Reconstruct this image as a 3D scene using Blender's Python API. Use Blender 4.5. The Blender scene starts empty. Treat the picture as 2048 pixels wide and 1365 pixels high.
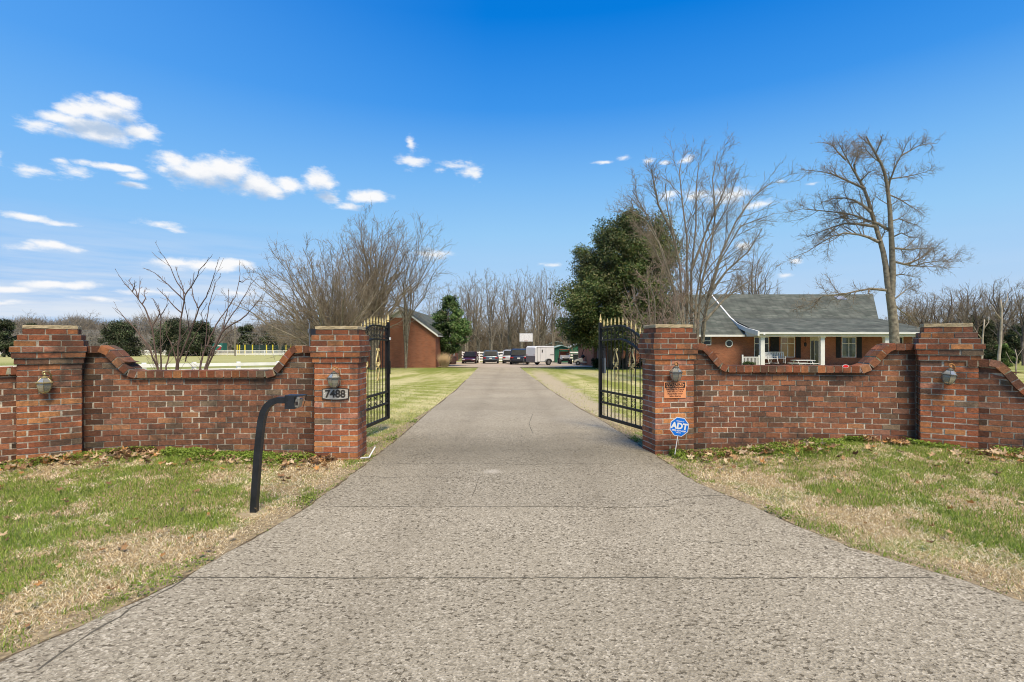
import bpy, math, random, colorsys
import numpy as np
from mathutils import Vector, Matrix
C = bpy.context.scene.collection
F = 1024.0; EYE = 1.42; CY = 683.0
rnd = random.Random(7)
V = Vector

# ------------------------------------------------------------------ terrain
def smooth(a, b, x):
    t = min(1, max(0, (x - a) / (b - a))); return t * t * (3 - 2 * t)
def base_z(y):
    if y < 6.4: return 0.0
    if y < 65: return -.0235 * (y - 6.4)
    if y < 140: return -.0235 * 58.6 - .0125 * (y - 65)
    return -.0235 * 58.6 - .0125 * 75
def gz(x, y):
    b = base_z(y)
    a = .17 if x > 0 else .09
    b += a * smooth(2.2, 4.2, abs(x)) * math.exp(-((y - 6.2) / 1.5) ** 2)
    if y > 150: b += .9 * smooth(150, 400, y) + 1.2 * math.sin(x * .006 + 1) * smooth(200, 500, y)
    return b
def at(px, py):
    """world point where the ground is seen at this place of the photograph"""
    u = (px - 1024) / F; v = (CY - py) / F
    y = 1.5
    while y < 300:
        if EYE + v * y <= base_z(y): break
        y += .02 + y * .001
    return u * y, y
def px2(px, py, y):
    return ((px - 1024) * y / F, y, EYE + (CY - py) * y / F)

# ------------------------------------------------------------------ mesh builder
class MB:
    def __init__(s): s.v = []; s.f = []; s.m = []; s.c = []; s.usecol = False
    def add(s, vs, fs, mi=0, col=None):
        o = len(s.v); s.v.extend([tuple(p) for p in vs])
        for f in fs: s.f.append(tuple(i + o for i in f)); s.m.append(mi)
        if col is not None: s.usecol = True
        s.c.extend([col or (1, 1, 1)] * len(vs))
    def box(s, c, size, mi=0, rot=None, col=None, taper=1.0):
        hx, hy, hz = [q / 2 for q in size]
        vs = []
        for z in (-1, 1):
            k = taper if z > 0 else 1
            for x, y in ((-1, -1), (1, -1), (1, 1), (-1, 1)):
                p = V((x * hx * k, y * hy * k, z * hz))
                if rot is not None: p = rot @ p
                vs.append(p + V(c))
        s.add(vs, [(3, 2, 1, 0), (4, 5, 6, 7), (0, 1, 5, 4), (1, 2, 6, 5), (2, 3, 7, 6), (3, 0, 4, 7)], mi, col)
    def bbox(s, a, b, mi=0, col=None):
        s.box([(a[i] + b[i]) / 2 for i in range(3)], [abs(b[i] - a[i]) for i in range(3)], mi, None, col)
    def frame(s, o, a, b, c, col=None, mi=0, jit=0.0, r=rnd):
        """box from corner-frame: centre o, half vectors a,b,c"""
        vs = []
        for z in (-1, 1):
            for x, y in ((-1, -1), (1, -1), (1, 1), (-1, 1)):
                p = o + a * x + b * y + c * z
                if jit: p = p + V((r.uniform(-jit, jit), r.uniform(-jit, jit), r.uniform(-jit, jit)))
                vs.append(p)
        s.add(vs, [(3, 2, 1, 0), (4, 5, 6, 7), (0, 1, 5, 4), (1, 2, 6, 5), (2, 3, 7, 6), (3, 0, 4, 7)], mi, col)
    def tube(s, pts, rads, n=6, mi=0, cap=True, square=False):
        pts = [V(p) for p in pts]
        if not hasattr(rads, '__len__'): rads = [rads] * len(pts)
        up = V((0, 0, 1)); rings = []
        t0 = (pts[1] - pts[0]).normalized()
        if abs(t0.z) > .9: up = V((0, 1, 0))
        x = t0.cross(up).normalized()
        for i, p in enumerate(pts):
            if i == 0: t = pts[1] - pts[0]
            elif i == len(pts) - 1: t = pts[-1] - pts[-2]
            else: t = pts[i + 1] - pts[i - 1]
            if t.length < 1e-9: t = V((0, 0, 1))
            t.normalize()
            x = (x - t * x.dot(t))
            if x.length < 1e-6: x = t.orthogonal()
            x.normalize(); y = t.cross(x)
            off = math.pi / 4 if square else 0
            for k in range(n):
                a = 2 * math.pi * k / n + off
                rings.append(p + (x * math.cos(a) + y * math.sin(a)) * rads[i])
        fs = []
        for i in range(len(pts) - 1):
            for k in range(n):
                k2 = (k + 1) % n
                fs.append((i * n + k, i * n + k2, (i + 1) * n + k2, (i + 1) * n + k))
        if cap:
            fs.append(tuple(reversed(range(n)))); fs.append(tuple(range((len(pts) - 1) * n, len(pts) * n)))
        s.add(rings, fs, mi)
    def lathe(s, prof, c=(0, 0, 0), n=16, mi=0, rot0=0, axis=None):
        """prof: list (r,z)"""
        vs = []
        for r, z in prof:
            for k in range(n):
                a = 2 * math.pi * k / n + rot0
                p = V((r * math.cos(a), r * math.sin(a), z))
                if axis is not None: p = axis @ p
                vs.append(p + V(c))
        fs = []
        for i in range(len(prof) - 1):
            for k in range(n):
                k2 = (k + 1) % n
                fs.append((i * n + k, i * n + k2, (i + 1) * n + k2, (i + 1) * n + k))
        fs.append(tuple(reversed(range(n)))); fs.append(tuple(range((len(prof) - 1) * n, len(prof) * n)))
        s.add(vs, fs, mi)
    def poly(s, pts, mi=0, col=None): s.add(pts, [tuple(range(len(pts)))], mi, col)
    def prism(s, pts2, fn, d, mi=0):
        """pts2 outline (u,v), fn(u,v,w)->xyz, extruded 0..d"""
        n = len(pts2)
        vs = [fn(u, v, 0) for u, v in pts2] + [fn(u, v, d) for u, v in pts2]
        fs = [tuple(range(n)), tuple(reversed(range(n, 2 * n)))] + [(i, n + i, n + (i + 1) % n, (i + 1) % n) for i in range(n)]
        s.add(vs, fs, mi)
    def build(s, name, mats, parent=None, smooth_=False, loc=None, origin=None):
        me = bpy.data.meshes.new(name)
        vs = s.v
        if origin is not None: vs = [(a - origin[0], b - origin[1], c - origin[2]) for a, b, c in vs]
        me.from_pydata(vs, [], s.f)
        if not isinstance(mats, (list, tuple)): mats = [mats]
        for m in mats: me.materials.append(m)
        if len(mats) > 1: me.polygons.foreach_set('material_index', s.m)
        if s.usecol:
            a = me.color_attributes.new('Col', 'FLOAT_COLOR', 'POINT')
            arr = np.ones((len(s.v), 4), dtype=np.float32); arr[:, :3] = np.array(s.c, dtype=np.float32)
            a.data.foreach_set('color', arr.ravel())
        if smooth_: me.polygons.foreach_set('use_smooth', [True] * len(me.polygons))
        me.validate(); me.update()
        o = bpy.data.objects.new(name, me); C.objects.link(o)
        if parent is not None: o.parent = parent
        if origin is not None: o.location = origin
        if loc is not None: o.location = loc
        return o
def np_obj(name, verts, tris, mats, parent=None, col=None, mi=None):
    me = bpy.data.meshes.new(name)
    nv, nt = len(verts), len(tris)
    me.vertices.add(nv); me.vertices.foreach_set('co', np.asarray(verts, dtype=np.float32).ravel())
    me.loops.add(nt * 3); me.loops.foreach_set('vertex_index', np.asarray(tris, dtype=np.int32).ravel())
    me.polygons.add(nt); me.polygons.foreach_set('loop_start', np.arange(0, nt * 3, 3, dtype=np.int32))
    me.polygons.foreach_set('loop_total', np.full(nt, 3, dtype=np.int32))
    if not isinstance(mats, (list, tuple)): mats = [mats]
    for m in mats: me.materials.append(m)
    if mi is not None: me.polygons.foreach_set('material_index', np.asarray(mi, dtype=np.int32))
    if col is not None:
        a = me.color_attributes.new('Col', 'FLOAT_COLOR', 'POINT')
        arr = np.ones((nv, 4), dtype=np.float32); arr[:, :3] = col
        a.data.foreach_set('color', arr.ravel())
    me.update(calc_edges=True)
    o = bpy.data.objects.new(name, me); C.objects.link(o)
    if parent is not None: o.parent = parent
    return o
def tag(o, label=None, cat=None, group=None, kind=None):
    if label: o['label'] = label
    if cat: o['category'] = cat
    if group: o['group'] = group
    if kind: o['kind'] = kind
    return o
def thing(name, label, cat, loc=(0, 0, 0), rz=0, group=None):
    o = bpy.data.objects.new(name, None); C.objects.link(o); o.location = loc; o.rotation_euler = (0, 0, rz)
    o.empty_display_size = .1
    return tag(o, label, cat, group)
def copy_tree(o, parent=None):
    c = o.copy(); C.objects.link(c); c.parent = parent
    for ch in list(o.children): copy_tree(ch, c)
    return c
def text_obj(name, body, size, mat, parent, loc, rot, extrude=.001, offset=0, font_w=1.0):
    cu = bpy.data.curves.new(name, 'FONT'); cu.body = body; cu.size = size; cu.extrude = extrude; cu.offset = offset
    cu.align_x = 'CENTER'; cu.align_y = 'CENTER'; cu.resolution_u = 3
    t = bpy.data.objects.new(name + '_tmp', cu); C.objects.link(t)
    bpy.context.view_layer.update()
    dg = bpy.context.evaluated_depsgraph_get()
    me = bpy.data.meshes.new_from_object(t.evaluated_get(dg))
    bpy.data.objects.remove(t); bpy.data.curves.remove(cu)
    me.materials.clear(); me.materials.append(mat); me.name = name
    o = bpy.data.objects.new(name, me); C.objects.link(o); o.parent = parent
    o.location = loc; o.rotation_euler = rot; o.scale = (font_w, 1, 1)
    return o

# ------------------------------------------------------------------ materials
def nt(m): return m.node_tree.nodes, m.node_tree.links
def mat(name, col, rough=.7, metal=0., var=.15, vs=8., bump=0., bs=60., spec=.5, coat=0., col2=None, coords='Object', emit=None):
    m = bpy.data.materials.new(name); m.use_nodes = True
    N, L = nt(m); b = N['Principled BSDF']
    b.inputs['Roughness'].default_value = rough; b.inputs['Metallic'].default_value = metal
    b.inputs['Specular IOR Level'].default_value = spec
    if coat: b.inputs['Coat Weight'].default_value = coat
    tc = N.new('ShaderNodeTexCoord')
    n = N.new('ShaderNodeTexNoise'); n.inputs['Scale'].default_value = vs; n.inputs['Detail'].default_value = 5
    L.new(tc.outputs[coords], n.inputs['Vector'])
    r = N.new('ShaderNodeValToRGB'); L.new(n.outputs['Fac'], r.inputs['Fac'])
    c2 = col2 or tuple(min(1, c * (1 + var)) for c in col); c1 = col if col2 else tuple(c * (1 - var) for c in col)
    r.color_ramp.elements[0].position = .32; r.color_ramp.elements[1].position = .68
    r.color_ramp.elements[0].color = (*c1, 1); r.color_ramp.elements[1].color = (*c2, 1)
    L.new(r.outputs['Color'], b.inputs['Base Color'])
    if bump:
        n2 = N.new('ShaderNodeTexNoise'); n2.inputs['Scale'].default_value = bs; n2.inputs['Detail'].default_value = 4
        L.new(tc.outputs[coords], n2.inputs['Vector'])
        bp = N.new('ShaderNodeBump'); bp.inputs['Strength'].default_value = bump; bp.inputs['Distance'].default_value = .01
        L.new(n2.outputs['Fac'], bp.inputs['Height']); L.new(bp.outputs['Normal'], b.inputs['Normal'])
    if emit:
        b.inputs['Emission Color'].default_value = (*emit[0], 1); b.inputs['Emission Strength'].default_value = emit[1]
    return m
def attr_mat(name, rough=.9, nscale=40., lo=.7, hi=1.2, bump=.3, bs=120., stain=0., spec=.3, transl=0.):
    m = bpy.data.materials.new(name); m.use_nodes = True
    N, L = nt(m); b = N['Principled BSDF']; b.inputs['Roughness'].default_value = rough; b.inputs['Specular IOR Level'].default_value = spec
    at_ = N.new('ShaderNodeAttribute'); at_.attribute_name = 'Col'
    tc = N.new('ShaderNodeTexCoord')
    n = N.new('ShaderNodeTexNoise'); n.inputs['Scale'].default_value = nscale; n.inputs['Detail'].default_value = 6; n.inputs['Roughness'].default_value = .65
    L.new(tc.outputs['Object'], n.inputs['Vector'])
    mr = N.new('ShaderNodeMapRange'); mr.inputs[1].default_value = .3; mr.inputs[2].default_value = .7; mr.inputs[3].default_value = lo; mr.inputs[4].default_value = hi
    L.new(n.outputs['Fac'], mr.inputs[0])
    mx = N.new('ShaderNodeVectorMath'); mx.operation = 'SCALE'
    L.new(at_.outputs['Color'], mx.inputs[0]); L.new(mr.outputs[0], mx.inputs['Scale'])
    out = mx.outputs[0]
    if stain:
        n3 = N.new('ShaderNodeTexNoise'); n3.inputs['Scale'].default_value = 2.3; n3.inputs['Detail'].default_value = 7; n3.inputs['Roughness'].default_value = .7
        L.new(tc.outputs['Object'], n3.inputs['Vector'])
        m3 = N.new('ShaderNodeMapRange'); m3.inputs[1].default_value = .47; m3.inputs[2].default_value = .68; m3.inputs[3].default_value = 0; m3.inputs[4].default_value = stain
        L.new(n3.outputs['Fac'], m3.inputs[0])
        mm = N.new('ShaderNodeMixRGB'); mm.inputs['Color2'].default_value = (.05, .042, .033, 1)
        L.new(m3.outputs[0], mm.inputs['Fac']); L.new(out, mm.inputs['Color1']); out = mm.outputs[0]
        # pale lime bloom
        n4 = N.new('ShaderNodeTexNoise'); n4.inputs['Scale'].default_value = 14; n4.inputs['Detail'].default_value = 8; n4.inputs['Roughness'].default_value = .75
        L.new(tc.outputs['Object'], n4.inputs['Vector'])
        m4 = N.new('ShaderNodeMapRange'); m4.inputs[1].default_value = .60; m4.inputs[2].default_value = .75; m4.inputs[3].default_value = 0; m4.inputs[4].default_value = .24
        L.new(n4.outputs['Fac'], m4.inputs[0])
        mm2 = N.new('ShaderNodeMixRGB'); mm2.inputs['Color2'].default_value = (.36, .31, .26, 1)
        L.new(m4.outputs[0], mm2.inputs['Fac']); L.new(out, mm2.inputs['Color1']); out = mm2.outputs[0]
    L.new(out, b.inputs['Base Color'])
    if bump:
        n2 = N.new('ShaderNodeTexNoise'); n2.inputs['Scale'].default_value = bs; n2.inputs['Detail'].default_value = 5
        L.new(tc.outputs['Object'], n2.inputs['Vector'])
        bp = N.new('ShaderNodeBump'); bp.inputs['Strength'].default_value = bump; bp.inputs['Distance'].default_value = .006
        L.new(n2.outputs['Fac'], bp.inputs['Height']); L.new(bp.outputs['Normal'], b.inputs['Normal'])
    if transl:
        tr = N.new('ShaderNodeBsdfTranslucent'); L.new(out, tr.inputs['Color'])
        ms = N.new('ShaderNodeMixShader'); ms.inputs[0].default_value = transl
        L.new(b.outputs[0], ms.inputs[1]); L.new(tr.outputs[0], ms.inputs[2]); L.new(ms.outputs[0], N['Material Output'].inputs['Surface'])
    return m
def brick_tex_mat(name, c1, c2, mortar, w=.2, h=.067, msize=.008, axis='xz', rough=.9, bump=.3, big=.15):
    m = bpy.data.materials.new(name); m.use_nodes = True
    N, L = nt(m); b = N['Principled BSDF']; b.inputs['Roughness'].default_value = rough; b.inputs['Specular IOR Level'].default_value = .3
    tc = N.new('ShaderNodeTexCoord'); sp = N.new('ShaderNodeSeparateXYZ'); L.new(tc.outputs['Object'], sp.inputs[0])
    cb = N.new('ShaderNodeCombineXYZ')
    if axis == 'xy+z':
        ad = N.new('ShaderNodeMath'); L.new(sp.outputs['X'], ad.inputs[0]); L.new(sp.outputs['Y'], ad.inputs[1]); L.new(ad.outputs[0], cb.inputs['X'])
    else: L.new(sp.outputs['X'], cb.inputs['X'])
    L.new(sp.outputs['Z'], cb.inputs['Y'])
    bt = N.new('ShaderNodeTexBrick'); L.new(cb.outputs[0], bt.inputs['Vector'])
    bt.inputs['Scale'].default_value = 1; bt.inputs['Brick Width'].default_value = w; bt.inputs['Row Height'].default_value = h
    bt.inputs['Mortar Size'].default_value = msize; bt.inputs['Mortar Smooth'].default_value = .2; bt.inputs['Bias'].default_value = 0
    bt.inputs['Color1'].default_value = (*c1, 1); bt.inputs['Color2'].default_value = (*c2, 1); bt.inputs['Mortar'].default_value = (*mortar, 1)
    n = N.new('ShaderNodeTexNoise'); n.inputs['Scale'].default_value = .9; n.inputs['Detail'].default_value = 7
    L.new(tc.outputs['Object'], n.inputs['Vector'])
    mr = N.new('ShaderNodeMapRange'); mr.inputs[1].default_value = .3; mr.inputs[2].default_value = .7; mr.inputs[3].default_value = 1 - big; mr.inputs[4].default_value = 1 + big
    L.new(n.outputs['Fac'], mr.inputs[0])
    mx = N.new('ShaderNodeVectorMath'); mx.operation = 'SCALE'; L.new(bt.outputs['Color'], mx.inputs[0]); L.new(mr.outputs[0], mx.inputs['Scale'])
    L.new(mx.outputs[0], b.inputs['Base Color'])
    if bump:
        bp = N.new('ShaderNodeBump'); bp.inputs['Strength'].default_value = bump; bp.inputs['Distance'].default_value = .01; bp.invert = True
        L.new(bt.outputs['Fac'], bp.inputs['Height']); L.new(bp.outputs['Normal'], b.inputs['Normal'])
    return m
def glass_mat(name, col=(.03, .035, .035), rough=.10):
    m = mat(name, col, rough, 0, .3, 3, spec=.45); return m

M = {}
M['brick'] = attr_mat('weathered_brick', .92, 38, .66, 1.25, .7, 80, stain=.85)
M['stone'] = mat('lichen_stone', (.30, .235, .13), .95, 0, 0, 14, .8, 45, col2=(.46, .38, .24))
M['black'] = mat('black_steel', (.012, .012, .012), .45, .0, .35, 25, .1, 100, spec=.25)
M['black_rough'] = mat('faded_black_paint', (.014, .016, .02), .42, 0, .4, 12, .15, 90)
M['gold'] = mat('gold_paint', (.66, .52, .22), .45, .2, .2, 30)
M['white'] = mat('white_paint', (.74, .74, .71), .5, 0, .06, 3)
M['fencewhite'] = mat('fence_white', (.86, .85, .81), .6, 0, .12, 2.5)
M['trim'] = mat('trim_white', (.66, .66, .61), .55, 0, .08, 2)
M['creamtrim'] = mat('cream_fascia', (.50, .48, .37), .6, 0, .08, 2)
M['housebrick'] = brick_tex_mat('house_brick', (.235, .075, .038), (.33, .115, .058), (.28, .19, .13), .21, .07, .008, 'xy+z')
M['shingle'] = brick_tex_mat('roof_shingles', (.085, .10, .082), (.145, .155, .13), (.055, .06, .052), .55, .13, .02, 'xy+z', .95, .4, .3)
M['glass'] = glass_mat('window_glass')
M['dark'] = mat('dark_interior', (.012, .012, .012), .8)
M['rubber'] = mat('tyre_rubber', (.016, .016, .017), .85, 0, .3, 20)
M['chrome'] = mat('bright_metal', (.55, .56, .58), .25, .9, .05)
M['greymetal'] = mat('grey_metal', (.25, .26, .27), .45, .7, .15, 10)
M['bark'] = mat('grey_bark', (.12, .103, .078), .95, 0, 0, 6, .9, 30, col2=(.30, .265, .20))
M['barkd'] = mat('dark_bark', (.075, .056, .045), .95, 0, 0, 7, .6, 30, col2=(.15, .115, .092))
M['barkr'] = mat('reddish_bark', (.095, .06, .048), .95, 0, 0, 7, .5, 30, col2=(.17, .115, .09))
M['twig'] = mat('twig', (.16, .125, .085), .95, 0, 0, 3, col2=(.28, .23, .165))
M['twigr'] = mat('red_twig', (.20, .14, .11), .95, 0, 0, 3, col2=(.32, .24, .19))
M['twigg'] = mat('pale_twig', (.18, .148, .105), .95, 0, 0, 3, col2=(.31, .265, .20))
M['deadwood'] = mat('bleached_wood', (.26, .22, .165), .9, 0, 0, 5, .4, 30, col2=(.44, .385, .30))
M['leafattr'] = attr_mat('evergreen_leaf', .55, 3, .8, 1.2, 0, spec=.3, transl=.15)
M['cedarattr'] = attr_mat('cedar_foliage', .8, 3, .8, 1.2, 0, spec=.2)
M['grassattr'] = attr_mat('grass_blades', .8, 2, .85, 1.15, 0, spec=.2, transl=.35)
M['deadleaf'] = attr_mat('dead_leaves', .75, 60, .75, 1.2, .3, 100, spec=.3, transl=.15)
# ------------------------------------------------------------------ lawn, driveway
LPX = [(-160, 1365 + 60), (0, 1331), (100, 1285), (200, 1242), (250, 1220), (350, 1170), (450, 1115), (525, 1070), (590, 1035), (675, 975), (730, 932), (790, 885), (850, 832), (914.6, 780), (956.6, 736)]
RPX = [(2240, 1262), (2048, 1210), (1949, 1175), (1824, 1137), (1699, 1100), (1599, 1060), (1524, 1025), (1459, 997), (1394, 970), (1324, 922), (1284, 896), (1260, 880), (1208, 846), (1158, 818), (1097, 780), (1039.8, 736)]
Lw = [at(*p) for p in LPX]; Rw = [at(*p) for p in RPX]
Lw = [(-14, -2.0), (-6.5, 0.4)] + Lw; Rw = [(16, -2.0), (7.0, 1.0)] + Rw
Ly = np.array([p[1] for p in Lw]); Lx = np.array([p[0] for p in Lw]); Ry = np.array([p[1] for p in Rw]); Rx = np.array([p[0] for p in Rw])
def xl(y): return float(np.interp(y, Ly, Lx))
def xr(y): return float(np.interp(y, Ry, Rx))
Y_END = max(Ly)
def vnoise(x, y, seed=0):
    xi = np.floor(x).astype(np.int64); yi = np.floor(y).astype(np.int64); fx = x - xi; fy = y - yi
    fx = fx * fx * (3 - 2 * fx); fy = fy * fy * (3 - 2 * fy)
    def h(a, b):
        n = (a * 374761393 + b * 668265263 + seed * 1274126177) & 0xffffffff
        n = ((n ^ (n >> 13)) * 1274126177) & 0xffffffff
        return ((n ^ (n >> 16)) & 0xffff) / 65535.0
    return (h(xi, yi) * (1 - fx) + h(xi + 1, yi) * fx) * (1 - fy) + (h(xi, yi + 1) * (1 - fx) + h(xi + 1, yi + 1) * fx) * fy
def fbm(x, y, seed=0, o=4):
    s = 0; a = .5; t = 0
    for i in range(o): s = s + a * vnoise(x * 2 ** i, y * 2 ** i, seed + i); t += a; a *= .55
    return s / t
def smn(a, b, x):
    t = np.clip((x - a) / (b - a), 0, 1); return t * t * (3 - 2 * t)
def dryness(x, y):
    """0 = green, 1 = straw, in the front lawns"""
    d = np.minimum(np.abs(x - np.interp(y, Ly, Lx)), np.abs(x - np.interp(y, Ry, Rx)))
    edge = np.exp(-((d - .45) / .42) ** 2)
    wall = np.exp(-((y - 5.35) / .42) ** 2) * (x < 0)
    n = fbm(x * 1.7, y * 1.7, 3, 4)
    n2 = fbm(x * 7, y * 7, 9, 4)
    v = .12 + .78 * edge + .5 * wall + (n - .5) * 1.7 + (n2 - .5) * 1.7
    v = np.where(x > 0, v + .10, v)
    strip = (np.exp(-((x - 1.95 - 0) / .5) ** 2)) * (y > 7.5) * (y < 30)
    v = np.where(d < .05, v - .12, v)
    return np.clip(v + strip * 0, 0, 1)

# ground sheet
def ground():
    ys = np.concatenate([np.arange(-6, 0, .5), np.arange(0, 9, .12), np.arange(9, 24, .5), np.arange(24, 70, 2), np.arange(70, 200, 8), np.array([220, 260, 320, 420, 600, 900, 1500, 3000])])
    xs = np.concatenate([-np.array([3000, 1500, 800, 500, 350, 250, 180, 130, 100, 80, 60, 45, 35, 27, 20, 16, 13, 11]), np.arange(-9.5, 9.51, .15), np.array([11, 13, 16, 20, 27, 35, 45, 60, 80, 100, 130, 180, 250, 350, 500, 800, 1500, 3000])])
    vs = []; fs = []; cols = []
    for y in ys:
        for x in xs:
            z = gz(float(x), float(y)) - .004
            if y <= Y_END + 1:
                inside = min(x - xl(y), xr(y) - x)
                if inside > -.02: z = base_z(y) - .05
            else:
                z -= .03 if (y < 100 and -12 < x < 14) else 0
            vs.append((x, y, z))
    nx = len(xs)
    for j in range(len(ys) - 1):
        for i in range(nx - 1): a = j * nx + i; fs.append((a, a + 1, a + nx + 1, a + nx))
    me = bpy.data.meshes.new('lawn'); me.from_pydata(vs, [], fs)
    me.polygons.foreach_set('use_smooth', [True] * len(fs))
    m = bpy.data.materials.new('lawn_ground'); m.use_nodes = True; N, L = nt(m); b = N['Principled BSDF']; b.inputs['Roughness'].default_value = 1; b.inputs['Specular IOR Level'].default_value = .1
    tc = N.new('ShaderNodeTexCoord'); geo = N.new('ShaderNodeNewGeometry')
    sp = N.new('ShaderNodeSeparateXYZ'); L.new(geo.outputs['Position'], sp.inputs[0])
    def noise(scale, det=5, vec=None, rough=.6):
        n = N.new('ShaderNodeTexNoise'); n.inputs['Scale'].default_value = scale; n.inputs['Detail'].default_value = det; n.inputs['Roughness'].default_value = rough
        L.new(vec or geo.outputs['Position'], n.inputs['Vector']); return n.outputs['Fac']
    def ramp(f, a, b_, ca, cb_):
        r = N.new('ShaderNodeValToRGB'); L.new(f, r.inputs['Fac']); r.color_ramp.elements[0].position = a; r.color_ramp.elements[1].position = b_
        r.color_ramp.elements[0].color = (*ca, 1); r.color_ramp.elements[1].color = (*cb_, 1); return r.outputs['Color']
    def mix(f, a, b_):
        x = N.new('ShaderNodeMixRGB')
        for i, q in ((0, f), (1, a), (2, b_)):
            if isinstance(q, (int, float)): x.inputs[i].default_value = q
            elif isinstance(q, tuple): x.inputs[i].default_value = (*q, 1)
            else: L.new(q, x.inputs[i])
        return x.outputs[0]
    def mrange(f, a, b_, c=0, d=1):
        x = N.new('ShaderNodeMapRange'); L.new(f, x.inputs[0]); x.inputs[1].default_value = a; x.inputs[2].default_value = b_; x.inputs[3].default_value = c; x.inputs[4].default_value = d; x.interpolation_type = 'SMOOTHSTEP'; return x.outputs[0]
    # near: matted dead thatch under the blades
    near = mix(mrange(noise(60, 6), .35, .7), (.22, .165, .085), (.52, .41, .23))
    near = mix(mrange(noise(1.6, 4), .48, .6), near, mix(mrange(noise(50, 5), .35, .65), (.13, .16, .035), (.30, .33, .10)))
    # far lawn: mown bands
    mp = N.new('ShaderNodeMapping'); L.new(geo.outputs['Position'], mp.inputs[0]); mp.inputs['Rotation'].default_value = (0, 0, math.radians(-52)); mp.inputs['Scale'].default_value = (.9, .10, 1)
    band = noise(.8, 5, mp.outputs[0])
    sw = N.new('ShaderNodeTexWave'); sw.wave_type = 'BANDS'; sw.bands_direction = 'X'; sw.inputs['Scale'].default_value = .32; sw.inputs['Distortion'].default_value = 1.6; sw.inputs['Detail'].default_value = 2; sw.inputs['Detail Scale'].default_value = .6
    mp2 = N.new('ShaderNodeMapping'); L.new(geo.outputs['Position'], mp2.inputs[0]); mp2.inputs['Rotation'].default_value = (0, 0, math.radians(-58)); L.new(mp2.outputs[0], sw.inputs['Vector'])
    green = mix(mrange(noise(7, 5), .3, .7), (.22, .25, .045), (.33, .34, .09))
    straw = mix(mrange(noise(8, 5), .3, .7), (.50, .45, .19), (.62, .56, .30))
    ad = N.new('ShaderNodeMath'); ad.operation = 'MULTIPLY_ADD'; L.new(sw.outputs['Fac'], ad.inputs[0]); ad.inputs[1].default_value = .10; L.new(band, ad.inputs[2])
    ad2 = N.new('ShaderNodeMath'); ad2.operation = 'MULTIPLY_ADD'; L.new(noise(1.3, 6), ad2.inputs[0]); ad2.inputs[1].default_value = .35; L.new(ad.outputs[0], ad2.inputs[2])
    far = mix(mrange(ad2.outputs[0], .60, .86), green, straw)
    # greener near the buildings
    far = mix(mrange(sp.outputs['Y'], 30, 40, 0, .55), far, (.15, .20, .04))
    far = mix(mrange(sp.outputs['Y'], 55, 75, 0, .6), far, (.52, .49, .22))
    far = mix(mrange(sp.outputs['Y'], 150, 190), far, (.12, .105, .06))
    col = mix(mrange(sp.outputs['Y'], 8, 11), near, far)
    # bare sandy strip along the right edge of the drive
    dx = N.new('ShaderNodeMath'); dx.operation = 'SUBTRACT'; L.new(sp.outputs['X'], dx.inputs[0]); dx.inputs[1].default_value = 1.75
    ab = N.new('ShaderNodeMath'); ab.operation = 'ABSOLUTE'; L.new(dx.outputs[0], ab.inputs[0])
    wv = N.new('ShaderNodeMath'); wv.operation = 'MULTIPLY_ADD'; L.new(noise(2.2, 4), wv.inputs[0]); wv.inputs[1].default_value = -1.3; L.new(ab.outputs[0], wv.inputs[2])
    st = mrange(wv.outputs[0], -.35, .05, 1, 0)
    yr = mrange(sp.outputs['Y'], 8.5, 10, 0, 1); yr2 = mrange(sp.outputs['Y'], 26, 45, 1, .0)
    m1 = N.new('ShaderNodeMath'); m1.operation = 'MULTIPLY'; L.new(st, m1.inputs[0]); L.new(yr, m1.inputs[1])
    m2 = N.new('ShaderNodeMath'); m2.operation = 'MULTIPLY'; L.new(m1.outputs[0], m2.inputs[0]); L.new(yr2, m2.inputs[1])
    col = mix(m2.outputs[0], col, mix(noise(20, 5), (.40, .33, .21), (.56, .48, .33)))
    fine = mrange(noise(45, 6, None, .75), .25, .75, .72, 1.25)
    sc = N.new('ShaderNodeVectorMath'); sc.operation = 'SCALE'; L.new(col, sc.inputs[0]); L.new(fine, sc.inputs['Scale'])
    L.new(sc.outputs[0], b.inputs['Base Color'])
    bp = N.new('ShaderNodeBump'); bp.inputs['Strength'].default_value = .6; bp.inputs['Distance'].default_value = .03; L.new(noise(40, 5), bp.inputs['Height']); L.new(bp.outputs[0], b.inputs['Normal'])
    me.materials.append(m)
    o = bpy.data.objects.new('lawn', me); C.objects.link(o); tag(o, 'patchy green and straw coloured winter lawn', kind='structure')
ground()

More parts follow.
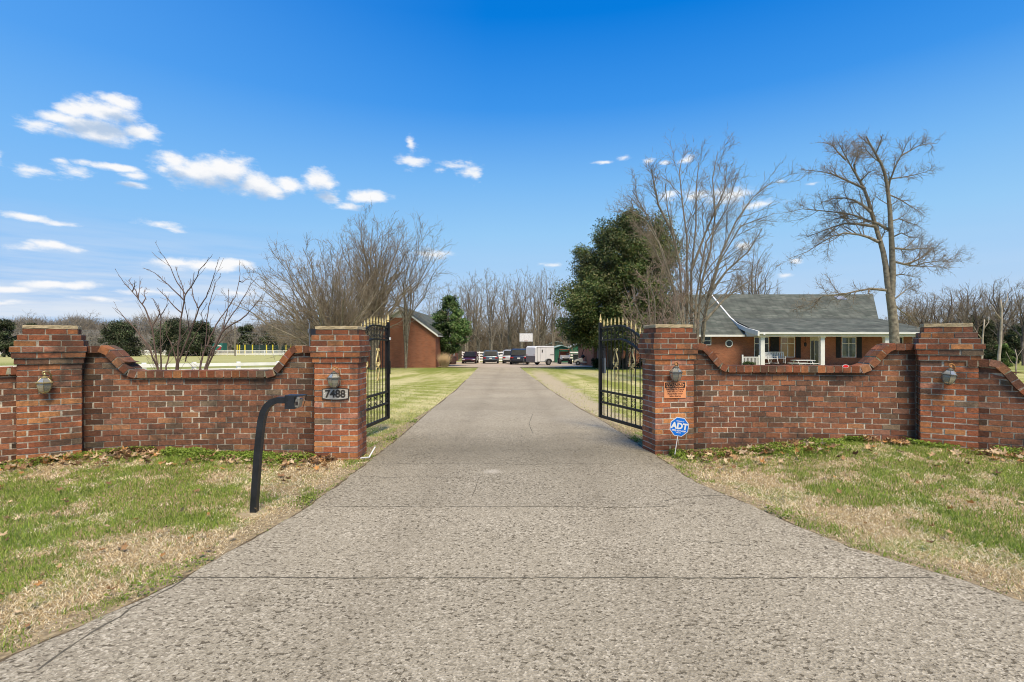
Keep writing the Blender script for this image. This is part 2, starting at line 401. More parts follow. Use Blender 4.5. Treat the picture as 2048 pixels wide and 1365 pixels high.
def drive_mat(name, pits=1.0):
    m = bpy.data.materials.new(name); m.use_nodes = True; N, L = nt(m); b = N['Principled BSDF']; b.inputs['Roughness'].default_value = .88; b.inputs['Specular IOR Level'].default_value = .3
    geo = N.new('ShaderNodeNewGeometry')
    P = geo.outputs['Position']
    def noise(scale, det=5, rough=.6, vec=None):
        n = N.new('ShaderNodeTexNoise'); n.inputs['Scale'].default_value = scale; n.inputs['Detail'].default_value = det; n.inputs['Roughness'].default_value = rough; L.new(vec or P, n.inputs['Vector']); return n.outputs['Fac']
    def mr(f, a, b_, c=0, d=1):
        x = N.new('ShaderNodeMapRange'); L.new(f, x.inputs[0]); x.inputs[1].default_value = a; x.inputs[2].default_value = b_; x.inputs[3].default_value = c; x.inputs[4].default_value = d; return x.outputs[0]
    def mix(f, a, b_, mode='MIX'):
        x = N.new('ShaderNodeMixRGB'); x.blend_type = mode
        for i, q in ((0, f), (1, a), (2, b_)):
            if isinstance(q, (int, float)): x.inputs[i].default_value = q
            elif isinstance(q, tuple): x.inputs[i].default_value = (*q, 1)
            else: L.new(q, x.inputs[i])
        return x.outputs[0]
    vo = N.new('ShaderNodeTexVoronoi'); vo.inputs['Scale'].default_value = 85; L.new(P, vo.inputs['Vector'])
    sepc = N.new('ShaderNodeSeparateColor'); L.new(vo.outputs['Color'], sepc.inputs[0])
    r = N.new('ShaderNodeValToRGB'); L.new(sepc.outputs[0], r.inputs['Fac']); e = r.color_ramp.elements
    e[0].position = 0; e[0].color = (.19, .165, .115, 1); e[1].position = 1; e[1].color = (.63, .57, .445, 1)
    for p, c in ((.2, (.28, .245, .178)), (.5, (.37, .327, .24)), (.8, (.43, .385, .29))):
        q = e.new(p); q.color = (*c, 1)
    col = mix(mr(noise(1.1, 6, .65), .3, .7, .0, .5), r.outputs['Color'], (.35, .308, .225))
    # broad weathering
    col = mix(mr(noise(.55, 6, .6), .35, .65, 0, .32), col, (.29, .255, .18))
    sp = N.new('ShaderNodeSeparateXYZ'); L.new(P, sp.inputs[0])
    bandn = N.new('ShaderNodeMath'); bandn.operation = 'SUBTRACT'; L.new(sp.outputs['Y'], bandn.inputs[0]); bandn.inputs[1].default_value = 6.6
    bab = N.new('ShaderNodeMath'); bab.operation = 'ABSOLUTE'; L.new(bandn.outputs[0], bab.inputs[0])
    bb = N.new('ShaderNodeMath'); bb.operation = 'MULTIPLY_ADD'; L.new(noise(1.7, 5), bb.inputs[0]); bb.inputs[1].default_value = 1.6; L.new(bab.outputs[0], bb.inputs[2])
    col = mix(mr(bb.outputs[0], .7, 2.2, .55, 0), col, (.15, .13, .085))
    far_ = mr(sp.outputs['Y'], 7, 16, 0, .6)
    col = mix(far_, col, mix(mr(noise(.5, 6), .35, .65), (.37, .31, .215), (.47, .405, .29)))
    # pits where the paste has worn away
    sz = N.new('ShaderNodeMapping'); L.new(P, sz.inputs[0]); sz.inputs['Scale'].default_value = (.8, 1.1, 1)
    f1 = noise(43, 4, .64, sz.outputs[0])
    thr = mr(noise(1.3, 3), .3, .7, .618, .560)
    sub = N.new('ShaderNodeMath'); sub.operation = 'SUBTRACT'; L.new(f1, sub.inputs[0]); L.new(thr, sub.inputs[1])
    pit = mr(sub.outputs[0], 0, .014, 0, pits)
    # faint darker wheel tracks
    ax = N.new('ShaderNodeMath'); ax.operation = 'ABSOLUTE'; L.new(sp.outputs['X'], ax.inputs[0])
    tw = N.new('ShaderNodeMath'); tw.operation = 'SUBTRACT'; L.new(ax.outputs[0], tw.inputs[0]); tw.inputs[1].default_value = .78
    ta = N.new('ShaderNodeMath'); ta.operation = 'ABSOLUTE'; L.new(tw.outputs[0], ta.inputs[0])
    tb = N.new('ShaderNodeMath'); tb.operation = 'MULTIPLY_ADD'; L.new(noise(1.2, 5), tb.inputs[0]); tb.inputs[1].default_value = .5; L.new(ta.outputs[0], tb.inputs[2])
    col = mix(mr(tb.outputs[0], .2, .55, .22, 0), col, (.19, .16, .11))
    col = mix(mr(noise(3.1, 4, .5), .66, .72, 0, .35), col, (.16, .135, .09))
    col = mix(pit, col, (.125, .105, .07))
    mic = mr(noise(110, 4, .75), .3, .7, .62, 1.38)
    sc = N.new('ShaderNodeVectorMath'); sc.operation = 'SCALE'; L.new(col, sc.inputs[0]); L.new(mic, sc.inputs['Scale'])
    va = N.new('ShaderNodeAttribute'); va.attribute_name = 'Col'; vm = N.new('ShaderNodeVectorMath'); vm.operation = 'MULTIPLY'; L.new(sc.outputs[0], vm.inputs[0]); L.new(va.outputs['Color'], vm.inputs[1])
    # pale scar left by an old spill
    d_ = N.new('ShaderNodeVectorMath'); d_.operation = 'DISTANCE'; L.new(P, d_.inputs[0]); d_.inputs[1].default_value = (-.21, 5.5, .018)
    dd = N.new('ShaderNodeMath'); dd.operation = 'MULTIPLY_ADD'; L.new(noise(9, 4), dd.inputs[0]); dd.inputs[1].default_value = .12; L.new(d_.outputs['Value'], dd.inputs[2])
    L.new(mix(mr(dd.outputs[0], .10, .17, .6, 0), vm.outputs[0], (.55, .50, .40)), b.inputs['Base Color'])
    h = N.new('ShaderNodeMath'); h.operation = 'MULTIPLY_ADD'; L.new(pit, h.inputs[0]); h.inputs[1].default_value = -1.2; L.new(vo.outputs['Distance'], h.inputs[2])
    bp = N.new('ShaderNodeBump'); bp.inputs['Strength'].default_value = .55; bp.inputs['Distance'].default_value = .006; L.new(h.outputs[0], bp.inputs['Height']); L.new(bp.outputs[0], b.inputs['Normal'])
    return m
M['drive'] = drive_mat('exposed_aggregate'); 
M['joint'] = mat('dark_joint', (.11, .098, .07), 1, 0, .4, 30)
M['concrete'] = mat('far_concrete', (.38, .31, .225), .9, 0, 0, .9, .1, 20, col2=(.50, .42, .32), coords='Object')
def driveway():
    mb = MB(); ys = list(np.arange(-2, 2, .25)) + list(np.arange(2, 8, .1)) + list(np.arange(8, Y_END, .6)) + [Y_END]
    rows = []
    for y in ys:
        a, b_ = xl(y), xr(y); wob = .012 * math.sin(y * 9) + .01 * math.sin(y * 23 + 1)
        z = base_z(y) + .018
        n = 8
        rows.append([(a + wob, y, z - .08), (a + wob + .008, y, z - .006)] + [(a + (b_ - a) * (k / n), y, z) if 0 < k < n else ((a + .03, y, z) if k == 0 else (b_ - .03, y, z)) for k in range(n + 1)] + [(b_ + wob - .008, y, z - .006), (b_ + wob, y, z - .08)])
    n = len(rows[0]); vs = [p for r in rows for p in r]; fs = []
    for j in range(len(rows) - 1):
        for i in range(n - 1): a = j * n + i; fs.append((a, a + 1, a + n + 1, a + n))
    mb.add(vs, fs, 0)
    tones = random.Random(6); jn = [3.03, 4.33, 5.84, 8.55, 11.3, 14.2, 17.5, 21, 25, 30, 60]; tv = [.98, 1.03, .93, .90, 1.04, .98, 1.06, 1.0, 1.05, .98, 1.04]
    mb.usecol = True
    for i, p in enumerate(mb.v):
        k = next((q for q, yy in enumerate(jn) if p[1] < yy), 10); q = tv[k]; mb.c[i] = (q, q * .995, q * .985)
    # joints and cracks : thin sunken looking ribbons just proud of the slab
    def ribbon(pts, w, seed=1):
        r = random.Random(seed); L_ = []
        for i in range(len(pts) - 1):
            a, b_ = V((*pts[i], 0)), V((*pts[i + 1], 0)); k = max(1, int((b_ - a).length / .05))
            for j in range(k): L_.append(a + (b_ - a) * (j / k))
        L_.append(V((*pts[-1], 0))); vs = []; fs = []
        for i, p in enumerate(L_):
            t = (L_[min(i + 1, len(L_) - 1)] - L_[max(i - 1, 0)]).normalized(); nn = V((-t.y, t.x, 0))
            ww = w * r.uniform(.45, 1.25); c = p + nn * r.uniform(-.4, .4) * w
            for s in (-1, 1): q = c + nn * s * ww / 2; vs.append((q.x, q.y, base_z(q.y) + .0195))
        for i in range(len(L_) - 1): fs.append((2 * i, 2 * i + 2, 2 * i + 3, 2 * i + 1))
        mb.add(vs, fs, 1)
    for i, (y, w, x0, x1) in enumerate([(3.03, .013, -1.93, 2.5), (4.33, .009, -1.6, 1.35), (5.27, .007, -1.55, -.4), (5.84, .008, -1.6, 1.7), (8.55, .012, None, None), (11.3, .012, None, None), (14.2, .02, None, None), (17.5, .02, None, None), (21, .025, None, None), (25, .03, None, None), (30, .03, None, None)]):
        a = xl(y) + .05 if x0 is None else x0; b_ = xr(y) - .05 if x1 is None else x1
        r = random.Random(i); k = 10
        ribbon([(a + (b_ - a) * j / k, y + r.uniform(-.008, .008) * (1 if w > .01 else 2)) for j in range(k + 1)], w, i)
    rs = random.Random(4)
    for sx, fx in ((-1, xl), (1, xr)):
        prev = None; y = .5
        while y < 24:
            wd = .010 + .014 * rs.random(); e = fx(y); z = base_z(y) + .004
            cur = [(e - sx * .02, y, z), (e + sx * wd, y, z + .002), (e + sx * (.24 if y < 8 else max(.05, .24 - .05 * (y - 8))), y, z - .005)]
            if prev:
                o_ = (0, 1, 2, 3) if sx > 0 else (3, 2, 1, 0)
                mb.add([prev[0], prev[1], cur[1], cur[0]], [o_], 2); mb.add([prev[1], prev[2], cur[2], cur[1]], [o_], 3)
            prev = cur; y += .06
    def pr(l, w, s):
        ribbon([at(*p) for p in l], w, s)
    pr([(75, 1352), (110, 1325), (160, 1290), (210, 1258), (240, 1244), (262, 1226), (300, 1206), (345, 1183), (372, 1163)], .012, 5)
    pr([(1330, 1008), (1348, 1003), (1375, 1001), (1400, 998), (1452, 997)], .010, 6)
    pr([(1348, 1003), (1332, 992), (1320, 985)], .006, 8)
    pr([(958, 960), (950, 985), (944, 1000)], .006, 3)
    pr([(1500, 1100), (1420, 1092), (1370, 1088)], .005, 12)
    pr([(1065, 870), (1058, 850), (1066, 830)], .012, 13)
    o = mb.build('driveway', [M['drive'], M['joint'], mat('edge_soil', (.12, .09, .05), 1, 0, .5, 40, .5, 80), mat('edge_thatch', (.16, .12, .065), 1, 0, 0, 30, .6, 60, col2=(.42, .33, .19))]); tag(o, 'long pitted exposed aggregate concrete driveway', kind='structure')
    # parking court
    mb = MB(); zz = .02
    p = [(-8.6, 44.8), (xl(Y_END), Y_END - .3), (xr(Y_END), Y_END - .3), (.9, 44.5), (9.5, 45.5), (13, 52), (13, 69), (-9, 69), (-7.2, 62)]
    nY = 14
    # split into strips so the sheet follows the slope
    for j in range(nY):
        ya = Y_END - .3 + (69 - Y_END + .3) * j / nY; yb = Y_END - .3 + (69 - Y_END + .3) * (j + 1) / nY
        def lim(y):
            t = smooth(Y_END - .3, 46.5, y)
            return (xl(Y_END) * (1 - t) + -8.0 * t, xr(Y_END) * (1 - t) + 13.5 * t)
        a0, b0 = lim(ya); a1, b1 = lim(yb)
        mb.poly([(a0, ya, base_z(ya) + zz), (b0, ya, base_z(ya) + zz), (b1, yb, base_z(yb) + zz), (a1, yb, base_z(yb) + zz)])
    o = mb.build('parking_court', M['concrete']); tag(o, 'brown grey concrete parking court at the end of the driveway', kind='structure')
driveway()

# ------------------------------------------------------------------ brickwork
BR = [(.36, .13, .062), (.31, .11, .055), (.40, .165, .07), (.25, .095, .052), (.46, .215, .09), (.18, .10, .065), (.21, .155, .105), (.38, .18, .12)]
BW = [(.26, .115, .066), (.22, .096, .058), (.30, .13, .07), (.175, .088, .056), (.34, .17, .088), (.145, .095, .064), (.19, .145, .10), (.27, .14, .095)]
def bcol(r, pal, z, dark=0.):
    c = pal[r.choices(range(8), weights=(6, 6, 4, 4, 1.6, 1.3, .7, 1.8))[0]]
    k = r.uniform(.78, 1.16) * (1 - dark)
    return (c[0] * k * 1.07, c[1] * k, c[2] * k * .93)
CH = .0667
def pillar(FL, ang, w, d, ztop, offs, label, seed, capo, ground_z=-.05):
    r = random.Random(seed)
    u = V((math.cos(ang), math.sin(ang), 0)); n = V((-math.sin(ang), math.cos(ang), 0))
    cen = V((FL[0], FL[1], 0)) + u * w / 2 + n * d / 2
    t = thing('brick_pillar', label, 'pillar', (cen.x, cen.y, 0))
    mb = MB()
    k = 0; z = ztop
    while z > ground_z - .06:
        o = offs[k] if k < len(offs) else 0
        hw, hd = w / 2 + o, d / 2 + o
        zc = z - CH / 2
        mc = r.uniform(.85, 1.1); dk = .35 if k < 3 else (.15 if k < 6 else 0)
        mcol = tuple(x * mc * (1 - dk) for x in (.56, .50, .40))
        rec = r.uniform(.0035, .0055)
        mb.frame(V((cen.x, cen.y, zc)), u * (hw - rec), n * (hd - rec), V((0, 0, CH / 2 + .0005)), mcol)
        zt = z - .0064; zb = z - CH + .0064
        def run(c0, dirv, length, outv, odd, depth):
            # bricks along an edge; c0 start corner
            pos = 0.; first = True
            L0 = .195
            nb = length / L0
            off = (.5 if odd else 1) * L0 * (length / (round(nb * 2) / 2 * L0))
            step = L0 * (length / (round(nb * 2) / 2 * L0))
            cuts = [0]; p = off
            while p < length - .02: cuts.append(p); p += step
            cuts.append(length)
            for a, b in zip(cuts[:-1], cuts[1:]):
                ga = .005 + r.choice((0, .001, .003, .012)) * r.random(); gb = .005 + r.choice((0, .001, .004, .014)) * r.random()
                if a == 0: ga = 0
                if b == length: gb = 0
                jo = r.uniform(-.0015, .0025) if k >= 6 or k == 0 else r.uniform(0, .003)
                mid = c0 + dirv * ((a + ga + b - gb) / 2) + outv * (jo - depth / 2) + V((0, 0, (zt + zb) / 2 + r.uniform(-.001, .001)))
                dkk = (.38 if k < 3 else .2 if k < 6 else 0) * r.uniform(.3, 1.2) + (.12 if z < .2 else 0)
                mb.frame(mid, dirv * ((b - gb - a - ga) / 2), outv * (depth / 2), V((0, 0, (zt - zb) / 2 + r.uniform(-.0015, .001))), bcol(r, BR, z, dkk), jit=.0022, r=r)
        odd = k % 2
        c = V((cen.x, cen.y, 0)); dp = .09
        run(c - u * hw - n * hd, u, 2 * hw, -n, odd, dp)
        run(c - u * hw + n * hd, u, 2 * hw, n, odd, dp)
        run(c - u * hw - n * (hd - dp), n, 2 * (hd - dp), -u, odd, dp)
        run(c + u * hw - n * (hd - dp), n, 2 * (hd - dp), u, odd, dp)
        z -= CH; k += 1
    mb.build('brick_shaft', M['brick'], t, origin=None).location = (-cen.x, -cen.y, 0)
    # stone cap, irregular slab
    mb = MB(); hw, hd = w / 2 + capo, d / 2 + capo; ring = []
    NN = 40
    for i in range(NN):
        a = i / NN * 4; s = int(a); f = a - s
        P = [(-1, -1), (1, -1), (1, 1), (-1, 1)]; A = P[s]; B = P[(s + 1) % 4]
        ring.append((A[0] + (B[0] - A[0]) * f, A[1] + (B[1] - A[1]) * f))
    vs = []; lev = [(0, 1.0, -.002), (.006, 1.006, 0), (.030, 1.0, 0), (.039, .985, 0)]
    for li, (zz, s, _) in enumerate(lev):
        for (a, b) in ring:
            p = cen + u * (a * hw * s + r.uniform(-.004, .004)) + n * (b * hd * s + r.uniform(-.004, .004)); vs.append((p.x - cen.x, p.y - cen.y, ztop + zz + r.uniform(-.002, .002)))
    fs = [tuple(reversed(range(NN))), tuple(range(3 * NN, 4 * NN))]
    for li in range(3):
        for i in range(NN): j = (i + 1) % NN; fs.append((li * NN + i, li * NN + j, (li + 1) * NN + j, (li + 1) * NN + i))
    mb.add(vs, fs); mb.build('stone_cap', M['stone'], t)
    return t, cen, u, n
OG = [-.012, .024, .030, .044, .034, .018]; OO = [-.042, -.004, .018, .05, .036, .018]
PL = pillar((-2.355, 6.10), 0.0, .517, .37, 1.56, OG, 'square brick pillar with the 7488 number plaque', 11, -.008)
PR = pillar((1.78, 6.36), math.radians(10), .52, .38, 1.588, OG, 'square brick pillar with the orange warning sign', 12, -.008)
PLO = pillar((-5.46, 5.64), math.radians(34), .555, .42, 1.56, OO, 'brick pillar at the left end with a brass lantern and pale mortar', 13, -.04)
PRO = pillar((4.905, 6.15), math.radians(-31), .527, .40, 1.588, OO, 'brick pillar at the right end with a leaning lantern', 14, -.04)

def wall(P0, P1, sag, top, ztop_ref, label, seed, zb=-.05, darkends=True):
    """top(d) -> coping top height at distance d along the wall"""
    r = random.Random(seed)
    P0 = V((*P0, 0)); P1 = V((*P1, 0)); ch = (P1 - P0); Ln = ch.length; cd = ch.normalized(); cn = V((-cd.y, cd.x, 0))
    def pos(s): return P0 + ch * s + cn * (sag * 4 * s * (1 - s))
    K = 80; acc = [0]
    for i in range(K): acc.append(acc[-1] + (pos((i + 1) / K) - pos(i / K)).length)
    TL = acc[-1]
    def atd(d):
        s = float(np.interp(d, acc, np.linspace(0, 1, K + 1))); p = pos(s); q = pos(min(1, s + .01)) - pos(max(0, s - .01)); return p, q.normalized()
    t = thing('brick_wall', label, 'wall', (P0.x, P0.y, 0)); off = V((-P0.x, -P0.y, 0))
    mb = MB(); hb = .10; cop = .082
    pm = lambda d: top(d) - cop
    zc = ztop_ref
    while zc - CH > max(pm(0), pm(TL), max(pm(TL * i / 40) for i in range(41))): zc -= CH
    k = 0
    while zc > zb:
        z1 = zc - .0052; z0 = zc - CH + .0052
        L0 = .197; d = -(L0 * (.5 if k % 2 else 1)) + r.uniform(-.02, .02)
        while d < TL:
            a = max(0, d) + (.0035 if d > 0 else 0); b = min(TL, d + L0) - (.0085 + r.uniform(-.003, .006)); d += L0 + r.uniform(-.006, .006)
            if b - a < .02: continue
            ta = min(z1, pm(a) - .003); tb = min(z1, pm(b) - .003)
            if ta < z0 + .012 and tb < z0 + .012: continue
            ta = max(ta, z0 + .004); tb = max(tb, z0 + .004)
            pa, qa = atd(a); pb, qb = atd(b)
            na = V((-qa.y, qa.x, 0)); nb = V((-qb.y, qb.x, 0)); jo = hb + r.uniform(-.002, .0035)
            vs = []
            for (p, nn, tt) in ((pa, na, ta), (pb, nb, tb)):
                for s in (-1, 1):
                    for z in (z0, tt): q = p + nn * (s * jo) + off; vs.append((q.x + r.uniform(-.001, .001), q.y + r.uniform(-.001, .001), z + r.uniform(-.0022, .0022)))
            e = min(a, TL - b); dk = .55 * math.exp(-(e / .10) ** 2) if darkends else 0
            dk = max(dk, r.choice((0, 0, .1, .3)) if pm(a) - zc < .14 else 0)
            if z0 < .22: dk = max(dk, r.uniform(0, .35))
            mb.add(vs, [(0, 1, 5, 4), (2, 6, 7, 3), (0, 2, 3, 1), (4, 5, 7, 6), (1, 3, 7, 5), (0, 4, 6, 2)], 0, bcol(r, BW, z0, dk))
        zc -= CH; k += 1
    # mortar core
    NX = int(TL / .03); g = []
    zs = list(np.arange(zb - .05, 1.6, CH))
    rr = random.Random(seed + 5)
    for i in range(NX + 1):
        d = TL * i / NX; p, q = atd(d); nn = V((-q.y, q.x, 0)); tp = pm(d) - .001
        col = []
        for z in zs: col.append(min(z, tp))
        g.append((p, nn, col, d))
    nz = len(zs)
    vs = []; cs = []
    for s in (-1, 1):
        for (p, nn, col, d) in g:
            for z in col:
                q = p + nn * (s * (hb - .0042 + rr.uniform(-.002, .0022))) + off; vs.append((q.x, q.y, z))
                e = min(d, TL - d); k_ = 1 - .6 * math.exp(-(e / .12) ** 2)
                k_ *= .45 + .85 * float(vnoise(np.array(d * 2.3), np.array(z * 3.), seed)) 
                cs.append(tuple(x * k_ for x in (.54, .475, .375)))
    fs = []; half = len(g) * nz
    for s in (0, 1):
        for i in range(NX):
            for j in range(nz - 1):
                a = s * half + i * nz + j; f = (a, a + nz, a + nz + 1, a + 1); fs.append(f if s == 0 else f[::-1])
    o = len(mb.v); mb.v.extend(vs); mb.c.extend(cs); mb.usecol = True
    for f in fs: mb.f.append(tuple(i + o for i in f)); mb.m.append(0)
    mb.build('brick_courses', M['brick'], t)
    # coping : rowlock bricks following the top line
    mb = MB(); d = 0.; hc = .148
    while d < TL - .02:
        sl = (top(min(TL, d + .02)) - top(max(0, d - .02))) / .04
        step = (.100 + r.uniform(-.004, .004)) / math.sqrt(1 + sl * sl)
        if d + step > TL: step = TL - d
        p, q = atd(d + step / 2); nn = V((-q.y, q.x, 0)); sm = (top(min(TL, d + step)) - top(d)) / max(step, 1e-4)
        tang = (q + V((0, 0, sm))).normalized(); upv = tang.cross(-nn) if tang.cross(-nn).z > 0 else tang.cross(nn)
        ln = step * math.sqrt(1 + sm * sm)
        c = p + off + V((0, 0, top(d + step / 2))) - upv * (cop / 2)
        mb.frame(c, tang * (ln / 2 + .004), nn * (hc - .0055), upv * (cop / 2 - .0055), tuple(x * r.uniform(.7, 1.) for x in (.40, .335, .25)), r=r)
        for s in (-1, 1):
            gl = .0065
            dk = r.choice((0, 0, .1, .25, .35))
            e = min(d, TL - d)
            if e < .1: dk = .5
            mb.frame(c + nn * s * (hc / 2 + .003 + r.uniform(-.002, .003)), tang * (ln / 2 - gl), nn * (hc / 2 - .006), upv * (cop / 2 + r.uniform(-.0015, .0015)), bcol(r, BW if r.random() < .45 else BR, 1, dk + .05), jit=.0015, r=r)
        d += step
    mb.build('coping', M['brick'], t)
    return t
def ogee(zu, zl, a, b, c, d):
    def f(x):
        if x < a: return zu
        if x < b: return zu + (zl - zu) * smooth(a, b, x)
        if x < c: return zl
        if x < d: return zl + (zu - zl) * smooth(c, d, x)
        return zu
    return f
wall((-5.07, 6.13), (-2.36, 6.33), .10, ogee(1.36, 1.06, .20, .58, 2.12, 2.46), 1.56 - 0, 'long brick wall with a dipped coping left of the driveway', 21)
wall((2.25, 6.60), (4.98, 6.38), .10, ogee(1.388, 1.105, .14, .50, 2.12, 2.48), 1.588, 'long brick wall with a dipped coping right of the driveway', 22)
wall((-5.44, 5.86), (-8.6, 3.6), .05, lambda d: 1.13, 1.56, 'flat topped end of brick wall beyond the left lantern pillar', 23)
wall((5.33, 6.04), (8.6, 3.9), .05, lambda d: 1.205 - .37 * smooth(.24, .62, d), 1.588, 'curving end of brick wall beyond the right lantern pillar', 24)

# ------------------------------------------------------------------ lanterns
def lantern_proto(label, matset, tilt=0):
    rim_m, brk_m = matset
    t = thing('wall_lantern', label, 'lantern')
    n = 6; z0 = 0
    # origin: wall mount point; lamp hangs forward (-Y)
    cx, cy = 0, -.095
    mb = MB(); mb.lathe([(.036, .060), (.062, .028), (.078, .0)], (cx, cy, 0), n, 0, math.pi / 6); o = mb.build('roof_glass', M['lampglass'], t)
    mb = MB()
    for k in range(n):
        a = 2 * math.pi * k / n + math.pi / 6; ca, sa = math.cos(a), math.sin(a)
        mb.tube([(cx + .036 * ca, cy + .036 * sa, .061), (cx + .063 * ca, cy + .063 * sa, .029), (cx + .080 * ca, cy + .080 * sa, .001)], .0028, 4)
    mb.lathe([(.084, -.010), (.095, -.006), (.095, .002), (.078, .008)], (cx, cy, 0), n, 0, math.pi / 6)
    mb.lathe([(.038, .058), (.040, .068), (.022, .080), (.012, .088)], (cx, cy, 0), 12)
    mb.build('rim', rim_m, t)
    mb = MB(); mb.lathe([(.076, -.011), (.077, -.035), (.070, -.07), (.056, -.105), (.038, -.128)], (cx, cy, 0), n, 0, math.pi / 6); mb.build('bowl_glass', M['lampglass'], t)
    mb = MB()
    for k in range(n):
        a = 2 * math.pi * k / n + math.pi / 6; ca, sa = math.cos(a), math.sin(a)
        mb.tube([(cx + r_ * ca, cy + r_ * sa, z) for r_, z in ((.078, -.009), (.079, -.035), (.072, -.07), (.058, -.105), (.039, -.129))], .0026, 4)
    mb.lathe([(.012, -.150), (.040, -.134), (.042, -.126), (.034, -.122)], (cx, cy, 0), n, 0, math.pi / 6)
    mb.build('rib_cage', rim_m, t)
    mb = MB()
    mb.tube([(0, .0, .005), (0, -.012, .01)], .04, 14)
    pts = [(.035, -.005, .0), (.05, -.02, .05), (.052, -.04, .095), (.036, -.07, .132), (.01, cy, .148), (-.016, cy, .142), (-.022, cy, .122), (-.004, cy, .105)]
    mb.tube(pts, [.009, .0095, .0095, .009, .009, .009, .008, .007], 8)
    mb.lathe([(.004, .085), (.016, .095), (.018, .108), (.008, .122), (.003, .130)], (cx, cy, 0), 10)
    mb.build('bracket', brk_m, t, smooth_=True)
    return t
m = bpy.data.materials.new('cloudy_lamp_glass'); m.use_nodes = True; N, L = nt(m); b = N['Principled BSDF']
b.inputs['Base Color'].default_value = (.42, .42, .34, 1); b.inputs['Roughness'].default_value = .22; b.inputs['Transmission Weight'].default_value = .35; b.inputs['Specular IOR Level'].default_value = .7
n_ = N.new('ShaderNodeTexNoise'); n_.inputs['Scale'].default_value = 30; n_.inputs['Detail'].default_value = 5
r_ = N.new('ShaderNodeValToRGB'); L.new(n_.outputs['Fac'], r_.inputs['Fac']); r_.color_ramp.elements[0].position = .3; r_.color_ramp.elements[1].position = .7
r_.color_ramp.elements[0].color = (.20, .19, .12, 1); r_.color_ramp.elements[1].color = (.52, .51, .42, 1); L.new(r_.outputs[0], b.inputs['Base Color'])
M['lampglass'] = m
M['brass'] = mat('dull_brass', (.42, .35, .17), .4, .6, .25, 25)
M['rust'] = mat('orange_rust', (.32, .13, .03), .7, .2, 0, 40, .3, 90, col2=(.62, .36, .16))
M['pewter'] = mat('grey_pewter', (.15, .155, .14), .5, .5, .25, 30)
def put_lantern(ms, label, px, py, P, tilt=0):
    t = lantern_proto(label, ms); _, cen, u, n = P
    # point on the pillar face seen at px
    k = (px - 1024) / F
    # face line: cen - n*hd + u*s
    hd = {id(PL): .185, id(PR): .19, id(PLO): .21, id(PRO): .20}[id(P)]
    f = cen - n * (hd + .095)
    s = (k * f.y - f.x) / (u.x - k * u.y); p = f + u * s
    w = p + n * .095 - n * .002
    z = EYE + (CY - py) * p.y / F
    t.location = (w.x, w.y, z); t.scale = (.9, .9, .84); t.rotation_euler = (0, tilt, math.atan2(u.y, u.x)); t['group'] = 'wall lanterns on the four pillars'
put_lantern((M['pewter'], M['rust']), 'grey ribbed lantern with rusty bracket above the 7488 plaque', 667.5, 756.5, PL)
put_lantern((M['pewter'], M['rust']), 'grey lantern on an orange rusted bracket above the warning sign', 1352.5, 745, PR)
put_lantern((M['brass'], M['brass']), 'brass lantern with pale yellow rim on the left end pillar', 89, 766, PLO)
put_lantern((M['pewter'], M['rust']), 'leaning grey lantern with orange bracket on the right end pillar', 1899, 750, PRO, math.radians(8))

# ------------------------------------------------------------------ 7488 plaque
def face_pt(P, px, py, out=0.0, hd=.185):
    _, cen, u, n = P; k = (px - 1024) / F; f = cen - n * (hd + out); s = (k * f.y - f.x) / (u.x - k * u.y); p = f + u * s
    return V((p.x, p.y, EYE + (CY - py) * p.y / F)), u, n
M['plaque'] = mat('plaque_beige', (.44, .42, .37), .7, 0, .1, 40, .3, 150); M['plaqueframe'] = mat('plaque_frame', (.06, .05, .04), .5, .3, .3, 30)
p, u, n = face_pt(PL, 670.8, 788.7, .012)
t = thing('number_plaque', 'beige house number plaque reading 7488 with dark frame', 'sign', p, math.atan2(u.y, u.x))
def pl_out(w, h, arc):
    pts = []
    for i in range(13): a = -1 + i / 6; pts.append((a * w, -h - arc * (1 - a * a)))
    for i in range(13): a = 1 - i / 6; pts.append((a * w, h + arc * .75 * (1 - a * a)))
    return pts
mb = MB(); mb.prism(pl_out(.160, .060, .016), lambda a, b, w: (a, -w, b), .014); mb.build('frame', M['plaqueframe'], t).location = (0, .012, 0)
mb = MB(); mb.prism(pl_out(.149, .050, .015), lambda a, b, w: (a, -w, b), .004); mb.build('plate', M['plaque'], t).location = (0, -.0012, 0)
for x in (-.128, .128):
    mb = MB(); mb.lathe([(.006, 0), (.004, .003)], (0, 0, 0), 8); s_ = mb.build('screw', M['white'], t); s_.location = (x, -.005, 0); s_.rotation_euler = (math.radians(90), 0, 0)
text_obj('digits', '7488', .124, M['plaqueframe'], t, (0, -.0065, -.002), (math.radians(90), 0, 0), .002, .004, .98)

# ------------------------------------------------------------------ warning sign
M['orange'] = mat('sign_orange', (.80, .33, .14), .5, 0, .05, 10); M['ink'] = mat('sign_ink', (.02, .012, .01), .6); M['inkb'] = mat('sign_ink_brown', (.13, .035, .02), .6)
p, u, n = face_pt(PR, 1350, 781, .006, .19)
t = thing('warning_sign', 'orange WARNING guard dogs sign on the brick pillar', 'sign', p, math.atan2(u.y, u.x))
W_, H_ = .145, .101
mb = MB(); mb.box((0, 0, 0), (2 * W_, .004, 2 * H_)); mb.build('panel', M['orange'], t)
def rrect(w, h, r, k=5):
    pts = []
    for cx, cz, a0 in ((w - r, h - r, 0), (-w + r, h - r, 90), (-w + r, -h + r, 180), (w - r, -h + r, 270)):
        for i in range(k + 1): a = math.radians(a0 + 90 * i / k); pts.append((cx + r * math.cos(a), cz + r * math.sin(a)))
    return pts[::-1]
mb = MB(); mb.prism(rrect(.134, .034, .006), lambda a, b, w: (a, -w, b), .0012); mb.build('header_border', M['ink'], t).location = (0, -.0022, .060)
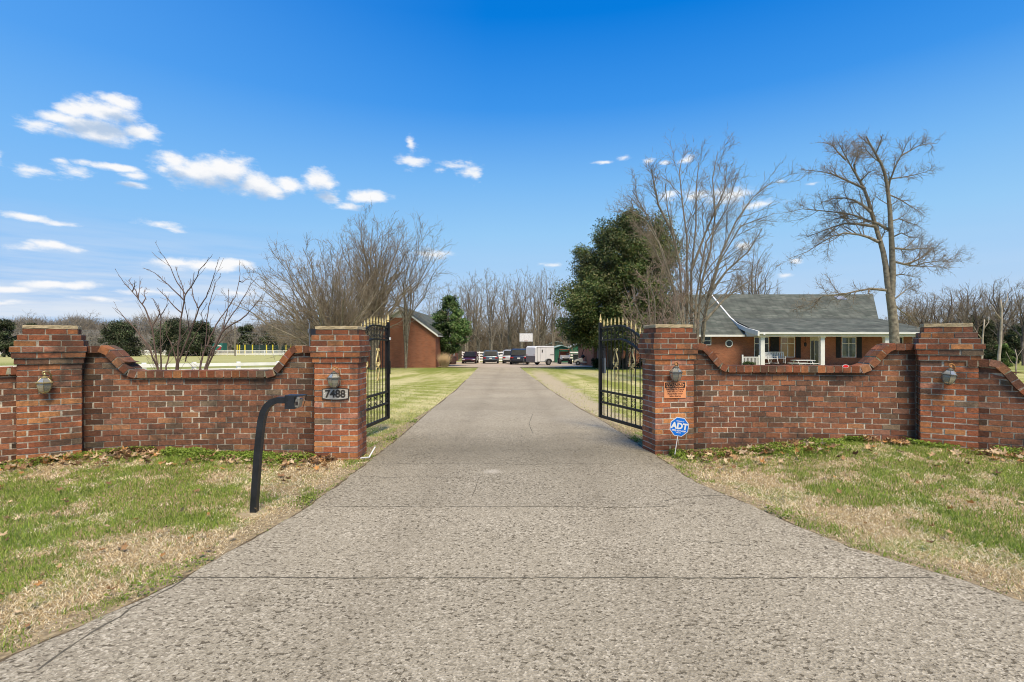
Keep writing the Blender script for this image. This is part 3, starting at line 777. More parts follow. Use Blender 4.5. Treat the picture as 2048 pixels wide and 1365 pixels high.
mb = MB(); mb.prism(rrect(.122, .025, .018), lambda a, b, w: (a, -w, b), .0012); mb.build('header_field', M['orange'], t).location = (0, -.0036, .060)
text_obj('heading', 'WARNING', .056, M['ink'], t, (0, -.0052, .0605), (math.radians(90), 0, 0), .0004, .0018, .93)
for i, s in enumerate(('Guard Dogs On Property', 'THEY WILL ATTACK', 'Please Notify Owner', 'Before Entering')):
    text_obj('lettering', s, .0262, M['inkb'], t, (0, -.0026, .010 - .0285 * i), (math.radians(90), 0, 0), .0004, .0011, .90)

# ------------------------------------------------------------------ ADT sign
M['adt'] = mat('sign_blue', (.0, .15, .62), .35, 0, .08, 6)
Zs = 6.16; x, y, z = px2(1358.5, 854.5, Zs)
t = thing('security_sign', 'blue octagonal ADT yard sign on a thin white stake', 'sign', (x, y, z), 0)
t.rotation_euler = (0, math.radians(9), math.radians(2))
def octo(R): return [(R * math.cos(math.radians(22.5 + 45 * i)), R * math.sin(math.radians(22.5 + 45 * i))) for i in range(8)][::-1]
mb = MB(); mb.prism(octo(.122), lambda a, b, w: (a, -w, b), .004); mb.build('white_border', M['white'], t)
mb = MB(); mb.prism(octo(.114), lambda a, b, w: (a, -w, b), .0015); mb.build('panel', M['adt'], t).location = (0, -.0042, 0)
text_obj('lettering', 'ADT', .100, M['white'], t, (0, -.0062, .006), (math.radians(90), 0, 0), .0004, .0045, .98)
text_obj('lettering', 'SECURED BY', .017, M['white'], t, (0, -.0062, .066), (math.radians(90), 0, 0), .0003, .0005)
text_obj('lettering', '(800) ADT-ASAP', .0245, M['white'], t, (0, -.0062, -.048), (math.radians(90), 0, 0), .0003, .001)
text_obj('lettering', 'adt.com', .018, M['white'], t, (0, -.0062, -.070), (math.radians(90), 0, 0), .0003, .0005)
mb = MB(); mb.tube([(0, .003, -.10), (.0, .003, -.335)], .0052, 8); mb.build('stake', M['white'], t)

# ------------------------------------------------------------------ red reflector on the wall
Zr = 6.52; x, y, z = px2(1691, 733.5, 6.33)
t = thing('reflector', 'red oval reflector with white edge on the wall coping', 'reflector', (x, y, z), 0)
mb = MB(); mb.prism([(.040 * math.cos(a / 12 * math.pi), .021 * math.sin(a / 12 * math.pi)) for a in range(24)][::-1], lambda a, b, w: (a, -w, b), .004); mb.build('backing', M['white'], t)
M['red'] = mat('reflector_red', (.75, .01, .01), .25, 0, .05, 8, spec=.7)
mb = MB(); mb.prism([(.034 * math.cos(a / 12 * math.pi), .016 * math.sin(a / 12 * math.pi)) for a in range(24)][::-1], lambda a, b, w: (a, -w, b), .002); mb.build('lens', M['red'], t).location = (0, -.0042, 0)

# ------------------------------------------------------------------ keypad post
bx, by = at(508, 1027); by = by
t = thing('keypad_post', 'black gooseneck steel post with a gate keypad box', 'post', (bx, by, 0))
s = by / F
def kp(px, py, dy=0): return ((px - 1024) * (by + dy) / F - bx, dy, EYE + (CY - py) * (by + dy) / F)
pts = [kp(508, 1032), kp(511, 980), kp(516, 910), kp(521, 862), kp(523.5, 842), kp(528, 825), kp(535, 813), kp(545, 804.5), kp(556, 801), kp(576, 801)]
mb = MB(); mb.tube(pts, .036, 4, square=True); mb.build('gooseneck', M['black_rough'], t)
mb = MB(); mb.box((pts[0][0] - .005, 0, -.004), (.10, .10, .016)); mb.build('base_plate', M['black_rough'], t)
mb = MB(); mb.lathe([(.11, -.05), (.125, .0), (.10, .012)], (pts[0][0] - .005, 0, -.006), 14); mb.build('footing', M['stone'], t)
a, b_ = kp(574.5, 790.5), kp(594, 817.5)
mb = MB(); mb.box(((a[0] + b_[0]) / 2, 0, (a[2] + b_[2]) / 2), (b_[0] - a[0], .10, a[2] - b_[2])); mb.build('housing', M['black_rough'], t)
# angled hood with keypad on the right-hand face
xr_ = b_[0]; zt_, zb_ = a[2], b_[2]
mb = MB()
w2 = .058
mb.prism([(0, zt_), (w2 + .008, zt_), (w2 + .008, zt_ - .008), (0, zt_ - .012)], lambda u_, v_, w: (xr_ + u_, -.05 + w, v_), .10)
mb.prism([(w2 + .004, zt_ - .004), (w2 + .008, zt_ - .004), (w2 * .55, zb_ - .004), (w2 * .50, zb_ - .004)], lambda u_, v_, w: (xr_ + u_, .046 - w, v_), .004)
mb.build('hood', M['black_rough'], t)
M['keypad'] = mat('keypad_steel', (.36, .33, .28), .35, .7, .2, 40)
mb = MB(); mb.box((xr_ + .018, -.01, (zt_ + zb_) / 2 - .008), (.034, .07, .07), rot=Matrix.Rotation(math.radians(14), 3, 'Y')); mb.build('keypad', M['keypad'], t)
mb = MB(); mb.box((xr_ + .016, -.046, (zt_ + zb_) / 2 - .010), (.020, .004, .030)); mb.build('key_window', M['ink'], t)
mb = MB(); mb.tube([(xr_ + .012, -.03, zt_ - .016), (xr_ + .034, -.05, zt_ - .022)], .012, 10); mb.build('lens', M['chrome'], t)

# ------------------------------------------------------------------ antenna mast
x, y, z = px2(619, 690, 6.75)
t = thing('antenna_mast', 'thin grey antenna mast with black box behind the 7488 pillar', 'antenna', (x, y, 0))
mb = MB(); mb.tube([(0, 0, gz(x, y) - .02), (0, 0, 1.655)], .008, 8); mb.build('mast', M['greymetal'], t)
mb = MB(); mb.box((.06, 0, 1.53), (.075, .06, .105)); mb.build('receiver_box', M['black_rough'], t)
mb = MB(); mb.box((-.005, -.01, 1.555), (.022, .02, .05)); mb.build('clamp', M['greymetal'], t)
# white conduit at the foot of the pillar
mb = MB(); x0, y0 = at(722, 926); mb.tube([(x0, y0, .05), (x0 + .06, y0 + .12, .03), (x0 + .09, y0 + .28, .12)], .009, 8); o = mb.build('conduit', M['white']); tag(o, 'short white plastic conduit at the foot of the 7488 pillar', 'pipe')

# ------------------------------------------------------------------ gates
def scroll(turns=1.25, R=.05, k=16, flip=1):
    pts = []
    for i in range(k + 1):
        f = i / k; a = f * turns * 2 * math.pi; r = R * (1 - .78 * f)
        pts.append((flip * r * math.cos(a), r * math.sin(a)))
    return pts
def gate(hinge, free, label, mirror):
    hx, hy = hinge; fx, fy = free
    Lg = math.hypot(fx - hx, fy - hy); ang = math.atan2(fy - hy, fx - hx)
    # local x: from the hinge (0) to the free stile (Lg)
    t = thing('iron_gate', label, 'gate', (hx, hy, 0), ang)
    zbot = .14
    def T(x):   # top rail height
        f = 1 - x / Lg
        return 1.665 - .36 * smooth(.36, 1.08, f) - (.02 if f < .3 else 0) * (.3 - f) / .3
    def T2(x): return T(x) - .215
    B = .020
    mb = MB(); mb.box((Lg, 0, (zbot - .02 + 1.735) / 2), (.05, .05, 1.735 - zbot + .02)); mb.build('free_stile', M['black'], t)
    mb = MB(); mb.box((0, 0, (zbot + 1.32) / 2), (.05, .05, 1.32 - zbot + .02)); mb.build('hinge_stile', M['black'], t)
    mb = MB()
    for h in (zbot, .385, .575):
        mb.box((Lg / 2, 0, h), (Lg - .05, .034, .034 if h != zbot else .045))
    mb.build('cross_rail', M['black'], t)
    for TT, nm in ((T, 'top_rail'), (T2, 'lower_top_rail')):
        mb = MB(); K = 30
        vs = []; fs = []
        for i in range(K + 1):
            x = .025 + (Lg - .05) * i / K
            for yy, zz in ((-.017, -.014), (.017, -.014), (.017, .014), (-.017, .014)): vs.append((x, yy, TT(x) + zz))
        for i in range(K):
            for j in range(4): fs.append((i * 4 + j, i * 4 + (j + 1) % 4, (i + 1) * 4 + (j + 1) % 4, (i + 1) * 4 + j))
        mb.add(vs, fs); mb.build('arched_rail', M['black'], t)
    n = 13; xs = [Lg * (i + 1) / (n + 1) for i in range(n)]
    for i, x in enumerate(xs):
        mb = MB(); mb.tube([(x, 0, zbot + .01), (x, 0, T(x) + .03)], .0078, 6); mb.build('picket', M['black'], t)
        mb = MB(); z0 = T(x) + .014
        mb.lathe([(.010, 0), (.010, .018), (.016, .022), (.016, .030), (.008, .036), (.0155, .048), (.011, .075), (.0015, .128)], (x, 0, z0), 8); mb.build('spear_finial', M['gold'], t, smooth_=False)
    mb = MB(); mb.lathe([(.02, 0), (.02, .01), (.012, .02), (.024, .038), (.016, .075), (.002, .145)], (Lg, 0, 1.735), 8); mb.build('post_finial', M['gold'], t)
    # C scrolls between the mid rails, and between the two top rails
    for i in range(n + 1):
        x = (xs[i - 1] if i else 0); x2 = xs[i] if i < n else Lg; xm = (x + x2) / 2
        if i % 2 == 0: continue
        for zc, sy in ((.525, -1), (.435, 1)):
            for fl in (-1, 1):
                p = scroll(1.2, .034, 14, fl); mb = MB(); mb.tube([(xm + fl * .036 + q[0] * 1., 0, zc + sy * q[1]) for q in p], .0052, 4); mb.build('iron_scroll', M['black'], t)
    for i in range(n):
        x = xs[i] + Lg / (n + 1) / 2
        if x > Lg - .05: continue
        zc = (T(x) + T2(x)) / 2
        for sy in (-1, 1):
            p = scroll(1.15, .036, 12, 1 if i % 2 else -1); mb = MB(); mb.tube([(x + q[0], 0, zc + sy * .045 + sy * q[1]) for q in p], .0042, 4); mb.build('iron_scroll', M['black'], t)
    # gold hearts
    for xc in (xs[n - 4], xs[n - 8], xs[n - 12]):
        mb = MB(); zc = 1.03
        for s in (-1, 1):
            # curled top, long side, turned-in bottom
            pts = [(.006, .235), (.020, .262), (.040, .268), (.050, .252), (.044, .236), (.032, .238)]
            mb.tube([(xc + s * a * 1.2, -.014, zc + b) for a, b in pts], .0085, 6)
            pts = [(.004, .245), (.016, .20), (.040, .135), (.060, .08), (.066, .04), (.056, .008), (.034, .0), (.018, .014), (.018, .038), (.032, .05), (.042, .04)]
            mb.tube([(xc + s * a * 1.2, -.014, zc + b) for a, b in pts], .0095, 6)
            pts = [(.012, -.03), (.034, -.022), (.052, -.04), (.056, -.07), (.046, -.105), (.026, -.15), (.012, -.20), (.024, -.235), (.036, -.225)]
            mb.tube([(xc + s * a * 1.2, -.014, zc + b) for a, b in pts], .0075, 6)
        mb.build('gold_scroll', M['gold'], t)
        mb = MB(); mb.lathe([(.004, -.032), (.017, -.02), (.021, 0), (.017, .02), (.004, .032)], (xc, -.016, zc - .008), 10); mb.build('gold_boss', M['gold'], t, smooth_=True)
    if mirror:
        mb = MB(); mb.box((Lg - .055, -.04, 1.0), (.06, .035, .26), rot=Matrix.Rotation(.05, 3, 'Y')); mb.build('latch_box', M['greymetal'], t)
    else:
        mb = MB(); mb.box((Lg - .03, -.035, .98), (.035, .03, .22)); mb.build('latch_box', M['black'], t)
    mb = MB(); mb.box((Lg + .012, -.02, 1.46), (.04, .04, .045)); mb.build('latch_plate', M['white'], t)
    return t
gate((2.05, 7.11), (1.51, 8.74), 'open black iron gate with gold scrolls behind the pillar with the warning sign', True)['group'] = 'pair of driveway gates'
gate((-2.27, 6.87), (-2.08, 8.59), 'open black iron gate with gold spear tips beside the 7488 pillar', False)['group'] = 'pair of driveway gates'
# ------------------------------------------------------------------ brick garage on the left
Zg = 45.0
def gX(px, z=Zg): return (px - 1024) * z / F
def gZ(py, z=Zg): return EYE + (CY - py) * z / F
def window(parent, x0, x1, z0, z1, y, cols=2, rows=1, name='window', transom=0, fw=.06, mate=None, out=-1):
    """window in a wall facing -Y at y"""
    mb = MB()
    for a, b_ in ((x0 - fw, x0), (x1, x1 + fw)): mb.bbox((a, y - .05, z0 - fw), (b_, y + .05, z1 + fw))
    mb.bbox((x0, y - .05, z1), (x1, y + .05, z1 + fw)); mb.bbox((x0, y - .08, z0 - fw), (x1, y + .05, z0))
    for k in range(1, cols): xm = x0 + (x1 - x0) * k / cols; mb.bbox((xm - .03, y - .035, z0), (xm + .03, y + .03, z1))
    if transom: mb.bbox((x0, y - .03, transom - .03), (x1, y + .028, transom + .03))
    o = mb.build(name, M['white'], parent)
    mb = MB(); mb.bbox((x0, y - .006, z0), (x1, y + .006, z1)); p = mb.build('pane', mate or M['glass'], o)
    return o
def garage():
    t = thing('brick_garage', 'red brick garage with white gable and green shingle roof left of the driveway', 'garage', (0, 0, 0))
    xr_ = gX(871); pk = gX(802.5); xl_ = 2 * pk - xr_
    zg = base_z(Zg) - .1; ze = gZ(668); zp = gZ(617.5); y0, y1 = Zg, Zg + 19
    mb = MB()
    # brick body: gable wall up to the trim level
    zt = gZ(636)
    hw = (xr_ - xl_) / 2; f = (zp - zt) / (zp - ze)
    gx = hw * f
    mb.add([(xl_, y0, zg), (xr_, y0, zg), (xr_, y0, ze), (pk + gx, y0, zt), (pk - gx, y0, zt), (xl_, y0, ze)], [(0, 1, 2, 3, 4, 5)])
    mb.add([(xl_, y0, zg), (xl_, y1, zg), (xl_, y1, ze), (xl_, y0, ze)], [(3, 2, 1, 0)])
    mb.add([(xl_, y1, zg), (xr_, y1, zg), (xr_, y1, ze), (pk, y1, zp), (xl_, y1, ze)], [(4, 3, 2, 1, 0)])
    # right side wall with three door openings
    doors = [(y0 + 5.5, y0 + 8.3), (y0 + 9.4, y0 + 12.2), (y0 + 13.6, y0 + 16.4)]
    zd = zg + 2.35; ys = [y0] + [q for d in doors for q in d] + [y1]
    for i in range(0, len(ys), 2): mb.bbox((xr_ - .2, ys[i] + (0.003 if i == 0 else 0), zg), (xr_ + .002, ys[i + 1], ze))
    for a, b_ in doors: mb.bbox((xr_ - .2, a, zd), (xr_ + .002, b_, ze))
    mb.build('wall', M['housebrick'], t)
    for a, b_ in doors:
        mb = MB(); mb.bbox((xr_ - .16, a, zg), (xr_ - .10, b_, zd))
        for k in range(1, 4): mb.bbox((xr_ - .105, a + .02, zg + k * .6 - .01), (xr_ - .094, b_ - .02, zg + k * .6 + .01), 0)
        mb.build('garage_door', M['creamtrim'], t)
    # white gable infill
    mb = MB(); mb.add([(pk - gx, y0 - .02, zt), (pk + gx, y0 - .02, zt), (pk, y0 - .02, zp)], [(0, 1, 2)])
    for k in range(1, 7):
        w = gx * (1 - k / 7.2); z = zt + (zp - zt) * k / 7.2
        mb.bbox((pk - w, y0 - .045, z - .018), (pk + w, y0 - .021, z + .006))
    mb.build('gable_siding', M['trim'], t)
    # rake boards
    ov = .25; sl = (zp - ze) / hw
    for s in (-1, 1):
        a = V((pk, 0, zp)); e = V((pk + s * (hw + ov), 0, ze - sl * ov)); mb = MB()
        up = .16
        mb.add([(a.x, y0 - .26, a.z - .10), (e.x, y0 - .26, e.z - .10), (e.x, y0 - .26, e.z + .10), (a.x, y0 - .26, a.z + .10), (a.x, y0 - .21, a.z - .10), (e.x, y0 - .21, e.z - .10), (e.x, y0 - .21, e.z + .10), (a.x, y0 - .21, a.z + .10)], [(0, 1, 2, 3), (7, 6, 5, 4), (0, 4, 5, 1), (3, 2, 6, 7), (1, 5, 6, 2)])
        # soffit return
        mb.add([(a.x, y0 - .24, a.z - .09), (e.x, y0 - .24, e.z - .09), (e.x, y0 + .02, e.z - .09), (a.x, y0 + .02, a.z - .09)], [(0, 1, 2, 3)])
        mb.build('rake_board', M['white'], t)
    mb = MB()
    for s in (-1, 1):
        a = (pk, zp + .10); e = (pk + s * (hw + ov), ze - sl * ov + .10)
        mb.add([(a[0], y0 - .28, a[1]), (e[0], y0 - .28, e[1]), (e[0], y1 + .2, e[1]), (a[0], y1 + .2, a[1]), (a[0], y0 - .28, a[1] + .03), (e[0], y0 - .28, e[1] + .03), (e[0], y1 + .2, e[1] + .03), (a[0], y1 + .2, a[1] + .03)], [(0, 1, 2, 3), (7, 6, 5, 4), (0, 4, 5, 1), (1, 5, 6, 2)])
    mb.build('roof', M['shingle'], t)
    mb = MB(); mb.bbox((xr_ + .12, y0 - .1, ze - .28), (xr_ + .24, y1, ze - .16)); mb.build('gutter', M['white'], t)
garage()

# ------------------------------------------------------------------ ranch house on the right
def house():
    t = thing('brick_house', 'single storey red brick house with green shingle roof and white columned porch', 'house')
    X0 = 21.5; Ze = 44.7; ze = EYE + (CY - 665.5) * Ze / F; Zb = 50.3; zb = EYE + (CY - 638) * Zb / F; Zr = 55.4; zr = EYE + (CY - 589.5) * Zr / F
    Xr = 37.6; Xrr = (1746 - 1024) * Zr / F; zg = base_z(46) - .2; zf = EYE + (CY - 733.5) * 46 / F
    Zw = 47.6
    # main walls
    mb = MB()
    wins = [(gX(1508.5, Zw), gX(1537.5, Zw)), (gX(1561.5, Zw), gX(1589.5, Zw)), (gX(1620, Zw), gX(1640, Zw)), (gX(1683.5, Zw), gX(1712, Zw)), (gX(1776, Zw), gX(1806, Zw))]
    z0w = EYE + (CY - 715.5) * Zw / F; z1w = EYE + (CY - 675) * Zw / F
    ztop = z1w + .45
    cuts = [X0 + .1]
    for a, b_ in wins: cuts += [a, b_]
    cuts.append(Xr - .4)
    for i in range(0, len(cuts), 2): mb.bbox((cuts[i], Zw, zg), (cuts[i + 1], Zw + .25, ztop))
    for i, (a, b_) in enumerate(wins):
        if i != 2: mb.bbox((a, Zw, zg), (b_, Zw + .25, z0w))
        mb.bbox((a, Zw, z1w), (b_, Zw + .25, ztop))
    mb.bbox((Xr - .65, Zw + .25, zg), (Xr - .4, Zw + 14, ztop)); mb.bbox((X0 + .1, Zw + 14, zg), (Xr - .4, Zw + 14.2, ztop))
    # left wing
    Zl = Zw; xw0 = gX(1187, Zl); xw1 = X0 + .1; zl = EYE + (CY - 671) * Zl / F
    o1 = gX(1457.8, Zl); oz = EYE + (CY - 688) * Zl / F
    wa, wb = gX(1404, Zl), gX(1421, Zl); w0, w1 = EYE + (CY - 690) * Zl / F, EYE + (CY - 675) * Zl / F
    mb.bbox((xw0, Zl, zg), (wa, Zl + .25, zl)); mb.bbox((wb, Zl, zg), (xw1 - .003, Zl + .25, zl)); mb.bbox((wa, Zl, zg), (wb, Zl + .25, w0)); mb.bbox((wa, Zl, w1), (wb, Zl + .25, zl))
    mb.bbox((xw0, Zl + .25, zg), (xw0 + .25, Zl + 11, zl))
    mb.build('wall', M['housebrick'], t)
    # pale door panel in the wing
    mb = MB(); mb.bbox((gX(1194, Zl), Zl - .05, zg), (gX(1211, Zl), Zl - .003, zg + 2.5)); mb.build('garage_door', mat('pink_grey_door', (.33, .25, .24), .6), t)
    window(t, wa, wb, w0, w1, Zl + .02, 1, 1, transom=(w0 + w1) / 2)
    # octagon window
    def oc(R): return [(o1 + R * math.cos(math.radians(22.5 + 45 * i)), oz + R * math.sin(math.radians(22.5 + 45 * i))) for i in range(8)][::-1]
    mb = MB(); mb.prism(oc(.37), lambda a, b, w: (a, Zl - w, b), .06); o = mb.build('octagon_window', M['white'], t)
    mb = MB(); mb.prism(oc(.27), lambda a, b, w: (a, Zl - .062 - w, b), .006); mb.build('pane', M['glass'], o)
    # porch windows & door
    warm = mat('warm_lit_glass', (.10, .065, .025), .12, 0, .4, 1.2, spec=.8, emit=((.8, .5, .2), .08))
    refl = mat('reflecting_glass', (.03, .05, .045), .08, 0, 0, 1.8, spec=.9, col2=(.14, .18, .17))
    gl = [M['glass'], warm, None, refl, M['glass']]
    for i, (a, b_) in enumerate(wins):
        if i == 2: continue
        window(t, a + .05, b_ - .05, z0w + .05, z1w - .05, Zw + .03, 2, 1, transom=z1w - .62, mate=gl[i])
    for a, b_ in ((1540.5, 1557.5), (1591.5, 1601), (1672, 1681), (1713.5, 1723)):
        mb = MB(); xa, xb = gX(a, Zw), gX(b_, Zw); mb.bbox((xa, Zw - .05, z0w - .05), (xb, Zw - .003, z1w + .05))
        for k in range(14): z = z0w + .1 + (z1w - z0w - .2) * k / 14; mb.bbox((xa + .06, Zw - .062, z), (xb - .06, Zw - .051, z + .05))
        mb.build('shutter', M['dark'], t)
    # entrance: white frame, sidelight, storm door
    a, b_ = wins[2]
    mb = MB(); mb.bbox((a, Zw + .0, z1w - .35), (b_, Zw + .1, z1w)); mb.bbox((a, Zw - .03, zf), (a + .08, Zw + .1, z1w - .35)); mb.bbox((a + .36, Zw - .02, zf), (a + .42, Zw + .1, z1w - .35)); mb.bbox((b_ - .06, Zw - .02, zf), (b_, Zw + .1, z1w - .35)); mb.build('door_frame', M['creamtrim'], t)
    mb = MB(); mb.bbox((a + .42, Zw + .04, zf), (b_ - .06, Zw + .08, z1w - .35)); d = mb.build('door', mat('door_tint', (.05, .055, .035), .15, spec=.8), t)
    mb = MB(); mb.bbox((a + .46, Zw + .0, zf + 1.0), (a + .50, Zw + .038, zf + 1.1)); mb.build('handle', M['chrome'], d)
    mb = MB(); mb.bbox((a + .08, Zw + .04, zf), (a + .36, Zw + .07, z1w - .35)); mb.build('sidelight', M['glass'], t)
    # floor, ceiling, fascia, columns
    mb = MB(); mb.bbox((X0 + .1, 44.9, zg - .1), (Xr - .3, Zw, zf)); mb.build('porch_floor', M['concrete'], t)
    zc = EYE + (CY - 674) * 44.9 / F
    mb = MB(); mb.bbox((X0, 44.98, zc), (Xr - .2, Zw, zc + .04)); mb.build('porch_ceiling', M['creamtrim'], t)
    mb = MB(); mb.bbox((X0, 44.74, zc), (Xr, 44.975, ze - .10)); mb.build('fascia', M['creamtrim'], t)
    mb = MB(); mb.bbox((X0 - .02, 44.60, ze - .14), (Xr + .1, 44.735, ze + .0)); mb.build('gutter', M['white'], t)
    for px in (1523.8, 1643.5, 1772, 1893):
        x = gX(px, 45.15); mb = MB()
        mb.bbox((x - .18, 44.99, zf + .12), (x + .18, 45.33, zc - .12)); mb.bbox((x - .23, 44.94, zf), (x + .23, 45.38, zf + .12)); mb.bbox((x - .22, 44.95, zc - .12), (x + .22, 45.37, zc - .002))
        mb.build('column', M['white'], t)
    # roof: flared main slope + hip on the right, left rake
    rf = MB()
    A = (X0, Ze - .1, ze); B = (Xr, Ze - .1, ze); Cc = (Xr - 1.6, Zb, zb); D = (X0, Zb, zb); E = (Xrr, Zr, zr); G = (X0, Zr, zr)
    rf.add([A, B, Cc, D], [(0, 1, 2, 3)]); rf.add([D, Cc, E, G], [(0, 1, 2, 3)])
    back = Zr + (Zr - Ze)
    rf.add([B, (Xr, back, ze), (Xr - 1.6, back - 5, zb), Cc], [(0, 1, 2, 3)]); rf.add([Cc, (Xr - 1.6, back - 5, zb), E], [(0, 1, 2)])
    # wing roof
    xh = gX(1322, Zr) 
    rf.add([(xw0 - .3, Zl - .5, zl), (X0 + .02, Zl - .5, zl), (X0 + .02, Zr, zr - .02), (xh, Zr, zr - .02)], [(0, 1, 2, 3)])
    rf.add([(xw0 - .3, Zl - .5, zl), (xh, Zr, zr - .02), (xw0 - .3, Zl + 11.5, zl)], [(0, 1, 2)])
    rf.add([(xw0 - .3, Zl + 11.5, zl), (xh, Zr, zr - .02), (X0 + .02, Zr, zr - .02), G, E, (Xr, back, ze)], [(0, 1, 2, 3, 4, 5)])
    rf.build('roof', M['shingle'], t)
    sk = MB(); x = gX(1680, 54.6); z = zb + (zr - zb) * (54.6 - Zb) / (Zr - Zb); sl = (zr - zb) / (Zr - Zb)
    sk.add([(x - .5, 54.1, z - .5 * sl + .06), (x + .5, 54.1, z - .5 * sl + .06), (x + .5, 54.9, z + .3 * sl + .06), (x - .5, 54.9, z + .3 * sl + .06)], [(0, 1, 2, 3)]); sk.build('skylight', mat('skylight', (.30, .33, .38), .15, spec=.8), t)
    # white flared rake board + triangular cheek
    mb = MB(); Pp = [(Ze - .12, ze), (46.8, ze + .36), (48.7, ze + .82), (Zb, zb), (Zr, zr)]
    for (y0, z0), (y1, z1) in zip(Pp[:-1], Pp[1:]):
        mb.add([(X0 - .10, y0, z0 - .30), (X0 - .10, y1, z1 - .30), (X0 - .10, y1, z1 + .10), (X0 - .10, y0, z0 + .10), (X0 + .05, y0, z0 - .30), (X0 + .05, y1, z1 - .30), (X0 + .05, y1, z1 + .10), (X0 + .05, y0, z0 + .10)], [(3, 2, 1, 0), (4, 5, 6, 7), (0, 1, 5, 4), (3, 7, 6, 2), (0, 4, 7, 3)])
    mb.build('rake_board', M['white'], t)
    mb = MB(); cx = X0 + .02
    mb.add([(cx, Ze, zc), (cx, Zl - .3, zc), (cx, Zl - .3, ze + .48), (cx, Ze, ze - .05)], [(0, 1, 2, 3)]); mb.build('gable_cheek', M['trim'], t)
    mb = MB(); mb.bbox((xw0 - .3, Zl - .62, zl - .16), (X0 - .12, Zl - .5, zl + .02)); mb.build('gutter', M['white'], t)
    mb = MB(); x = gX(1527.5, 44.6); mb.lathe([(.05, 0), (.09, .05), (.05, .12)], (x, 44.5, zc + .12), 8); mb.build('floodlight', M['white'], t)
    # hanging porch swing chains / fan
    x = gX(1610.5, 46.2); mb = MB(); mb.tube([(x, 46.2, zc), (x, 46.2, zc - .5)], .02, 5); mb.lathe([(.03, -.9), (.10, -.85), (.12, -.6), (.03, -.5)], (x, 46.2, zc), 8); mb.build('hanging_lamp', M['dark'], t)
    return zf
ZF = house()
# porch furniture
def railing():
    Y = 45.1; xa, xb = gX(1485, Y), gX(1518, Y)
    t = thing('porch_railing', 'short white picket railing at the left end of the porch', 'railing', (xa, Y, ZF))
    w = xb - xa; z1 = (726 - 711) * Y / F + .15
    mb = MB(); mb.bbox((-.06, -.05, -.1), (.06, .05, z1 + .25)); mb.build('post', M['white'], t); mb = MB(); mb.bbox((w - .06, -.05, -.1), (w + .06, .05, z1 + .2)); mb.build('post', M['white'], t)
    mb = MB(); mb.bbox((.06, -.04, z1), (w - .06, .04, z1 + .07)); mb.build('rail', M['white'], t); mb = MB(); mb.bbox((.06, -.035, .08), (w - .06, .035, .14)); mb.build('rail', M['white'], t)
    for k in range(11): x = .12 + (w - .24) * k / 10; mb = MB(); mb.bbox((x - .025, -.02, .14), (x + .025, .02, z1)); mb.build('picket', M['white'], t)
railing()
def bench(px, py, Y, label, rz):
    x = gX(px, Y); z = EYE + (CY - py) * Y / F
    t = thing('glider_bench', label, 'bench', (x, Y, z), rz, 'white slatted porch benches')
    tl = Matrix.Rotation(math.radians(-18), 3, 'X')
    mb = MB()
    for k in range(9): mb.box((-.6 + .15 * k, .28, .68), (.10, .025, .62), rot=tl)
    mb.box((0, .33, .98), (1.34, .04, .07), rot=tl); mb.build('backrest', M['white'], t)
    mb = MB()
    for k in range(5): mb.box((0, -.22 + .1 * k, .42), (1.3, .08, .025))
    mb.build('seat', M['white'], t)
    for s in (-1, 1):
        mb = MB(); mb.box((s * .66, 0, .62), (.09, .6, .03)); mb.box((s * .66, -.26, .5), (.05, .05, .24)); mb.build('armrest', M['white'], t)
        mb = MB(); mb.tube([(s * .62, -.28, .40), (s * .62, -.36, .04)], .03, 4); mb.tube([(s * .62, .22, .40), (s * .62, .36, .04)], .03, 4); mb.box((s * .62, 0, .03), (.06, .85, .05)); mb.build('leg_frame', M['white'], t)
bench(1540, 728, 45.6, 'white slatted porch bench next to the picket railing', math.radians(28))
bench(1553.5, 727, 46.6, 'white slatted porch bench behind the first one', math.radians(-15))
def picnic():
    Y = 43.8; x = gX(1606, Y); z = base_z(Y) 
    t = thing('picnic_table', 'white picnic table on the lawn before the porch', 'table', (x, Y, z), math.radians(8))
    h = EYE + (CY - 721.5) * Y / F - z
    mb = MB()
    for k in range(5): mb.box((0, -.3 + .15 * k, h), (1.8, .135, .04))
    mb.build('tabletop', M['white'], t)
    for s in (-1, 1): mb = MB(); mb.box((0, s * .68, h * .6), (1.8, .24, .04)); mb.build('bench_seat', M['white'], t)
    for s in (-1, 1):
        mb = MB(); mb.tube([(s * .65, -.18, h), (s * .65, -.72, 0)], .04, 4); mb.tube([(s * .65, .18, h), (s * .65, .72, 0)], .04, 4); mb.box((s * .65, 0, h * .56), (.05, 1.5, .08)); mb.build('leg_frame', M['white'], t)
picnic()

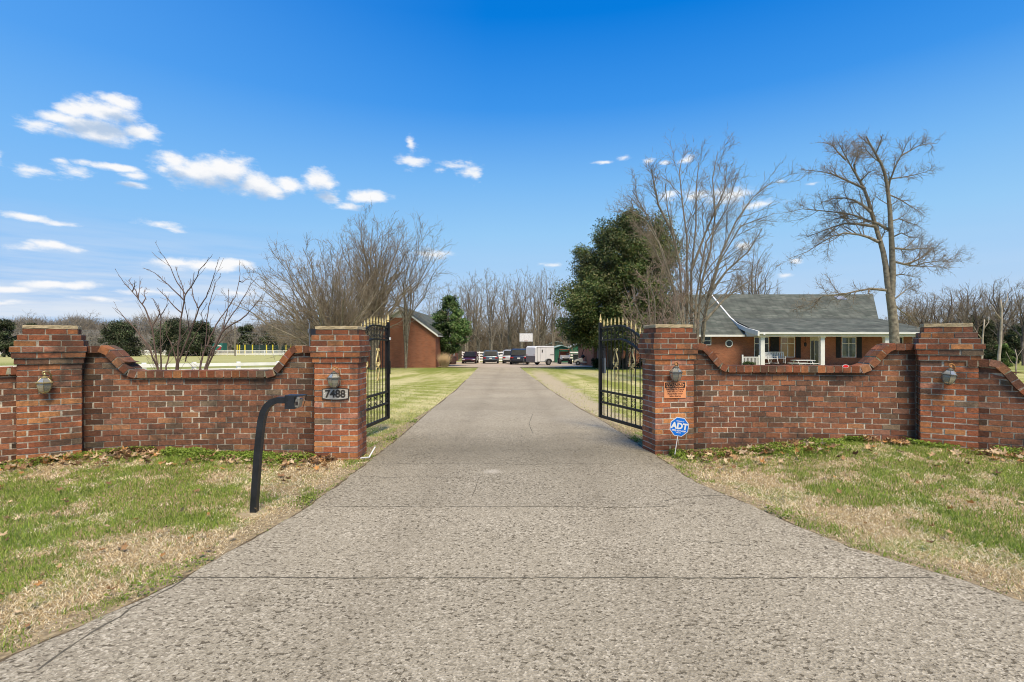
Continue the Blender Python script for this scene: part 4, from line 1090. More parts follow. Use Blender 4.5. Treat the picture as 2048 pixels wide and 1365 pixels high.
# ------------------------------------------------------------------ fences
def rail_fence(pts, posts, zs, label, h, rails=4, rw=.14, mate='fencewhite', group=None):
    """pts world polyline [(x,y)], posts count, z from the terrain"""
    o = V((pts[0][0], pts[0][1], base_z(pts[0][1]))); cam_ = V((0, 0, 0))
    t = thing('rail_fence', label, 'fence', o, 0, group)
    P = [V((x, y, (zs if zs is not None else base_z(y)))) for x, y in pts]
    ln = [0]
    for a, b_ in zip(P[:-1], P[1:]): ln.append(ln[-1] + (b_ - a).length)
    def pt(d):
        for i in range(len(P) - 1):
            if d <= ln[i + 1] + 1e-6: f = (d - ln[i]) / (ln[i + 1] - ln[i]); return P[i].lerp(P[i + 1], f), (P[i + 1] - P[i]).normalized()
    mp = [pt(ln[-1] * i / (posts - 1)) for i in range(posts)]
    for p, dr in mp:
        mb = MB(); a = math.atan2(dr.y, dr.x); mb.box(p - o + V((0, 0, h / 2 - .05)), (.12, .12, h + .14), rot=Matrix.Rotation(a, 3, 'Z')); mb.build('post', M[mate], t)
    for k in range(rails):
        z = h - rw / 2 - .02 - k * (h - .22) / max(1, rails - .55) ; mb = MB()
        for (p, d1), (q, d2) in zip(mp[:-1], mp[1:]):
            d = (q - p); n = V((-d.y, d.x, 0)).normalized() * -.08
            if n.dot(V((p.x, p.y, 0))) > 0: n = -n
            mb.frame((p + q) / 2 - o + n + V((0, 0, z)), d / 2, n.normalized() * .018, V((0, 0, rw / 2)))
        mb.build('rail', M[mate], t)
    return t
rail_fence([gx_ for gx_ in [(-6.6, 68), (13.8, 68)]], 10, None, 'long white four rail fence behind the parked cars', 1.42, 4, .17)
rail_fence([(-15.6, 14.1), (-12.54, 17.5), (-9.41, 21), (-7.5, 23.1)], 9, None, 'nearer low white board fence crossing the left lawn', .92, 4, .12)
rail_fence([(-150, 122), (-92, 128), (-40, 120)], 46, None, 'far white paddock fence along the road beyond the left field', 1.3, 4, .18)
rail_fence([(18, 17.2), (40, 22)], 8, -.12, 'white board fence at the far right beyond the curved wall', .62, 2, .13)

# ------------------------------------------------------------------ yellow-posted screen, lorry, pole
def screen():
    Y = 138; t = thing('practice_screen', 'dark green screen divided by bright yellow posts beyond the field', 'screen', (gX(470, Y), Y, 0))
    z0, z1 = EYE + (CY - 707) * Y / F, EYE + (CY - 690.5) * Y / F
    w = gX(586, Y) - gX(470, Y)
    mb = MB(); mb.bbox((0, 0, z0), (w, .1, z1 - .05)); mb.build('mesh_screen', mat('dark_green_mesh', (.012, .035, .03), .8), t)
    yel = mat('yellow_paint', (.75, .62, .06), .5, 0, .1)
    for px in (475, 479.5, 490.5, 505.5, 533.5, 546, 559, 572.5, 582):
        x = gX(px, Y) - gX(470, Y); mb = MB(); mb.bbox((x - .13, -.2, z0 - .3), (x + .13, .0, z1)); mb.build('yellow_post', yel, t)
    for px in (481, 508, 519, 535.5, 548, 561, 574):
        x = gX(px, Y) - gX(470, Y); mb = MB(); mb.bbox((x - .5, -.12, (z0 + z1) / 2 - .05), (x + .5, -.05, (z0 + z1) / 2 + .08)); mb.build('crossbar', M['greymetal'], t)
    mb = MB(); x = gX(519, Y) - gX(470, Y); mb.bbox((x - .08, -.2, z0 - .3), (x + .08, 0, z1)); mb.build('grey_post', M['greymetal'], t)
screen()
def lorry():
    Y = 136; x = gX(437, Y); z = EYE + (CY - 707) * Y / F
    t = thing('box_truck', 'green box truck with white swoosh and red mark passing behind the far fence', 'truck', (x, Y, z))
    gr = mat('truck_green', (.03, .16, .13), .4); wh = M['white']; rd = mat('truck_red', (.5, .02, .04), .4)
    mb = MB(); mb.box((0, 0, 1.65), (3.3, 2.2, 1.9)); mb.build('cargo_box', gr, t)
    mb = MB(); mb.prism([(-1.6, 0), (-.9, .9), (.2, 1.3), (1.3, 1.15), (1.5, .8), (.6, .95), (-.4, .75), (-1.2, 0)][::-1], lambda a, b, w: (a, -1.11 - w, b + .9), .02); mb.build('swoosh', wh, t)
    mb = MB(); mb.prism([(.2, 0), (1.0, .7), (1.5, .9), (1.2, .1)][::-1], lambda a, b, w: (a, -1.14 - w, b + .85), .02); mb.build('red_mark', rd, t)
    mb = MB(); mb.box((-2.4, 0, 1.1), (1.4, 2.0, 1.5), taper=.85); mb.build('cab', gr, t)
    for xx in (-2.3, .9): mb = MB(); mb.tube([(xx, -1.1, .4), (xx, -.8, .4)], .42, 14); mb.build('wheel', M['rubber'], t)
lorry()
def utility_pole(px, pytop, Y, label):
    x = gX(px, Y); z0 = -2.6; z1 = EYE + (CY - pytop) * Y / F
    t = thing('utility_pole', label, 'pole', (x, Y, z0))
    mb = MB(); mb.tube([(0, 0, 0), (0, 0, z1 - z0)], [.17, .11], 8); mb.build('shaft', M['bark'], t)
    mb = MB(); mb.box((0, -.15, z1 - z0 - .6), (1.7, .1, .12)); mb.build('crossarm', M['bark'], t)
    for s in (-.7, .7): mb = MB(); mb.lathe([(.05, 0), (.07, .1), (.03, .2)], (s, -.15, z1 - z0 - .54), 6); mb.build('insulator', M['greymetal'], t)
    return V((x, Y, z1))
pA = utility_pole(470, 641, 118, 'wooden utility pole standing left of the yellow-posted screen')
mb = MB()
for k, dz in enumerate((0, -.5, -2.5, -3.2)):
    a = pA + V((-.7 + .5 * k, 0, dz)); b_ = V((-190, 150, pA.z + dz + 2))
    pts = [a.lerp(b_, i / 16) + V((0, 0, -3.2 * 4 * (i / 16) * (1 - i / 16))) for i in range(17)]
    mb.tube(pts, .022, 3)
    b_ = V((-20, 128, pA.z + dz)); pts = [a.lerp(b_, i / 10) + V((0, 0, -1.2 * 4 * (i / 10) * (1 - i / 10))) for i in range(11)]
    mb.tube(pts, .022, 3)
o = mb.build('power_lines', M['greymetal']); tag(o, 'thin power lines strung from the wooden utility pole', 'power lines')

# ------------------------------------------------------------------ vehicles
def paint(name, c, rough=.25, met=.3): return mat(name, c, rough, met, .06, 4, coat=.6)
M['carglass'] = mat('car_glass', (.022, .024, .025), .25, 0, .2, 3, spec=.08)
M['tail'] = mat('tail_light', (.35, .01, .012), .2, 0, .1, 20, spec=.8)
M['head'] = mat('head_light', (.6, .62, .64), .12, .1, .1, 20, spec=.9)
M['plate'] = mat('number_plate', (.6, .62, .6), .5)
def car(label, name, L_, W_, H_, pm, px, pyb, rz, Y=None, suv=True, face='rear', plate=True):
    """car pointing along local +Y (front); local origin on the ground in the middle"""
    x, y = at(px, pyb)
    if Y: x, y = gX(px, Y), Y
    t = thing(name, label, 'car', (x, y, base_z(y) + .022), rz)
    h = L_ / 2; w = W_ / 2; gc = .2 if suv else .16
    # stations front(+)->rear(-): (y, halfwidth, z low, z belt)
    belt = H_ * .60
    if suv: st = [(-h, .86, .42, belt * .82), (-h + .06, .93, gc + .08, belt * .97), (-h + .35, .98, gc, belt), (-h * .3, 1, gc, belt), (h * .35, 1, gc, belt * .97), (h * .55, .98, gc, belt * .93), (h - .35, .95, gc, belt * .82), (h - .06, .86, gc + .06, belt * .72), (h, .74, .4, belt * .55)]
    else: st = [(-h, .82, .40, belt * .84), (-h + .08, .90, gc + .08, belt * .95), (-h + .5, .97, gc, belt), (-h * .3, 1, gc, belt), (h * .3, 1, gc, belt * .95), (h * .5, .98, gc, belt * .87), (h - .4, .95, gc, belt * .76), (h - .08, .86, gc + .06, belt * .66), (h, .72, .38, belt * .52)]
    def ring(y_, k, z0, z1):
        ww = w * k; zm = z0 + (z1 - z0) * .55
        half = [(ww * .80, z0), (ww * .97, z0 + .08), (ww, zm), (ww * .975, z1 - .06), (ww * .90, z1 + .0), (ww * .5, z1 + .025)]
        return [(a, y_, b) for a, b in half] + [(-a, y_, b) for a, b in half[::-1]]
    mb = MB(); vs = []; fs = []
    for s in st: vs += ring(*s)
    n = 12
    for i in range(len(st) - 1):
        for k in range(n): fs.append((i * n + k, i * n + (k + 1) % n, (i + 1) * n + (k + 1) % n, (i + 1) * n + k))
    fs.append(tuple(reversed(range(n)))); fs.append(tuple(range((len(st) - 1) * n, len(st) * n)))
    mb.add(vs, fs); body = mb.build('body', pm, t, smooth_=True)
    bv = body.modifiers.new('s', 'SUBSURF'); bv.levels = 1; bv.render_levels = 1
    # cabin
    if suv: cab = [(-h + .10, .84, 0), (-h + .42, .80, .86), (-h + .75, .78, .97), (-.1 * h, .78, 1), (.18 * h, .78, .96), (.52 * h, .88, 0)]
    else: cab = [(-h + .45, .84, 0), (-h + 1.15, .74, .88), (-h + 1.5, .72, .98), (-.05 * h, .72, 1), (.1 * h, .73, .96), (.5 * h, .88, 0)]
    top = H_ - belt - .03
    mb = MB(); vs = []; fs = []
    for (y_, k, f) in cab:
        z1 = belt - .02 + top * f; kb = .93
        vs += [(w * kb, y_ , belt - .04), (w * (kb + (k - kb) * max(f, .3)), y_, z1), (-w * (kb + (k - kb) * max(f, .3)), y_, z1), (-w * kb, y_, belt - .04)]
    for i in range(len(cab) - 1):
        for k in range(4): fs.append((i * 4 + k, (i + 1) * 4 + k, (i + 1) * 4 + (k + 1) % 4, i * 4 + (k + 1) % 4))
    mb.add(vs, fs); mb.build('glasshouse', M['carglass'], t)
    # roof skin and pillars
    mb = MB(); R = [(y_, w * (.93 + (k - .93) * max(f, .3)), belt - .02 + top * f) for y_, k, f in cab]
    a, b_, c_, d_, e_ = R[1], R[2], R[3], R[4], R[5]
    seq = R[1:5]; vs = []; fs = []
    for (y_, ww, z) in seq: vs += [(ww * 1.01, y_, z - .05), (ww * .93, y_, z + .025), (-ww * .93, y_, z + .025), (-ww * 1.01, y_, z - .05)]
    for i in range(3):
        for k in range(3): fs.append((i * 4 + k, (i + 1) * 4 + k, (i + 1) * 4 + k + 1, i * 4 + k + 1))
    fs.append((0, 1, 2, 3)); fs.append((15, 14, 13, 12))
    mb.add(vs, fs)
    for s in (-1, 1):
        for (p, q, r_) in ((R[0], R[1], .05), (R[4], R[5], .035)):
            mb.tube([(s * p[1], p[0], belt - .02 if p[2] < belt else p[2]), (s * q[1], q[0], belt - .02 if q[2] < belt else q[2])], r_, 5)
        mb.tube([(s * w * .94, -.05 * h, belt - .03), (s * R[3][1], -.05 * h, R[3][2] - .02)], .035, 4)
        if suv: mb.tube([(s * w * .93, -.5 * h, belt - .03), (s * R[2][1], -.47 * h, R[2][2] - .02)], .05, 4)
    mb.build('roof', pm, t, smooth_=False)
    if suv:
        for s in (-1, 1): mb = MB(); mb.tube([(s * w * .70, -h + .7, H_ + .0), (s * w * .70, -h + .8, H_ + .05), (s * w * .70, .15 * h, H_ + .05), (s * w * .70, .2 * h, H_ + .0)], .018, 5); mb.build('roof_rail', M['black'], t)
    rw = .36 if suv else .33
    for sy in (-h * .58, h * .62):
        for s in (-1, 1):
            wh = thing_part('wheel', t, (s * (w - .10), sy, rw))
            mb = MB(); mb.lathe([(rw * .62, -.11), (rw * .93, -.115), (rw, -.07), (rw, .07), (rw * .93, .115), (rw * .62, .11)], (0, 0, 0), 20, axis=Matrix.Rotation(math.radians(90), 3, 'Y')); mb.build('tyre', M['rubber'], wh)
            mb = MB(); mb.lathe([(.04, -.122), (rw * .6, -.113), (rw * .62, .113), (.04, .122)], (0, 0, 0), 10, axis=Matrix.Rotation(math.radians(90), 3, 'Y')); mb.build('rim', M['chrome'], wh)
            mb = MB(); mb.lathe([(rw * 1.17, -.02), (rw * 1.17, .02)], (s * (w - .012), sy, rw + .02), 18, axis=Matrix.Rotation(math.radians(90), 3, 'Y')); mb.build('wheel_arch', M['dark'], t)
    # rear
    zb_ = belt * .74
    for s in (-1, 1):
        mb = MB(); mb.box((s * w * .74, -h + .02, zb_ + .02), (w * .34, .12, .13 if suv else .11), rot=Matrix.Rotation(s * .18, 3, 'Z')); mb.build('taillight', M['tail'], t)
        mb = MB(); mb.box((s * w * .70, h - .13, belt * .62), (w * .36, .22, .12), rot=Matrix.Rotation(-s * .35, 3, 'Z')); mb.build('headlight', M['head'], t)
        mb = MB(); mb.box((s * (w + .09), h * .34, belt + .07), (.17, .10, .13), taper=.8); mb.build('wing_mirror', pm, t)
    mb = MB(); mb.box((0, -h - .0, gc + .18), (W_ * .84, .14, .17)); mb.build('rear_bumper', M['black'], t)
    mb = MB(); mb.box((0, h - .02, gc + .13), (W_ * .72, .12, .12)); mb.box((0, h - .02, belt * .52), (W_ * .42, .10, .10)); mb.build('grille', M['black'], t)
    mb = MB(); mb.box((0, -h - .03, zb_ - .05), (.31, .02, .15)); mb.build('number_plate', M['plate'], t)
    # rear window is a dark sloped pane of its own
    mb = MB(); a = R[0]; b_ = R[1]; q = .86
    mb.add([(-a[1] * q, a[0] - .02, belt + .02), (a[1] * q, a[0] - .02, belt + .02), (b_[1] * q, b_[0] - .03, b_[2] - .06), (-b_[1] * q, b_[0] - .03, b_[2] - .06)], [(0, 1, 2, 3)]); mb.build('rear_window', M['carglass'], t)
    return t
def thing_part(name, parent, loc):
    o = bpy.data.objects.new(name, None); C.objects.link(o); o.parent = parent; o.location = loc; o.empty_display_size = .1; return o
car('dark maroon sedan parked nose out by the white fence', 'parked_car', 4.6, 1.70, 1.46, paint('maroon', (.07, .008, .014)), 941, 726, math.radians(179), Y=62.5, suv=False)
car('blue grey SUV seen from behind in the middle of the court', 'parked_car', 4.6, 1.86, 1.63, paint('slate_blue', (.10, .14, .18)), 982, 727, math.radians(1), Y=62.5)
car('white SUV half hidden behind the navy SUV', 'parked_car', 4.8, 1.92, 1.72, paint('pearl_white', (.62, .62, .60)), 1023, 726, math.radians(-4), Y=63.0)
car('dark navy SUV parked beside the white trailer', 'parked_car', 5.0, 1.98, 1.80, paint('navy', (.018, .024, .045)), 1040, 730, math.radians(-4), Y=57.5)
car('silver car standing beyond the white fence behind the SUVs', 'parked_car', 4.7, 1.85, 1.5, paint('silver_pale', (.55, .56, .55)), 1010, 716, math.radians(80), Y=73, suv=False)

def trailer():
    Y = 53.5; x = gX(1080, Y)
    t = thing('cargo_trailer', 'white enclosed cargo trailer with a dark stone guard on its nose', 'trailer', (x, Y, base_z(Y) + .02), 0)
    t.rotation_euler = (0, 0, math.radians(126))
    # local: +Y = nose direction ; nose should look to camera-left
    wht = mat('trailer_white', (.70, .71, .72), .4, 0, .04, 2)
    L_, W_ = 2.5, 1.6; z0, z1 = .36, 1.98
    mb = MB(); r = .07
    prof = [(-W_ / 2, z0), (W_ / 2, z0), (W_ / 2, z1 - r), (W_ / 2 - r * .3, z1 - r * .3), (W_ / 2 - r, z1), (-W_ / 2 + r, z1), (-W_ / 2 + r * .3, z1 - r * .3), (-W_ / 2, z1 - r)]
    n = len(prof); vs = []
    for y in (-L_ / 2, L_ / 2 - .18): vs += [(a, y, b) for a, b in prof]
    vs += [(a * .97, L_ / 2, b if b < z1 - r - .01 else b - .14) for a, b in prof]
    fs = [tuple(range(n)), tuple(reversed(range(2 * n, 3 * n)))]
    for i in range(2):
        for k in range(n): k2 = (k + 1) % n; fs.append((i * n + k, (i + 1) * n + k, (i + 1) * n + k2, i * n + k2))
    mb.add(vs, fs); mb.build('box_body', wht, t)
    mb = MB(); mb.bbox((-W_ / 2 - .012, L_ / 2 - .25, z0), (-W_ / 2 - .002, L_ / 2 - .19, z1 - .1)); mb.bbox((-W_ / 2 - .012, -L_ / 2, z0), (-W_ / 2 - .002, L_ / 2 - .25, z0 + .05)); mb.bbox((-W_ / 2 - .012, -L_ / 2, z1 - .12), (-W_ / 2 - .002, L_ / 2 - .25, z1 - .08)); mb.build('edge_trim', M['greymetal'], t)
    mb = MB(); mb.bbox((-W_ / 2 * .96, L_ / 2 + .003, z0 + .02), (W_ / 2 * .96, L_ / 2 + .015, z0 + .62)); mb.build('stone_guard', mat('stone_guard', (.16, .15, .17), .5, .3), t)
    mb = MB(); mb.bbox((-W_ / 2 - .022, .30, 1.32), (-W_ / 2 - .002, .42, 1.62)); mb.build('side_vent', M['dark'], t)
    mb = MB(); mb.bbox((-W_ / 2 - .022, -L_ / 2 + .05, 1.05), (-W_ / 2 - .002, -L_ / 2 + .55, 1.10)); mb.build('door_latch', M['dark'], t)
    mb = MB(); mb.bbox((-W_ / 2 - .006, -.15, z0 + .06), (-W_ / 2 - .002, -.13, z1 - .14)); mb.bbox((-W_ / 2 - .006, .6, z0 + .06), (-W_ / 2 - .002, .62, z1 - .14)); mb.build('panel_seam', M['greymetal'], t)
    for s in (-1, 1):
        wh = thing_part('wheel', t, (s * (W_ / 2 + .13), -.35, .33)); ax = Matrix.Rotation(math.radians(90), 3, 'Y')
        mb = MB(); mb.lathe([(.2, -.1), (.31, -.1), (.33, -.06), (.33, .06), (.31, .1), (.2, .1)], (0, 0, 0), 18, axis=ax); mb.build('tyre', M['rubber'], wh)
        mb = MB(); mb.lathe([(.03, -.108), (.19, -.103), (.20, .103), (.03, .108)], (0, 0, 0), 10, axis=ax); mb.build('rim', M['greymetal'], wh)
        mb = MB()
        for k in range(8):
            a0, a1 = math.pi * k / 8, math.pi * (k + 1) / 8; R_ = .42
            mb.poly([(s * (W_ / 2 + .005), -.35 + R_ * math.cos(a0), .33 + .36 * math.sin(a0)), (s * (W_ / 2 + .26), -.35 + R_ * math.cos(a0), .33 + .36 * math.sin(a0)), (s * (W_ / 2 + .26), -.35 + R_ * math.cos(a1), .33 + .36 * math.sin(a1)), (s * (W_ / 2 + .005), -.35 + R_ * math.cos(a1), .33 + .36 * math.sin(a1))])
        mb.build('fender', M['greymetal'], t)
        mb = MB(); mb.box((s * (W_ / 2 - .2), L_ / 2 + .02, z0 + .72), (.1, .03, .06)); mb.build('marker_light', M['tail'], t)
    mb = MB(); mb.tube([(-.6, L_ / 2 - .1, .34), (0, L_ / 2 + 1.0, .36)], .04, 4); mb.tube([(.6, L_ / 2 - .1, .34), (0, L_ / 2 + 1.0, .36)], .04, 4); mb.box((0, L_ / 2 + 1.05, .38), (.12, .25, .1)); mb.build('tongue', M['black'], t)
    mb = MB(); mb.tube([(.1, L_ / 2 + .8, .0), (.1, L_ / 2 + .8, .75)], .035, 8); mb.build('jack', M['greymetal'], t)
trailer()

def hoop():
    Y = 61; x = gX(1052, Y); zb_ = base_z(Y)
    t = thing('basketball_hoop', 'white basketball backboard on a rusty pole above the cars', 'basketball hoop', (x, Y, zb_))
    z0, z1 = EYE + (CY - 684) * Y / F - zb_, EYE + (CY - 668) * Y / F - zb_; w = (1065 - 1039) * Y / F / 2
    mb = MB(); mb.box((0, -.5, (z0 + z1) / 2), (2 * w, .04, z1 - z0)); mb.build('backboard', mat('backboard_white', (.78, .78, .76), .5), t)
    mb = MB()
    for a, b_ in (((-w, z0), (w, z0)), ((-w, z1), (w, z1)), ((-w, z0), (-w, z1)), ((w, z0), (w, z1))): mb.tube([(a[0], -.5, a[1]), (b_[0], -.5, b_[1])], .022, 4)
    mb.build('edge_frame', M['greymetal'], t)
    mb = MB(); mb.tube([(0, .1, 0), (0, .1, z0 + .1)], .06, 8); mb.tube([(0, .1, z0 - .2), (0, -.48, z0 + .3)], .04, 6); mb.build('pole', mat('rusty_pole', (.16, .07, .045), .8), t)
    mb = MB(); c = (0, -.78, z0 + .14); mb.tube([(c[0] + .23 * math.cos(a * math.pi / 8), c[1] + .23 * math.sin(a * math.pi / 8), c[2]) for a in range(17)], .012, 5); mb.build('rim', mat('rim_orange', (.45, .09, .03), .5), t)
hoop()

def small_tyre(parent, loc, r=.26, w=.2):
    wh = thing_part('wheel', parent, loc); ax = Matrix.Rotation(math.radians(90), 3, 'Y')
    mb = MB(); mb.lathe([(r * .5, -w / 2), (r * .93, -w / 2), (r, -w * .3), (r, w * .3), (r * .93, w / 2), (r * .5, w / 2)], (0, 0, 0), 16, axis=ax); mb.build('tyre', M['rubber'], wh)
    mb = MB(); mb.lathe([(.03, -w * .53), (r * .48, -w * .5), (r * .5, w * .5), (.03, w * .53)], (0, 0, 0), 8, axis=ax); mb.build('rim', M['greymetal'], wh)
def utv():
    Y = 59.5; x = gX(1129.5, Y)
    t = thing('utility_vehicle', 'silver side-by-side utility vehicle facing the camera by the green shed', 'buggy', (x, Y, base_z(Y) + .02), math.radians(180))
    sv = paint('buggy_silver', (.42, .43, .45)); rr = mat('brown_seats', (.28, .11, .05), .7)
    mb = MB(); mb.add([(-.5, 1.15, .55), (.5, 1.15, .55), (.6, .4, .5), (-.6, .4, .5), (-.42, 1.12, .80), (.42, 1.12, .80), (.58, .4, 1.02), (-.58, .4, 1.02)], [(3, 2, 1, 0), (4, 5, 6, 7), (0, 1, 5, 4), (1, 2, 6, 5), (2, 3, 7, 6), (3, 0, 4, 7)]); mb.build('bonnet', sv, t)
    mb = MB(); mb.box((0, 1.17, .52), (.7, .10, .30)); mb.box((0, 0, .42), (1.2, 1.4, .16)); mb.build('chassis', M['black'], t)
    for s in (-1, 1): mb = MB(); mb.box((s * .33, 1.13, .76), (.24, .10, .12)); mb.build('headlight', M['head'], t)
    mb = MB(); mb.box((0, -.15, .75), (1.2, .5, .18)); mb.box((0, -.40, 1.12), (1.2, .14, .62)); mb.build('seat', rr, t)
    mb = MB()
    for s in (-1, 1): mb.tube([(s * .6, .5, .95), (s * .55, .15, 1.62), (s * .55, -.75, 1.62), (s * .6, -.85, .6)], .03, 5)
    mb.tube([(-.55, .15, 1.62), (.55, .15, 1.62)], .03, 5); mb.tube([(-.55, -.75, 1.62), (.55, -.75, 1.62)], .03, 5); mb.build('roll_cage', M['black'], t)
    mb = MB(); mb.box((0, -.3, 1.66), (1.14, 1.0, .05)); mb.build('roof', rr, t)
    mb = MB(); mb.tube([(-.3, .35, 1.0), (-.3, .2, 1.18)], .16, 12); mb.build('steering_wheel', M['black'], t)
    mb = MB(); mb.box((0, -1.15, .78), (1.2, .7, .32)); mb.build('cargo_bed', M['black'], t)
    for sy in (.85, -.95):
        for s in (-1, 1): small_tyre(t, (s * .62, sy, .31), .31, .24)
utv()
def golf_cart():
    Y = 52.5; x = gX(1171, Y)
    t = thing('golf_cart', 'cream golf cart parked side on behind the right gate', 'golf cart', (x, Y, base_z(Y) + .02), math.radians(84))
    cr = mat('cart_cream', (.60, .56, .42), .5)
    mb = MB(); mb.add([(-.55, .2, .3), (.55, .2, .3), (.48, 1.15, .35), (-.48, 1.15, .35), (-.55, .35, .78), (.55, .35, .78), (.46, 1.1, .52), (-.46, 1.1, .52)], [(3, 2, 1, 0), (4, 5, 6, 7), (0, 1, 5, 4), (1, 2, 6, 5), (2, 3, 7, 6), (3, 0, 4, 7)]); mb.box((0, -.3, .34), (1.1, 1.2, .10)); mb.box((0, -.75, .55), (1.1, .75, .36)); mb.build('body', cr, t)
    mb = MB(); mb.box((0, -.35, .76), (1.05, .5, .10)); mb.box((0, -.60, 1.0), (1.05, .10, .42)); mb.build('seat', mat('cart_seat', (.5, .46, .36), .7), t)
    mb = MB()
    for s in (-1, 1): mb.tube([(s * .5, .45, .75), (s * .48, .15, 1.72)], .022, 5); mb.tube([(s * .5, -.75, .7), (s * .48, -.85, 1.72)], .022, 5)
    mb.build('canopy_struts', M['black'], t)
    mb = MB(); mb.box((0, -.35, 1.75), (1.1, 1.3, .06)); mb.build('canopy', mat('canopy_pale', (.42, .42, .36), .6), t)
    mb = MB(); mb.tube([(-.25, .38, .80), (-.25, .12, 1.0)], .15, 12); mb.build('steering_wheel', M['black'], t)
    for sy in (.78, -.85):
        for s in (-1, 1): small_tyre(t, (s * .5, sy, .23), .23, .18)
golf_cart()
def shed(px0, px1, pyt, pyb, Y, dep, label, cg, rc, name='garden_shed', cat='shed', doors=True):
    x0, x1 = gX(px0, Y), gX(px1, Y); zb_ = base_z(Y) - .1; zt = EYE + (CY - pyt) * Y / F; w = x1 - x0; zr_ = zt + w * .16
    t = thing(name, label, cat, ((x0 + x1) / 2, Y, zb_)); h = zt - zb_
    mb = MB(); mb.bbox((-w / 2, 0, 0), (w / 2, dep, h)); mb.add([(-w / 2, 0, h), (w / 2, 0, h), (0, 0, zr_ - zb_)], [(0, 1, 2)])
    k = 0; x = -w / 2 + .1
    while x < w / 2: mb.bbox((x, -.02, .0), (x + .04, -.002, h)); x += .25
    mb.build('wall', cg, t)
    mb = MB()
    for s in (-1, 1): mb.add([(0, -.25, zr_ - zb_ + .05), (s * (w / 2 + .15), -.25, h), (s * (w / 2 + .15), dep + .2, h), (0, dep + .2, zr_ - zb_ + .05), (0, -.25, zr_ - zb_ + .12), (s * (w / 2 + .15), -.25, h + .07), (s * (w / 2 + .15), dep + .2, h + .07), (0, dep + .2, zr_ - zb_ + .12)], [(0, 1, 2, 3), (7, 6, 5, 4), (0, 4, 5, 1), (1, 5, 6, 2)])
    mb.build('roof', rc, t)
    if doors:
        mb = MB(); mb.bbox((-w * .28, -.05, .05), (w * .28, -.022, h * .86)); mb.build('door', cg, t)
        mb = MB(); mb.bbox((-.02, -.06, .05), (.02, -.051, h * .86)); mb.build('door_gap', M['dark'], t)
gs = mat('shed_green', (.012, .10, .055), .5, 0, .1, 3); gs2 = mat('barn_green', (.02, .13, .075), .5, 0, .1, 2); pr_ = mat('pale_roof', (.30, .42, .38), .5, 0, .15, 3); wr_ = mat('white_roof', (.55, .6, .6), .5)
shed(1110, 1136, 697, 723, 66, 3, 'small dark green garden shed beside the white fence', gs, pr_)
shed(1139, 1186, 697, 712, 84, 12, 'long green metal barn with pale roof behind the fence', gs2, wr_, 'metal_barn', 'barn', False)
shed(1092, 1138, 692, 712, 92, 9, 'pale green roofed outbuilding behind the garden shed', gs2, pr_, 'outbuilding', 'building', False)
# bin, planter barrel
def wbin():
    Y = 65; x = gX(1151, Y); t = thing('wheelie_bin', 'dark green wheeled rubbish bin before the white fence', 'bin', (x, Y, base_z(Y) + .02))
    mb = MB(); mb.add([(-.24, -.26, .05), (.24, -.26, .05), (.24, .26, .05), (-.24, .26, .05), (-.30, -.33, 1.05), (.30, -.33, 1.05), (.30, .33, 1.05), (-.30, .33, 1.05)], [(3, 2, 1, 0), (4, 5, 6, 7), (0, 1, 5, 4), (1, 2, 6, 5), (2, 3, 7, 6), (3, 0, 4, 7)]); bn = mat('bin_dark', (.012, .02, .018), .5); mb.build('body', bn, t)
    mb = MB(); mb.box((0, -.02, 1.09), (.66, .74, .08), taper=.9); mb.build('lid', bn, t)
    for s in (-1, 1): mb = MB(); mb.tube([(s * .26, .3, .12), (s * .20, .3, .12)], .12, 10); mb.build('wheel', M['rubber'], t)
wbin()
def barrel():
    Y = 56.5; x = gX(904.5, Y) ; t = thing('planter_barrel', 'brown planter barrel at the corner of the garage', 'planter', (x, Y, base_z(Y)))
    mb = MB(); mb.lathe([(.38, 0), (.46, .3), (.48, .5), (.45, .8), (.40, .98), (.36, .98), (.34, .88)], (0, 0, 0), 16); mb.build('staves', mat('barrel_brown', (.06, .028, .022), .6), t)
    for z, r in ((.2, .44), (.78, .462)): mb = MB(); mb.lathe([(r, 0), (r + .012, .02), (r, .04)], (0, 0, z), 16); mb.build('hoop', M['black'], t)
barrel()
# distant house on the far right
def far_house():
    Y = 95; x = gX(2062, Y); zb_ = base_z(Y); t = thing('distant_house', 'distant house with pale orange roof at the right edge', 'house', (x, Y, zb_))
    mb = MB(); mb.bbox((-7, 0, 0), (7, 8, 2.9)); mb.build('wall', M['housebrick'], t)
    mb = MB(); mb.add([(-7.5, -.5, 2.8), (7.5, -.5, 2.8), (4.5, 4, 4.9), (-4.5, 4, 4.9), (-7.5, 8.5, 2.8), (7.5, 8.5, 2.8)], [(0, 1, 2, 3), (0, 3, 4), (1, 5, 2), (3, 2, 5, 4)]); mb.build('roof', mat('orange_roof', (.50, .25, .14), .8, 0, .1, 2), t)
    for xx in (-4, 0, 4): window(t, xx - .5, xx + .5, .9, 2.2, -.05)
far_house()
